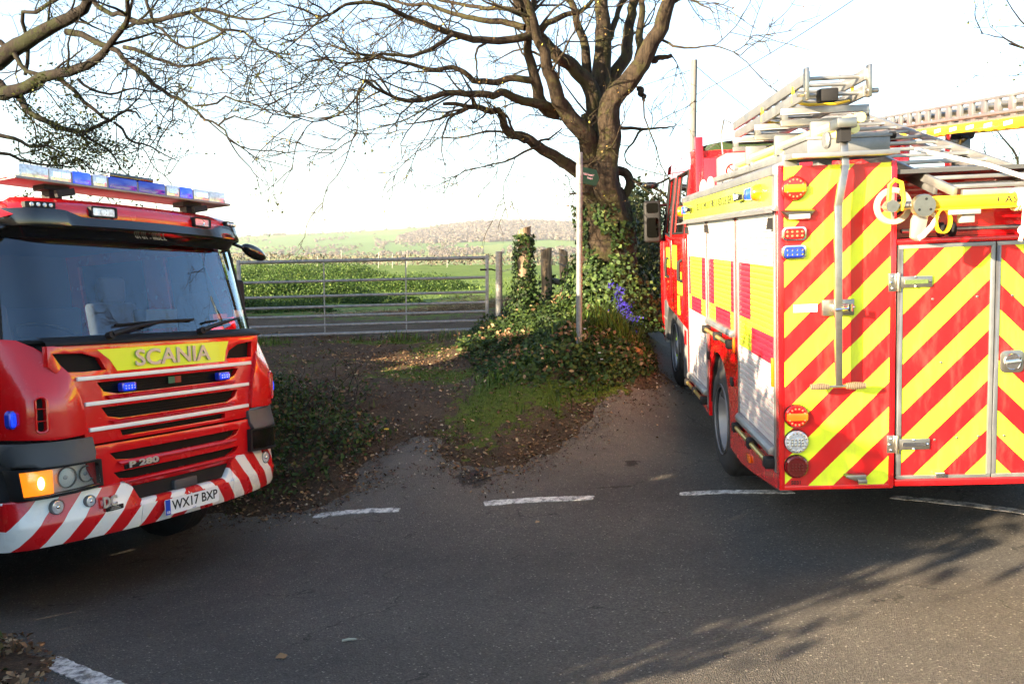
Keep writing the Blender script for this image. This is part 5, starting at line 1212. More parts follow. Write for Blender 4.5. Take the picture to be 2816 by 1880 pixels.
wire(top, (10.5, 26, 4.2), .2, 'thin overhead wire falling right from the telegraph pole behind the ladder'); wire(top+Vector((0, 0, -.7)), (9, 12, 8.6), .35, 'thin overhead wire climbing right from the telegraph pole into the sky'); wire(top+Vector((0, 0, -.1)), (-6, 34, 6.6), .4, 'thin overhead wire running left from the telegraph pole through the oak')

# ================================================================ TREES
def bark_material(name, c0, c1, moss):
    m = bpy.data.materials.new(name); m.use_nodes = True; t = m.node_tree; b = t.nodes['Principled BSDF']; b.inputs['Roughness'].default_value = .92; b.inputs['Specular IOR Level'].default_value = .2
    tc = t.nodes.new('ShaderNodeTexCoord')
    def noise(s, d=6, r=.7, stretch=None):
        n = t.nodes.new('ShaderNodeTexNoise'); n.inputs['Scale'].default_value = s; n.inputs['Detail'].default_value = d; n.inputs['Roughness'].default_value = r
        if stretch:
            mp = t.nodes.new('ShaderNodeMapping'); mp.inputs['Scale'].default_value = stretch; t.links.new(tc.outputs['Object'], mp.inputs[0]); t.links.new(mp.outputs[0], n.inputs['Vector'])
        else: t.links.new(tc.outputs['Object'], n.inputs['Vector'])
        return n.outputs[0]
    fis = noise(14, 7, .75, (1, 1, .25)); r = t.nodes.new('ShaderNodeValToRGB'); r.color_ramp.elements[0].position = .36; r.color_ramp.elements[1].position = .66
    r.color_ramp.elements[0].color = (*c0, 1); r.color_ramp.elements[1].color = (*c1, 1); t.links.new(fis, r.inputs[0])
    mf = mth(t, 'MULTIPLY', mth(t, 'GREATER_THAN', noise(3.2, 7, .75), .53), .7)
    t.links.new(mixc(t, mf, r.outputs[0], moss), b.inputs['Base Color'])
    bp = t.nodes.new('ShaderNodeBump'); bp.inputs['Strength'].default_value = 1; bp.inputs['Distance'].default_value = .04; t.links.new(fis, bp.inputs['Height']); t.links.new(bp.outputs[0], b.inputs['Normal'])
    return m
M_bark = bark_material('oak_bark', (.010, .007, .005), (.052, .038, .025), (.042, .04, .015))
M_bark2 = bark_material('shaded_oak_bark', (.008, .006, .005), (.028, .022, .017), (.022, .027, .009))  # darker copy of the oak bark, the left tree's shade put into its colour
def leaf_mat(name, stops, rough=.5, trans=.25):
    m = bpy.data.materials.new(name); m.use_nodes = True; t = m.node_tree; b = t.nodes['Principled BSDF']; b.inputs['Roughness'].default_value = rough; b.inputs['Specular IOR Level'].default_value = .2
    at = t.nodes.new('ShaderNodeAttribute'); at.attribute_name = 'rnd'; r = t.nodes.new('ShaderNodeValToRGB'); e = r.color_ramp.elements
    while len(e) < len(stops): e.new(.5)
    for k, (p, c) in zip(e, stops): k.position = p; k.color = (*c, 1)
    t.links.new(at.outputs['Fac'], r.inputs[0]); t.links.new(r.outputs[0], b.inputs['Base Color'])
    if trans:
        o = t.nodes['Material Output']; tl = t.nodes.new('ShaderNodeBsdfTranslucent'); t.links.new(r.outputs[0], tl.inputs[0]); mx = t.nodes.new('ShaderNodeMixShader'); mx.inputs[0].default_value = trans
        t.links.new(b.outputs[0], mx.inputs[1]); t.links.new(tl.outputs[0], mx.inputs[2]); t.links.new(mx.outputs[0], o.inputs[0])
    return m
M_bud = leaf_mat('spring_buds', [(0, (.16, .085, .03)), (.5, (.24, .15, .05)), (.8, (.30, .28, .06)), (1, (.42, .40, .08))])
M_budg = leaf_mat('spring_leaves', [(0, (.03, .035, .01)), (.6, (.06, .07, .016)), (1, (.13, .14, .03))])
M_ivy = leaf_mat('ivy_leaves', [(0, (.008, .018, .005)), (.45, (.018, .040, .009)), (.8, (.038, .072, .015)), (1, (.07, .10, .025))], .6, .10)
M_ivyg = leaf_mat('ground_ivy_leaves', [(0, (.010, .020, .006)), (.5, (.025, .050, .011)), (.85, (.048, .08, .016)), (1, (.085, .105, .03))], .6, .18)
M_dead = leaf_mat('dead_leaves', [(0, (.06, .032, .018)), (.5, (.16, .09, .045)), (.85, (.27, .17, .09)), (1, (.42, .31, .19))], .8, .1)
M_mulch = leaf_mat('leaf_mulch', [(0, (.025, .016, .010)), (.6, (.07, .042, .024)), (1, (.16, .10, .06))], .9, .0)
M_grass = leaf_mat('grass_blades', [(0, (.025, .05, .008)), (.5, (.06, .11, .015)), (1, (.12, .19, .03))], .55, .3)
M_nettle = leaf_mat('nettle_leaves', [(0, (.020, .045, .010)), (.5, (.045, .09, .018)), (.85, (.08, .14, .028)), (1, (.16, .21, .05))], .55, .3)
M_bramble = leaf_mat('bramble_leaves', [(0, (.014, .028, .007)), (.5, (.036, .066, .014)), (.82, (.07, .11, .024)), (.9, (.16, .09, .045)), (1, (.18, .12, .06))], .5, .2)
M_hedge = leaf_mat('hedge_leaves', [(0, (.012, .020, .007)), (.5, (.030, .045, .014)), (.85, (.055, .07, .025)), (1, (.09, .085, .04))], .6, .15)

def leaves(C_, size, mat_, name, parent=None, nrm=None, spread=1.0, rnd=None, shape='ivy', kind='stuff', aspect=1.0):
    """one mesh of many small folded leaves at centres C_ (n,3); nrm optional mean normal"""
    n = len(C_); C_ = np.asarray(C_, float); sz = size*RNG.uniform(.6, 1.35, n)
    N = RNG.normal(size=(n, 3))*spread
    if nrm is not None: N = N+np.asarray(nrm)
    N /= np.linalg.norm(N, axis=1, keepdims=True)+1e-9
    A_ = RNG.normal(size=(n, 3)); T = np.cross(N, A_); T /= np.linalg.norm(T, axis=1, keepdims=True)+1e-9; Bv = np.cross(N, T)
    if shape == 'ivy': P = [(-.5, -.05, .06), (0, -.55, .0), (.5, -.05, .06), (.28, .25, .05), (0, .62, -.06), (-.28, .25, .05)]
    elif shape == 'oak': P = [(-.18, -.5, .0), (.18, -.5, .0), (.34, .05, .10), (.0, .55, -.08), (-.34, .05, .10)]
    else: P = [(-.22, -.1, .05), (0, -.6, 0), (.22, -.1, .05), (0, .6, -.05)]
    k = len(P); V = np.empty((n, k, 3))
    for i, (a, b, c) in enumerate(P): V[:, i] = C_+(T*a*aspect+Bv*b+N*c)*sz[:, None]
    F = np.arange(n*k).reshape(n, k)
    if rnd is None: rnd = RNG.uniform(0, 1, n)
    me = fast(name, V.reshape(-1, 3), F, mat_, {'rnd': np.repeat(rnd, k)})
    o = link(name, me, parent)
    if kind: o['kind'] = kind
    return o

def wobble(pts, n, amp):
    """resample a polyline with smooth crooked offsets"""
    pts = [Vector(p) for p in pts]; L_ = [0]
    for a, b in zip(pts, pts[1:]): L_.append(L_[-1]+(b-a).length)
    out = []
    for k in range(n+1):
        s = L_[-1]*k/n; i = 0
        while i < len(L_)-2 and L_[i+1] < s: i += 1
        t = (s-L_[i])/max(1e-6, L_[i+1]-L_[i])
        p0, p1, p2, p3 = pts[max(0, i-1)], pts[i], pts[i+1], pts[min(len(pts)-1, i+2)]
        q = .5*((2*p1)+(p2-p0)*t+(2*p0-5*p1+4*p2-p3)*t*t+(3*p1-p0-3*p2+p3)*t*t*t)
        out.append(q+Vector((random.gauss(0, amp), random.gauss(0, amp), random.gauss(0, amp))) if 0 < k < n else q)
    return out
def grow(p, d, length, segs, crook, lift):
    pts = [Vector(p)]; d = Vector(d).normalized()
    for _ in range(segs):
        d = (d+Vector((random.gauss(0, crook), random.gauss(0, crook), random.gauss(0, crook)+lift))).normalized(); pts.append(pts[-1]+d*(length/segs))
    return pts
class TubeBatch:
    def __init__(s): s.V = []; s.F = []; s.n = 0
    def add(s, pts, r0, r1, n, rough=0):
        m = len(pts); P = np.array([tuple(p) for p in pts]); T = np.gradient(P, axis=0); T /= np.linalg.norm(T, axis=1, keepdims=True)+1e-9
        ref = np.array([.31, .77, .55]); U = np.cross(T, ref); U /= np.linalg.norm(U, axis=1, keepdims=True)+1e-9; Wv = np.cross(T, U)
        r = np.linspace(r0, r1, m)[:, None, None]; a = 2*PI*np.arange(n)/n
        if rough:
            ga = np.arange(n)/n*9.0; nz = vnoise(ga[None]+0*P[:, :1], P[:, 2:3]*1.3+0*ga[None], 1.0, 77, 4); r = r*(1-rough+2*rough*nz)[:, :, None]
        V = P[:, None]+(U[:, None]*np.cos(a)[None, :, None]+Wv[:, None]*np.sin(a)[None, :, None])*r
        i = np.arange(m-1)[:, None]*n; k = np.arange(n)[None]; k2 = (k+1) % n
        F = np.stack([i+k, i+k2, i+n+k2, i+n+k], -1).reshape(-1, 4)+s.n
        s.V.append(V.reshape(-1, 3)); s.F.append(F); s.n += m*n
    def build(s, name, mat_, parent, kind=None):
        o = link(name, fast(name, np.concatenate(s.V), np.concatenate(s.F), mat_, smooth=True), parent)
        if kind: o['kind'] = kind
        return o
def ramify(limbs, dens=(3.2, 5, 7), lens=(1.0, .5, .25), lift=.02, tip_bias=None, min_r=.012):
    """side branches, branchlets and twigs along limbs; returns batches and tip points"""
    br, tw = TubeBatch(), TubeBatch(); tips = []
    def tang(pts, i): return (pts[min(i+1, len(pts)-1)]-pts[max(i-1, 0)]).normalized()
    def spray(pts, length, level, r):
        if level == 3: return
        total = sum((b-a).length for a, b in zip(pts, pts[1:])); num = max(1, int(total*dens[level]+random.random()))
        for _ in range(num):
            t = random.uniform(.12, 1)**.8; i = min(len(pts)-2, int(t*(len(pts)-1))); p = pts[i]+(pts[i+1]-pts[i])*(t*(len(pts)-1)-i)
            tg = tang(pts, i); side = Vector((random.gauss(0, 1), random.gauss(0, 1), random.gauss(0, .9))); side = (side-tg*side.dot(tg)).normalized()
            d = tg*random.uniform(.45, 1.1)+side*random.uniform(.5, 1.0)
            if tip_bias is not None: d = d+Vector(tip_bias)
            L_ = lens[level]*random.uniform(.5, 1.35)
            sub = grow(p, d, L_, (6, 5, 4)[level], (.20, .20, .22)[level], lift)
            rr = (max(.007, r*.34), .0055, .0036)[level]; bt = br if level == 0 else tw
            bt.add(sub, min(rr, .02), (.005, .003, .0018)[level], (5, 4, 3)[level])
            if level == 2: tips.append(tuple(sub[-1])); tips.append(tuple(sub[2]))
            spray(sub, L_, level+1, rr)
    for pts, r0, r1 in limbs: spray(pts, 0, 0, (r0+r1)/2)
    return br, tw, np.array(tips)

CAMP = Vector((0, 0, 1.65)); TH = math.radians(5.174)
def spot(px, py, Y):
    """direction from where the photographer stood, carried out to depth Y (used once to survey limb positions)"""
    fx, fy = (px-1408)/2330, (940-py)/2330
    d = Vector((fx, math.cos(TH)+fy*math.sin(TH), -math.sin(TH)+fy*math.cos(TH))); return CAMP+d*(Y/d.y)
def limbs_from(data, ox, oy, sc, Y0, amp=.012):
    out = []
    for pts, w0, w1, dy0, dy1 in data:
        n = len(pts); P = [spot(ox+a*sc, oy+b*sc, Y0+dy0+(dy1-dy0)*(i/(n-1))) for i, (a, b) in enumerate(pts)]
        k = Y0/2330*sc/2; L_ = sum((q-p).length for p, q in zip(P, P[1:]))
        out.append((wobble(P, max(6, int(L_*6)), amp), w0*k, w1*k))
    return out
OAK = [  # points, width start, width end (survey units), depth offset start, end
 ([(1700,1420),(1700,1250),(1690,1150),(1660,1040),(1655,920),(1660,800),(1650,690),(1640,600)],300,150,0,0),
 ([(1745,1200),(1715,1080),(1690,1000),(1700,850),(1715,720),(1700,610),(1730,540),(1790,460),(1880,350),(1960,200),(2020,60),(2070,-80),(2150,-260),(2260,-500),(2300,-800)],135,25,-.25,-.7),
 ([(1660,620),(1660,520),(1665,400),(1680,200),(1670,0),(1660,-200),(1690,-500),(1660,-850)],115,14,0,.3),
 ([(1650,640),(1610,460),(1500,350),(1460,320),(1340,200),(1280,110),(1220,0),(1150,-150),(1040,-330),(900,-460)],90,12,-.1,-.9),
 ([(1630,1180),(1600,950),(1605,800),(1590,720),(1540,680),(1470,590),(1430,520),(1390,380),(1345,250),(1300,120),(1240,-60),(1100,-260)],125,12,-.1,-1.3),
 ([(1440,610),(1350,560),(1320,440),(1270,250),(1275,180),(1290,60),(1330,-150),(1290,-400)],64,10,-.5,-1.2),
 ([(1400,585),(1340,565),(1230,530),(1150,505),(1080,510),(960,500),(830,510),(700,540),(560,530),(470,470),(400,430)],48,10,-.6,-2.2),
 ([(1320,440),(1200,430),(1080,440),(1000,435),(950,400),(870,370),(760,375),(640,345),(540,320),(430,300),(300,290)],38,8,-.7,-1.5),
 ([(1290,190),(1200,215),(1060,215),(950,210),(860,180),(760,150),(640,100),(560,50),(440,20),(330,20),(220,80),(80,70),(-20,30)],42,6,-.9,-2.4),
 ([(1260,150),(1180,125),(1060,110),(920,85),(800,50),(680,20),(560,5),(400,-30)],36,8,-.9,-.4),
 ([(1240,60),(1200,55),(1060,40),(940,30),(760,0),(600,-40)],30,8,-.8,.2),
 ([(870,185),(780,250),(700,285),(600,295),(480,290),(360,340),(240,330),(120,300)],22,5,-1.6,-2.3),
 ([(1640,1010),(1560,930),(1480,880),(1400,830),(1330,790),(1250,740),(1170,720),(1150,660),(1120,600),(1040,590),(960,580),(920,560),(820,560)],75,14,-.1,-1.4),
 ([(960,580),(880,620),(760,650),(610,670)],16,5,-1.2,-1.6),
 ([(1330,790),(1180,850),(1060,890),(960,910)],14,4,-.6,-1.0),
 ([(1290,770),(1400,740),(1460,690)],16,6,-.5,-.4),
 ([(1060,225),(1000,260),(1000,330),(1000,440)],14,6,-1.2,-1.3),
 ([(400,430),(350,520),(350,640),(340,720),(220,840),(120,860)],9,3,-2.2,-2.6),
 ([(560,530),(430,430),(340,540),(200,640),(60,640),(-40,600)],11,4,-2.0,-2.6),
 ([(1740,680),(1850,690),(1960,690),(2060,680)],24,6,.1,.3),
 ([(1900,695),(1830,780),(1800,850),(1840,900)],14,5,.1,0),
 ([(1720,930),(1760,905),(1820,945),(1815,1000),(1795,1060)],52,40,.0,-.1),
 ([(1700,480),(1740,400),(1800,300),(1820,150),(1850,0),(1860,-200),(1940,-480),(1950,-750)],80,10,.3,1.2),
 ([(1870,360),(1880,200),(1890,0),(1900,-150),(1850,-420)],52,8,0,.8),
 ([(1940,330),(1990,310),(2045,300)],34,22,-.4,-.3),
 ([(1960,200),(2060,250),(2180,260),(2300,250),(2420,300)],16,4,-.4,-1.0),
 ([(1600,460),(1580,250),(1540,120),(1500,0),(1450,-150),(1420,-420),(1360,-640)],56,8,.2,1.1),
 ([(1330,190),(1400,110),(1480,80),(1560,60),(1620,0),(1650,-100),(1600,-330)],36,6,-.8,-.3),
 ([(1680,230),(1720,180),(1750,80),(1800,0),(1860,-120),(1960,-330)],42,6,.1,.9),
 ([(1880,470),(1890,510),(1905,545)],40,14,-.2,-.4),
 ([(1600,1040),(1560,1045),(1500,1045)],16,8,-.3,-.6),
 ([(2030,40),(2120,0),(2220,30),(2280,70)],16,5,-.5,-.9),
]
oak = thing('oak_tree', 'bare spreading oak with ivy round its trunk, between the signpost and the right engine', 'tree', Matrix.Identity(4))
limbs = limbs_from(OAK, 800, 0, .5109, 12.4)
tb = TubeBatch(); 
for pts, r0, r1 in limbs[:2]: tb.add(wobble(pts, 60, .004), r0*1.04, r1, 36, .20)
trunk = tb.build('trunk', M_bark, oak)
for pts, r0, r1 in limbs[2:]:
    b = TubeBatch(); b.add(wobble(pts, len(pts)*2, .003), r0, r1, 14 if r0 > .06 else 8, .16 if r0 > .06 else .1); b.build('limb', M_bark, oak)
br, tw, tips = ramify(limbs[2:], (3.4, 4.8, 6.2), (1.1, .5, .24), .0)
br.build('branches', M_bark, oak, 'stuff'); tw.build('twigs', M_bark, oak, 'stuff')
sel = RNG.random(len(tips)) < .55
leaves(tips[sel]+RNG.normal(size=(sel.sum(), 3))*.01, .024, M_bud, 'buds', oak, shape='oak')

LEFT = [
 ([(-320,1900),(-330,1200),(-320,800),(-330,500),(-400,100),(-420,-300),(-330,-800),(-380,-1250)],280,16,0,.5),
 ([(-330,620),(-180,480),(0,420),(100,350),(220,270),(350,200),(480,140),(580,80),(650,0),(700,-90),(760,-220),(900,-480),(960,-760)],145,12,0,-1.8),
 ([(-325,800),(-150,720),(0,670),(80,660),(200,620),(330,550),(450,530),(580,480),(700,420),(780,330),(860,240),(920,150),(920,50),(900,-60),(960,-260)],112,14,0,-2.2),
 ([(930,140),(1000,155),(1100,150),(1200,135),(1330,100),(1430,65),(1520,70),(1640,130),(1760,140),(1850,140),(1950,100),(2060,80)],34,7,-1.7,-2.8),
 ([(1380,95),(1480,150),(1620,210),(1760,250),(1850,320),(2000,400),(2100,420)],20,5,-2.2,-3.0),
 ([(1620,215),(1500,280),(1360,355),(1250,310),(1170,230),(1090,150),(1050,0),(1040,-100)],12,20,-2.5,-1.4),
 ([(480,230),(560,250),(650,280),(740,330),(860,390),(940,460),(1030,530),(1110,600),(1180,650),(1280,710),(1380,770),(1480,860),(1570,900),(1640,1000),(1670,1050)],44,7,-1.0,-2.6),
 ([(890,340),(1000,370),(1120,420),(1250,460),(1330,475),(1440,450),(1530,420),(1640,410),(1750,420)],26,6,-1.6,-2.4),
 ([(-200,480),(0,600),(60,650),(150,700),(200,790),(300,860),(420,910),(560,945),(650,930),(750,890),(830,850),(900,800),(980,800),(1010,850)],60,10,-.1,-1.4),
 ([(600,950),(680,1030),(800,1100),(860,1190),(920,1260)],20,6,-1.0,-1.3),
 ([(820,880),(900,960),(970,1020),(1060,1040),(1160,1100),(1290,1160)],18,5,-1.2,-1.8),
 ([(420,560),(520,630),(620,740),(720,820),(800,870)],34,18,-.8,-1.1),
 ([(560,570),(640,640),(740,665),(850,670),(950,645),(1100,655),(1300,620)],20,6,-1.0,-1.9),
 ([(0,300),(80,370),(130,450),(200,510),(330,550)],36,26,-.4,-.7),
 ([(560,-120),(380,0),(270,80),(140,100),(180,190),(200,290),(210,400),(180,540)],26,24,-.9,-.4),
 ([(680,20),(760,80),(850,100),(930,110)],34,22,-1.2,-1.6),
 ([(1400,760),(1520,765),(1600,700),(1650,690),(1720,740),(1800,720),(1840,780),(1950,800),(2100,820),(2270,870),(2349,850)],13,4,-2.2,-3.0),
 ([(1570,900),(1620,850),(1720,850),(1850,880),(1960,890)],11,4,-2.4,-2.8),
 ([(-300,900),(-100,950),(100,1000),(250,1050),(420,1080),(600,1150)],40,8,0,-.8),
 ([(-400,100),(-200,-150),(60,-330),(300,-420),(520,-600)],90,10,.1,-.6),
 ([(-415,-200),(-600,-450),(-760,-700)],80,10,.2,.6),
 ([(-300,1000),(-100,1080),(80,1120),(300,1180),(560,1200)],34,8,.1,-.3),
]
ltree = thing('leaning_tree', 'dark budding tree reaching its branches in from the left above the light bar', 'tree', Matrix.Identity(4))
limbs = limbs_from(LEFT, 0, 0, .3831, 12.2)
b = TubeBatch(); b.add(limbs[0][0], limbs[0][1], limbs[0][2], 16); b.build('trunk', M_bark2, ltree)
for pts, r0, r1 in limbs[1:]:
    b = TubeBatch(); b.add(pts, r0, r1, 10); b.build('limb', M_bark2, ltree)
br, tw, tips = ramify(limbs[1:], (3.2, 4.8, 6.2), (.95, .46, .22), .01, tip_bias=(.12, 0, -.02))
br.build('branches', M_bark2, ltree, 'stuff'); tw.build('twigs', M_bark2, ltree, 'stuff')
sel = RNG.random(len(tips)) < .8
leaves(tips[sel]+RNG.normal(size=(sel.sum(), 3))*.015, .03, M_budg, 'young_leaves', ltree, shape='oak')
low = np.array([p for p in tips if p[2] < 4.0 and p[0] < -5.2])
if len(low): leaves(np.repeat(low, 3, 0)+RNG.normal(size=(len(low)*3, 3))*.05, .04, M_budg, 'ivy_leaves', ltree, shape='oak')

# a bare tree on the far right behind the ladders, and the ones the windscreen mirrors
def bare_tree(name, base, h, label, spread=.5, seed=1, n=9, m=None, tipmat=None, r=.14, dens=(3.0, 4.2, 5.0)):
    random.seed(seed); base = Vector(base); o = thing(name, label, 'tree', Matrix.Identity(4)); L_ = []
    tr = grow(base-Vector((0, 0, .2)), (random.gauss(0, .05), random.gauss(0, .05), 1), h*.62, 9, .05, .05); L_.append((tr, r, r*.45))
    for k in range(n):
        t = .3+.7*k/n; i = int(t*(len(tr)-1)); a = 2.4*k+random.random(); d = Vector((math.cos(a)*spread, math.sin(a)*spread, .75)); L_.append((grow(tr[min(i, len(tr)-1)], d, h*random.uniform(.32, .5), 9, .16, .03), r*.42*(1-.35*t), .012))
    b = TubeBatch(); b.add(L_[0][0], r, r*.45, 12); b.build('trunk', m or M_bark2, o)
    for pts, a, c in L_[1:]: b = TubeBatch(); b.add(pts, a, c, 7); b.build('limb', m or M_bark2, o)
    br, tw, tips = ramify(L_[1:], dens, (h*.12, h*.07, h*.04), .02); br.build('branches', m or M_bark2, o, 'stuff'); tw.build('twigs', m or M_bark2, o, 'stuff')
    leaves(tips+RNG.normal(size=tips.shape)*.02, .035, tipmat or M_budg, 'young_leaves', o, shape='oak'); return o
bare_tree('bare_tree', (11.5, 19.5, .6), 5.2, 'pale budding tree behind the ladders at the right edge', seed=5, tipmat=M_bud)
bare_tree('bare_tree', (9.3, 9.5, .4), 9.5, 'bare roadside tree out of frame beside the right fire engine', seed=8, r=.24)
random.seed(21)
# unseen hedges on the near side, placed and shaped to shade junction and gate
HEDGE_N = [(-13, 5.6), (-9, 4.7), (-5.8, 3.9), (-4.4, 2.6), (-4.1, 1.6), (-4.1, .85)]
HEDGE_H = [2.7, 2.7, 3.6, 3.4, 2.95, 2.75]
HEDGE_T = [(-11.5, 5.15), (-14, 5.8), (-17, 6.6), (-22, 8)]  # added out of view, tall enough to keep sun off the gate
SHADE_TREES = []
HAZE = .00009

# ================================================================ UNDERGROWTH
def gz_(x, y): return groundz(np.asarray(x), np.asarray(y))
def scatter(n, box, dens):
    x = RNG.uniform(box[0], box[1], n); y = RNG.uniform(box[2], box[3], n); k = RNG.random(n) < dens(x, y); return x[k], y[k]
def outside_road(x, y, m=.1): return poly_sd(ROAD, x, y) > m
# ivy on the oak trunk
def ivy_on(pts_r, z0, z1, n, size, thick, name, parent, fall=1.0, side=None):
    z = z0+(z1-z0)*RNG.random(n)**fall; cz = np.array([p[2] for p, _ in pts_r]); cx = np.interp(z, cz, [p[0] for p, _ in pts_r]); cy = np.interp(z, cz, [p[1] for p, _ in pts_r]); rr = np.interp(z, cz, [r for _, r in pts_r])
    a = RNG.uniform(0, 2*PI, n); d = rr+thick*RNG.random(n)**1.2
    keep = vnoise(a*2.2+3, z*3.0, 1, 31) > .22+.25*(z-z0)/(z1-z0)
    C_ = np.stack([cx+np.cos(a)*d, cy+np.sin(a)*d, z], -1)[keep]; N = np.stack([np.cos(a), np.sin(a), .35+0*a], -1)[keep]
    return leaves(C_, size, M_ivy, name, parent, N*1.6, .7)
tp_ = [(tuple(p), .30+.30*max(0, 1.5-p.z)) for p in limbs_from(OAK[:1], 800, 0, .5109, 12.4)[0][0]]; tp_.sort(key=lambda q: q[0][2])
tp_ = [((1.55, 12.35, .7), .62)]+[q for q in tp_ if q[0][2] > .9]
ivy_on(tp_, .75, 2.5, 13000, .055, .18, 'ivy', oak, 1.5)
ivy_on(tp_, .75, 1.8, 9000, .055, .34, 'ivy', oak, 1.6)
b_ = ivypost.matrix_world.translation
ivy_on([((0, 0, 0), .14), ((0, 0, 1.5), .11)], .05, 1.42, 2200, .045, .07, 'ivy', ivypost, 1.1)
ivy_on([((0, 0, 0), .30), ((0, 0, .6), .12)], .0, .6, 1500, .045, .14, 'ivy', ivypost, 1.2)
b_ = post2.matrix_world.translation
ivy_on([((0, 0, 0), .12), ((0, 0, .9), .10)], .05, .75, 260, .05, .05, 'ivy', post2, 1.6)
# ivy and herbs over the bank
def bank_d(x, y):
    d = np.maximum.reduce([ell(x,y,.85,9.9,.95,.95,.2), ell(x,y,.55,10.9,.9,1.1), ell(x,y,1.2,12.0,1.0,1.2), ell(x,y,.1,11.9,.75,1.0), ell(x,y,1.5,10.8,.55,1.2,-.1), ell(x,y,.45,12.9,.9,.7)])
    return np.clip(d*1.4, 0, 1)*outside_road(x, y, .12)*(vnoise(x, y, .45, 12) > .30)
x, y = scatter(80000, (-.9, 2.2, 8.6, 14), bank_d); z = gz_(x, y)+RNG.random(len(x))**1.6*.20*np.clip(vnoise(x, y, .4, 14)*1.8-.2, .15, 1.2)
o = leaves(np.stack([x, y, z], -1), .046, M_ivyg, 'ground_ivy', None, np.array([0, -.35, 1.0]), .55); tag(o, 'dark ivy and herbs covering the bank under the oak', 'ivy', kind='stuff')
# grass tufts
def blades(x, y, h, name, m, label, cat, lean=.35, w=.006, parent=None, seg=2):
    n = len(x); z = gz_(x, y); H = h*RNG.uniform(.5, 1.3, n); a = RNG.uniform(0, 2*PI, n); L_ = lean*H*RNG.random(n)*1.6; ww = w*RNG.uniform(.7, 1.4, n)
    B0 = np.stack([x, y, z-.01], -1); d = np.stack([np.cos(a), np.sin(a), 0*a], -1); s = np.stack([-np.sin(a), np.cos(a), 0*a], -1); up = np.array([0, 0, 1.])
    M1 = B0+d*(L_*.3)[:, None]+up*(H*.6)[:, None]; T = B0+d*L_[:, None]+up*(H*np.sqrt(np.maximum(.15, 1-(L_/H)**2*.5)))[:, None]
    V = np.stack([B0-s*ww[:, None], B0+s*ww[:, None], M1+s*(ww*.8)[:, None], M1-s*(ww*.8)[:, None], T], 1)
    i = np.arange(n)[:, None]*5; F = np.concatenate([i+np.array([[0, 1, 2]]), i+np.array([[0, 2, 3]]), i+np.array([[3, 2, 4]])])
    o = link(name, fast(name, V.reshape(-1, 3), F, m, {'rnd': np.repeat(RNG.random(n), 5)}), parent)
    return tag(o, label, cat, kind='stuff')
gd = lambda x, y: np.clip(grassmask(x, y)*1.25-.15+(vnoise(x, y, .22, 41)-.55)*2.2, 0, 1)*outside_road(x, y, .03)
x, y = scatter(70000, (-4.6, 1.8, 7.6, 12.9), gd); blades(x, y, .03, 'moss_grass', M_grass, 'short mossy grass on the middle of the track', 'grass', .5, .004)
td = lambda x, y: np.clip(ell(x,y,.75,9.0,.75,.35,.35)+ell(x,y,.1,9.7,.5,.7)+ell(x,y,1.25,9.6,.4,.5)+ell(x,y,-.9,12.5,1.6,.25)+ell(x,y,-2.6,9.5,1.0,.7)*.7+ell(x,y,-2.0,8.9,.5,.4)*.7+ell(x,y,-3.9,12.1,.7,.3), 0, 1)*(vnoise(x, y, .25, 43) > .5)
x, y = scatter(20000, (-4.8, 1.9, 8.3, 13), lambda a, b: td(a, b)*outside_road(a, b, .1)); blades(x, y, .15, 'tall_grass', M_grass, 'taller grass tufts at the foot of the bank and below the gate', 'grass', .7, .005)
x = 1.15+RNG.normal(size=420)*.22; y = 10.0+RNG.normal(size=420)*.18; blades(x, y, .42, 'sword_grass', M_grass, 'long arching green blades on the bank behind the signpost', 'grass', .9, .008)
# bramble and nettle mass on the left verge
def bram_d(x, y):
    d = np.maximum.reduce([ell(x,y,-2.35,8.6,.85,.65), ell(x,y,-3.1,9.3,.95,.9), ell(x,y,-1.65,8.55,.4,.35), ell(x,y,-4.3,10.0,1.2,.9), ell(x,y,-6.5,11.2,2.2,.8), ell(x,y,-2.2,9.5,.6,.5)*.5])
    return np.clip(d*1.5, 0, 1)*outside_road(x, y, .15)
x, y = scatter(52000, (-9, -1.1, 7.9, 12.3), lambda a, b: bram_d(a, b)*(vnoise(a, b, .35, 51) > .33)); hgt = .08+.32*bram_d(x, y)*vnoise(x, y, .6, 53)
o = leaves(np.stack([x, y, gz_(x, y)+hgt*RNG.random(len(x))**.7], -1), .042, M_bramble, 'bramble', None, np.array([.1, -.3, .9]), .8, shape='oak'); tag(o, 'low dark brambles and nettles on the verge behind the left engine', 'brambles', kind='stuff')
st = TubeBatch()
for _ in range(150):
    px_, py_ = random.uniform(-4.2, -1.5), random.uniform(8.3, 10)
    if bram_d(np.array([px_]), np.array([py_]))[0] < .3: continue
    p = gpt(px_, py_); st.add(grow(p, (random.gauss(0, .6), random.gauss(-.2, .5), .8), random.uniform(.3, .8), 6, .25, -.08), .004, .0015, 4)
tag(st.build('bramble_stems', M_bark2, None), 'thin arching bramble stems on the left verge', 'stems', kind='stuff')
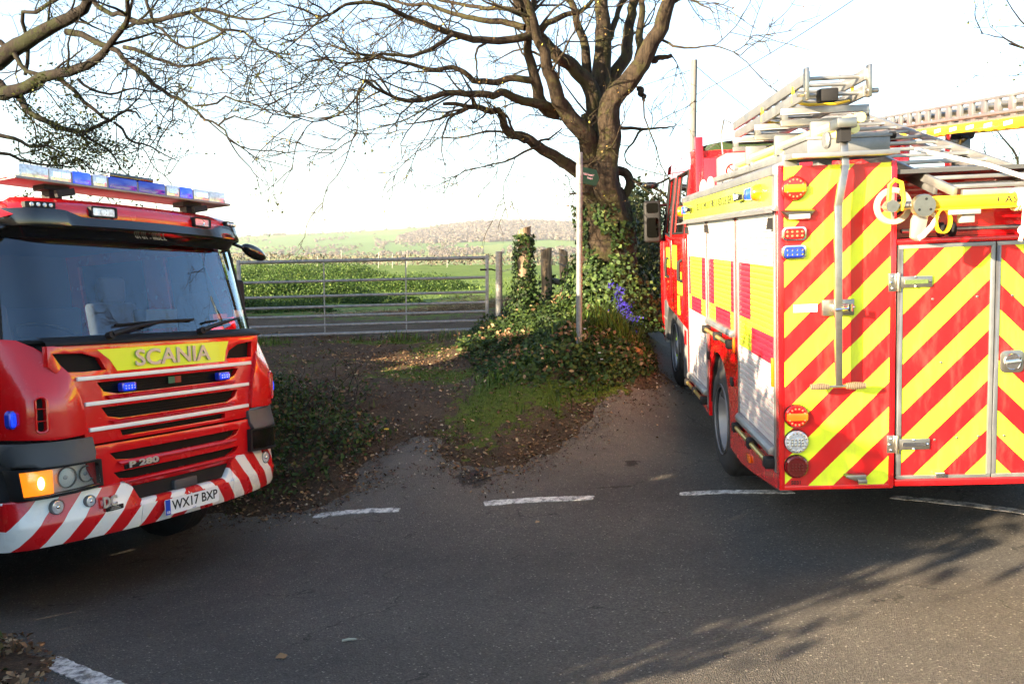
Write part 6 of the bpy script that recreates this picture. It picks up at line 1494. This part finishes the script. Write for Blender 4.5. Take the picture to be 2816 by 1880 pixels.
# leaf litter
def lit_d(x, y): return np.clip(.28+ell(x,y,-.9,11.3,1.6,.55)*1.0+ell(x,y,.2,11.2,.8,.5)*.5+ell(x,y,-2.6,9.6,.9,.8)*.7+np.clip(1-np.abs(poly_sd(ROAD, x, y)-.15)/.3, 0, 1)*.8, 0, 1)*(poly_sd(ROAD, x, y) > -.12)*(vnoise(x, y, .5, 61) > .28)
x, y = scatter(26000, (-5.5, 2.0, 7.3, 13.0), lit_d); o = leaves(np.stack([x, y, gz_(x, y)+.008+.014*RNG.random(len(x))], -1), .034, M_dead, 'leaf_litter', None, np.array([0, 0, 1.3]), .45, shape='oak'); tag(o, 'dry brown leaves strewn over the track and verges', 'leaf litter', kind='stuff')
x, y = scatter(30000, (-3.5, 2.4, 6.9, 11), lambda a, b: np.clip(1-np.abs(poly_sd(ROAD, a, b)+.03)/.42, 0, 1)**1.5*(vnoise(a, b, .3, 67) > .38)); o = leaves(np.stack([x, y, np.maximum(gz(x, y)+.006, gz_(x, y))+.006+.008*RNG.random(len(x))], -1), .026, M_mulch, 'mulch', None, np.array([0, 0, 1.3]), .5, shape='thin'); tag(o, 'dark leaf mulch and twigs drifted along the tarmac edge', 'leaf litter', kind='stuff')
x, y = scatter(700, (-5.0, 4, 6.8, 12), lambda a, b: np.clip(1-(-poly_sd(ROAD, a, b))/.7, .02, 1)*(poly_sd(ROAD, a, b) < 0)); o = leaves(np.stack([x, y, gz(x, y)+.014], -1), .03, M_dead, 'road_litter', None, np.array([0, 0, 1.5]), .4, shape='oak'); tag(o, 'crumbs of leaf and bark on the tarmac edge', 'leaf litter', kind='stuff')
x, y = scatter(1500, (-2.2, 2.4, 6.9, 10.2), lambda a, b: np.clip(1-np.abs(poly_sd(ROAD, a, b))/.5, 0, 1)*.8); n = len(x); Vv = []; Ff = []
M_grit = leaf_mat('grit', [(0, (.12, .10, .08)), (.6, (.25, .22, .18)), (1, (.45, .42, .36))], .9, 0)
zz = np.maximum(gz(x, y)+.004, gz_(x, y)); s = .011*RNG.uniform(.5, 1.5, n); T_ = np.array([(1,0,0),(-.5,.87,0),(-.5,-.87,0),(0,0,1.1)])
V = np.stack([x, y, zz+.001], -1)[:, None]+T_[None]*s[:, None, None]; i = np.arange(n)[:, None]*4
F = np.concatenate([i+np.array([[0,1,3]]), i+np.array([[1,2,3]]), i+np.array([[2,0,3]])])
tag(link('grit', fast('grit', V.reshape(-1, 3), F, M_grit, {'rnd': np.repeat(RNG.random(n), 4)})), 'scattered small stones along the tarmac edge', 'grit', kind='stuff')
x, y = scatter(9000, (-.9, 2.2, 8.8, 13.5), lambda a, b: bank_d(a, b)*(vnoise(a, b, .4, 66) > .52)); o = leaves(np.stack([x, y, gz_(x, y)+.05+.14*RNG.random(len(x))], -1), .045, M_dead, 'dead_leaves', None, np.array([0, -.4, .9]), .7, shape='oak'); tag(o, 'withered brown leaves caught in the ivy on the bank', 'leaf litter', kind='stuff')
# near verge, bottom left corner
x, y = scatter(5000, (-4.6, -2.2, 3.3, 5.6), lambda a, b: (poly_sd(ROAD, a, b) > -.05)*.8*(vnoise(a, b, .3, 71) > .4)); o = leaves(np.stack([x, y, gz_(x, y)+.01+.05*RNG.random(len(x))], -1), .04, M_dead, 'leaf_litter', None, np.array([0, 0, 1.0]), .6, shape='oak'); tag(o, 'brown leaves on the near verge in the bottom left corner', 'leaf litter', kind='stuff')
x, y = scatter(1600, (-4.8, -2.7, 3.6, 5.6), lambda a, b: (poly_sd(ROAD, a, b) > .12)*.8); o = leaves(np.stack([x, y, gz_(x, y)+.18*RNG.random(len(x))], -1), .055, M_bramble, 'verge_weeds', None, np.array([.2, 0, .8]), .8); tag(o, 'green weeds on the near verge in the bottom left corner', 'weeds', kind='stuff')

# small single things
def single_leaf(x, y, size, label, m=M_dead, rnd=.9):
    o = leaves(np.array([[x, y, float(gz(np.array([x]), np.array([y]))[0])+.016]]), size, m, 'fallen_leaf', None, np.array([0, -.2, 3.0]), .2, np.array([rnd]), 'ivy', None); return tag(o, label, 'leaf', 'fallen leaves on the tarmac')
single_leaf(.2, 6.5, .06, 'pale brown lobed leaf lying on the tarmac below the middle dash'); single_leaf(-1.2, 4.25, .045, 'curled brown leaf at the bottom edge of the tarmac', rnd=.7)
tw_ = MB(); z_ = float(gz(np.array([-.88]), np.array([4.43]))[0]); tw_.tube([(-.92, 4.42, z_+.012), (-.885, 4.435, z_+.014), (-.845, 4.44, z_+.012)], [.006, .008, .005], 6); tag(tw_.build('twig', mat('lichen_twig', (.30, .30, .24), .9), None), 'short pale twig lying on the open tarmac', 'twig')
def flower(x, y, h, col, label, r=.025):
    p = gpt(x, y); o = thing('flower', label, 'flower', Matrix.Translation(p)); MB().tube([(0, 0, 0), (.01, 0, h)], .003, 5).build('stem', M_grass, o); b = MB()
    for k in range(9):
        a = 2*PI*k/9; b.add([(.01, 0, h), (.01+r*math.cos(a-.3), r*math.sin(a-.3)-.008, h+.012), (.01+r*1.15*math.cos(a), r*1.15*math.sin(a)-.008, h+.004), (.01+r*math.cos(a+.3), r*math.sin(a+.3)-.008, h+.012)], [(0, 1, 2, 3)])
    b.build('petals', mat('petal', col, .6), o); return o
flower(-1.27, 8.40, .22, (.75, .48, .01), 'single yellow dandelion at the edge of the left brambles')
for k, (x, y, h) in enumerate(((.80, 9.42, .26), (.95, 9.25, .16), (.97, 9.2, .13))): flower(x, y, h, (.8, .8, .78), ['small white flower beside the signpost foot', 'small white flower low on the bank, upper of two', 'small white flower low on the bank, lower of two'][k], .016)
# bluebell clump on the oak's foot
bb = thing('blue_flowers', 'bright violet-blue clump of flowers hanging at the foot of the oak', 'flowers', Matrix.Translation((1.55, 11.55, 1.0)))
M_bell = leaf_mat('blue_petals', [(0, (.02, .012, .20)), (.6, (.045, .03, .42)), (1, (.11, .07, .6))], .5, .3)
t = RNG.random(1100); C_ = np.stack([-.19+.30*t+RNG.normal(size=1100)*(.04+.04*np.sin(t*9)**2), -.15*t+RNG.normal(size=1100)*.06, .36-.46*t+RNG.normal(size=1100)*.06], -1); C_ = C_[(vnoise(C_[:, 0], C_[:, 2], .09, 81) > .42)]
leaves(C_[::2], .03, M_bell, 'petals', bb, None, 1, None, 'thin', 'stuff')
sb_ = TubeBatch()
for k in range(60):
    c0 = C_[k*7 % len(C_)]; sb_.add(grow(c0, (random.gauss(0, .3), .6, -.7), .2, 4, .2, -.1), .004, .003, 4)
sb_.build('stems', M_grass, bb, 'stuff')
pk = thing('orange_stone', 'rounded orange-brown stone half hidden in grass at the bank foot near the front wheel', 'stone', Matrix.Translation(gpt(1.45, 9.95, .04)))
b = MB(); b.sphere((0, 0, 0), .09, 16, (1.1, .9, .75)); b.v = [(a*(1+.08*math.sin(9*c)), c2*(1+.06*math.cos(7*a*10)), c*(1+.05*math.sin(8*a*10))) for a, c2, c in b.v]; b.build('body', mat('orange_stone', (.30, .14, .04), .8, bump=.6, bscale=20, vary=.4, vscale=12), pk)

# hedge beyond the oak along the lane, and the hedgerow behind it
def hedge(name, label, path, h, w, n, size, m=M_hedge, base=None, twigs=500):
    o = thing(name, label, 'hedge', Matrix.Identity(4)); P = np.array(path, float); seg = np.hypot(*np.diff(P, axis=0).T); cum = np.concatenate([[0], np.cumsum(seg)])
    s = RNG.uniform(0, cum[-1], n); x = np.interp(s, cum, P[:, 0]); y = np.interp(s, cum, P[:, 1]); dx = RNG.normal(size=n)*w*.4; dy = RNG.normal(size=n)*w*.4
    hh = (np.interp(s, cum, h) if hasattr(h, '__len__') else h)*(.78+.4*vnoise(s, s*0, 1.1, 91)); t = RNG.random(n)**1.0; z = gz(x, y)+hh*t*(1-.25*np.clip(np.hypot(dx, dy)/w, 0, 1)); keep = vnoise(x+dx, z*1.0+y, .5, 93) > .30
    leaves(np.stack([x+dx, y+dy, z], -1)[keep], size, m, 'foliage', o, np.array([-.2, -.3, .5]), 1, None, 'oak'); b = TubeBatch()
    for k in range(twigs):
        i = RNG.integers(n); p = (x[i]+dx[i]*.5, y[i]+dy[i]*.5, float(gz(x[i:i+1], y[i:i+1])[0])); b.add(grow(p, (random.gauss(0, .12), random.gauss(0, .12), 1), hh[i]*random.uniform(.5, 1.0), 7, .09, .05), .012, .003, 4)
    b.build('stems', M_bark2, o, 'stuff'); return o
hedge('hedge', 'tangled dark hedge between the oak and the right engine mirror', [(2.0, 13.3), (2.3, 15.5), (2.7, 20), (3.2, 26)], 2.5, .8, 26000, .07)
hedge('hedge', 'hedge along the far side of the lane beyond the right engine', [(6.8, 9.5), (6.6, 14), (7.5, 22)], 1.7, .8, 9000, .08)
hedge('hedge', 'unseen roadside hedge on the near left, shaped to shade the junction', HEDGE_N, HEDGE_H, .7, 68000, .115, twigs=700)
hedge('hedge', 'unseen hedge added behind the camera to shade the road beyond the gap', [(-4.4, -2.2), (-4.6, -4), (-5.5, -8)], 2.6, .6, 16000, .11, twigs=300)  # unseen, added to bound the sunlit patch on the tarmac
hedge('hedge', 'tall unseen hedge added farther along the near side to shade the gate', HEDGE_T, 7.6, 1.0, 52000, .19, twigs=500)
for k, (x, y, hh_) in enumerate(SHADE_TREES): bare_tree('bare_tree', (x, y, float(gz(np.array([x]), np.array([y]))[0])), hh_, 'bare roadside tree behind the photographer across the lane', seed=30+k, r=.2)

# ================================================================ FIELD PLANTS
def nettle_clump(cx, cy, rx, ry, h, n, seed):
    a = RNG.uniform(0, 2*PI, n); r = np.sqrt(RNG.random(n)); x = cx+rx*r*np.cos(a); y = cy+ry*r*np.sin(a); prof = np.clip(1-r**2.2, .06, 1)*(.35+1.0*vnoise(x, y, .9, seed))
    z = gz(x, y)+h*prof*RNG.random(n)**.55; return np.stack([x, y, z], -1)
Cn = [nettle_clump(*a, 100+k) for k, a in enumerate([(-8.0, 28.5, 5.4, 2.6, 1.0, 32000), (-3.6, 26.5, 2.6, 1.2, .62, 9000), (-5.6, 21.2, 2.7, 1.2, .62, 20000), (-9.5, 21, 2.6, 1.4, .8, 9000), (-6.4, 17.6, 2.2, .8, .36, 12000), (-14, 32, 5, 3, 1.0, 9000), (-4.4, 17.8, .7, .4, .3, 1500), (-2.6, 20.5, .5, .3, .2, 600)])]
o = leaves(np.concatenate(Cn+[c+RNG.normal(size=c.shape)*.05 for c in Cn]), .042, M_nettle, 'nettle_bed', None, np.array([-.2, -.4, .8]), .8, None, 'oak'); tag(o, 'tall green nettles growing in the field behind the gate', 'nettles', kind='stuff')
x, y = scatter(9000, (-9, 8, 15.2, 34), lambda a, b: np.clip(vnoise(a, b, 1.3, 131)*1.6-.5, 0, 1)*(1-np.clip(ell(a, b, -1.5, 16.5, 3.2, 1.9)*1.3, 0, 1))); z = gz(x, y)
def fblades(x, y):
    n = len(x); z = fieldz(x, y); H = .10*RNG.uniform(.5, 1.6, n); a = RNG.uniform(0, 2*PI, n); s = np.stack([np.cos(a), np.sin(a), 0*a], -1)*.02; B0 = np.stack([x, y, z-.02], -1); T = B0+np.stack([RNG.normal(size=n)*.04, RNG.normal(size=n)*.04, H], -1)
    V = np.stack([B0-s, B0+s, T], 1); F = np.arange(3*n).reshape(n, 3); return tag(link('field_grass', fast('field_grass', V.reshape(-1, 3), F, M_grass, {'rnd': np.repeat(RNG.random(n), 3)})), 'grass tussocks scattered over the pasture', 'grass', kind='stuff')
fblades(x, y)
M_straw = leaf_mat('straw', [(0, (.14, .09, .045)), (.6, (.27, .19, .10)), (1, (.42, .32, .19))], .8, .15)
n = 5200; x = -1.2+RNG.normal(size=n)*1.3; y = 16.7+RNG.normal(size=n)*.7; hb_ = .32*np.exp(-((x+1.0)/.9)**2-((y-17.0)/.5)**2)+.16*np.exp(-((x-.6)/.6)**2-((y-16.6)/.5)**2)
a = RNG.uniform(0, 2*PI, n); L2 = .14*RNG.uniform(.5, 1.5, n); d = np.stack([np.cos(a)*L2, np.sin(a)*L2, RNG.normal(size=n)*.03], -1); B0 = np.stack([x, y, fieldz(x, y)+hb_*RNG.random(n)**.5+.02], -1); w_ = np.stack([-np.sin(a), np.cos(a), .4+0*a], -1)*.005
V = np.stack([B0-w_, B0+w_, B0+d+w_, B0+d-w_], 1); tag(link('straw', fast('straw', V.reshape(-1, 3), np.arange(4*n).reshape(n, 4), M_straw, {'rnd': np.repeat(RNG.random(n), 4)})), 'heap of loose dry straw just behind the gate', 'straw', kind='stuff')

# ================================================================ FAR VALLEY AND DOWN
SKY = [(-1500, .022), (0, .027), (600, .032), (760, .035), (1000, .0395), (1180, .0445), (1330, .0515), (1450, .052), (1580, .050), (1800, .047), (2100, .043), (2816, .03), (4300, .02)]
E0 = -.008; D0, D1 = 800., 3600.
def azf(px): return (px-1408)/2330
def sky_e(t): return np.interp(t*2330+1408, [a for a, _ in SKY], [b for _, b in SKY])
def hill_pt(px, py):
    """ground point on the far slope whose bearing and height angle correspond to survey (px, py)"""
    t = azf(px); e = (729-py)/2330.; f = np.clip((e-E0)/(sky_e(t)-E0), 0, 1); d = D0+(D1-D0)*f**1.15; return np.array([t*d, d, 1.65+d*e])
def hillz(t, d):
    f = ((d-D0)/(D1-D0)); e = E0+(sky_e(t)-E0)*np.clip(f, 0, 1)**(1/1.15); z = 1.65+d*e
    return z-np.clip(f-1, 0, 9)**1.3*60
ts = np.linspace(-1.25, 1.25, 260); ds = np.concatenate([np.linspace(D0, D1, 70), np.linspace(D1+60, 6000, 20)])
T_, Dg = np.meshgrid(ts, ds); Zh = hillz(T_, Dg)+(vnoise(T_*Dg, Dg, 260, 201)-.5)*8*np.clip((Dg-D0)/400, 0, 1)*np.clip((D1-Dg)/300+.25, .25, 1)
V = np.stack([T_*Dg, Dg, Zh], -1).reshape(-1, 3); n_, m_ = T_.shape; idx = np.arange(n_*m_).reshape(n_, m_)
F = np.stack([idx[:-1,:-1], idx[:-1,1:], idx[1:,1:], idx[1:,:-1]], -1).reshape(-1, 4)
def hill_material():
    m = bpy.data.materials.new('downland'); m.use_nodes = True; t = m.node_tree; b = t.nodes['Principled BSDF']; b.inputs['Roughness'].default_value = 1; b.inputs['Specular IOR Level'].default_value = .1
    tc = t.nodes.new('ShaderNodeTexCoord'); mp = t.nodes.new('ShaderNodeMapping'); mp.inputs['Scale'].default_value = (.0024, .0014, 0); t.links.new(tc.outputs['Object'], mp.inputs[0])
    v = t.nodes.new('ShaderNodeTexVoronoi'); v.inputs['Scale'].default_value = 1; t.links.new(mp.outputs[0], v.inputs['Vector'])
    s = t.nodes.new('ShaderNodeSeparateColor'); t.links.new(v.outputs['Color'], s.inputs[0]); r = t.nodes.new('ShaderNodeValToRGB'); e = r.color_ramp.elements; e.new(.5); e.new(.8)
    for k, (p, c) in zip(e, [(0, (.055, .13, .02)), (.4, (.09, .18, .03)), (.7, (.12, .21, .035)), (1, (.18, .20, .06))]): k.position = p; k.color = (*c, 1)
    t.links.new(s.outputs[0], r.inputs[0]); n = t.nodes.new('ShaderNodeTexNoise'); n.inputs['Scale'].default_value = .02; n.inputs['Detail'].default_value = 8; t.links.new(tc.outputs['Object'], n.inputs['Vector'])
    t.links.new(mixc(t, mth(t, 'MULTIPLY', n.outputs[0], .5), r.outputs[0], (.12, .15, .06)), b.inputs['Base Color']); return m
tag(link('hills', fast('hills', V, F, hill_material(), None, True)), 'green chalk down with pale fields on the skyline', 'hills', kind='structure')
M_farwood = leaf_mat('far_bare_woodland', [(0, (.085, .07, .065)), (.5, (.12, .10, .085)), (.8, (.15, .13, .10)), (1, (.15, .155, .09))], 1, 0)
M_fargreen = leaf_mat('far_green_trees', [(0, (.045, .055, .03)), (.6, (.075, .085, .04)), (1, (.14, .125, .07))], 1, 0)
ICO = None
def blobs(P, R_, mat_, name, label, cat):
    """crowns of far trees: ragged many-faced domes made of leaf-sized facets"""
    n = len(P); k = 34; U = RNG.normal(size=(n, k, 3)); U /= np.linalg.norm(U, axis=2, keepdims=True); U[..., 2] = np.abs(U[..., 2])*1.0-.15
    C_ = P[:, None]+U*R_[:, None, None]*RNG.uniform(.55, 1.1, (n, k, 1))*np.array([1, 1, 1.15])+np.array([0, 0, .5])*R_[:, None, None]
    C_ = C_.reshape(-1, 3); sz = np.repeat(R_, k)*RNG.uniform(.28, .6, n*k); N = U.reshape(-1, 3)+RNG.normal(size=(n*k, 3))*.18; N /= np.linalg.norm(N, axis=1, keepdims=True)
    A_ = RNG.normal(size=(n*k, 3)); T = np.cross(N, A_); T /= np.linalg.norm(T, axis=1, keepdims=True); Bv = np.cross(N, T)
    V = np.stack([C_+T*sz[:, None]*.6, C_+Bv*sz[:, None]*.6, C_-T*sz[:, None]*.6, C_-Bv*sz[:, None]*.6], 1).reshape(-1, 3)
    rn = np.clip(np.repeat(RNG.random(n), k)*.85+RNG.random(n*k)*.12, 0, 1)
    o = link(name, fast(name, V, np.arange(4*n*k).reshape(-1, 4), mat_, {'rnd': np.repeat(rn, 4)})); return tag(o, label, cat, kind='stuff')
def poly_points(poly, n):
    P = np.array(poly, float); x0, y0 = P.min(0); x1, y1 = P.max(0); x = RNG.uniform(x0, x1, n*3); y = RNG.uniform(y0, y1, n*3); k = poly_sd(poly, x, y) < 0; x, y = x[k][:n], y[k][:n]
    return np.array([hill_pt(a, b) for a, b in zip(x, y)])
Wd = poly_points([(1095, 655), (1150, 638), (1240, 622), (1330, 613), (1480, 610), (1600, 618), (1750, 630), (1750, 668), (1500, 662), (1330, 668), (1180, 672), (1100, 668)], 4200)
blobs(Wd, RNG.uniform(5.5, 9, len(Wd)), M_farwood, 'hanging_wood', 'brown leafless wood covering the slope of the far down', 'wood')
belts = []
for (x0, y0, x1, y1, n, sp) in [(640, 690, 1000, 684, 110, 5), (640, 704, 1280, 702, 260, 5), (1030, 660, 1060, 680, 40, 6), (1040, 668, 1260, 676, 90, 5), (1180, 690, 1330, 696, 130, 6), (1380, 694, 1780, 690, 260, 6), (1440, 703, 1800, 702, 200, 5), (640, 660, 760, 664, 30, 3), (760, 650, 1010, 640, 50, 2), (-400, 690, 640, 695, 300, 10), (1800, 690, 2900, 690, 300, 12), (860, 664, 960, 656, 40, 2.5)]:
    t = RNG.random(n); belts.append(np.array([hill_pt(x0+(x1-x0)*a, y0+(y1-y0)*a+RNG.normal()*sp) for a in t]))
Bl = np.concatenate(belts); k = RNG.random(len(Bl)) < .62
blobs(Bl[k], RNG.uniform(3.5, 6.5, k.sum()), M_farwood, 'valley_trees', 'belts of bare brown trees and hedgerows in the valley', 'trees'); blobs(Bl[~k], RNG.uniform(3, 5, (~k).sum()), M_fargreen, 'valley_evergreens', 'dark green trees among the valley hedgerows', 'trees')
Sk = np.array([hill_pt(x, float(729-2330*sky_e(azf(x))+1)) for x in np.concatenate([RNG.normal(770, 14, 16), RNG.normal(735, 9, 10), RNG.normal(690, 6, 6), RNG.uniform(1120, 1330, 26), RNG.uniform(1350, 1600, 14), RNG.uniform(860, 1100, 8)])])
blobs(Sk, RNG.uniform(4, 8, len(Sk)), M_fargreen, 'skyline_trees', 'small dark trees standing along the skyline of the down', 'trees')
# scrub band at the far edge of the field and its thin posts
n = 9000; x = RNG.uniform(-70, 60, n); y = 84+RNG.normal(size=n)*4; z = gz(x, y)+RNG.random(n)**.7*1.0*(.4+vnoise(x, y, 5, 221))
M_scrub = leaf_mat('dry_scrub', [(0, (.075, .065, .05)), (.6, (.11, .10, .075)), (1, (.15, .14, .10))], .9, .1)
tag(leaves(np.stack([x, y, z], -1), .32, M_scrub, 'dry_scrub', None, np.array([0, -.6, .5]), .7, None, 'thin'), 'pale dry scrub along the far edge of the field', 'scrub', kind='stuff')
for k, (px_, h_) in enumerate(((742, 1.0), (875, .9), (940, 1.3), (1042, 1.1), (1080, 1.0), (1120, 1.2), (1230, .8), (1380, 1.1))):
    Y = 62; xx = azf(px_)*Y; b = MB(); zz_ = float(fieldz(np.array([xx]), np.array([Y]))[0]); b.cyl((xx, Y, zz_-.1), (xx+.03, Y, zz_+h_), .018, 6); b.lathe([(.018, 0), (.02, .02), (0, .06)], (xx+.03, Y, zz_+h_), (0, 0, 1), 6)
    tag(b.build('field_stake', M_galvp), 'thin pale stake at the far side of the field, %s from the left' % ('first', 'second', 'third', 'fourth', 'fifth', 'sixth', 'seventh', 'eighth', 'ninth', 'tenth', 'eleventh', 'twelfth')[k], 'stake', 'stakes along the far field edge')
# air: even thin haze over the whole valley
hz = MB(); hz.box(-8200, 8200, -80, 6300, -700, 260); h = hz.build('haze', bpy.data.materials.new('haze_air'), smooth=False)
m = h.data.materials[0]; m.use_nodes = True; t = m.node_tree; t.nodes.remove(t.nodes['Principled BSDF']); pv = t.nodes.new('ShaderNodeVolumePrincipled'); pv.inputs['Color'].default_value = (.86, .92, 1, 1); pv.inputs['Density'].default_value = HAZE; pv.inputs['Anisotropy'].default_value = .2
t.links.new(pv.outputs[0], t.nodes['Material Output'].inputs['Volume']); tag(h, 'thin pale haze in the valley air', 'haze', kind='stuff')
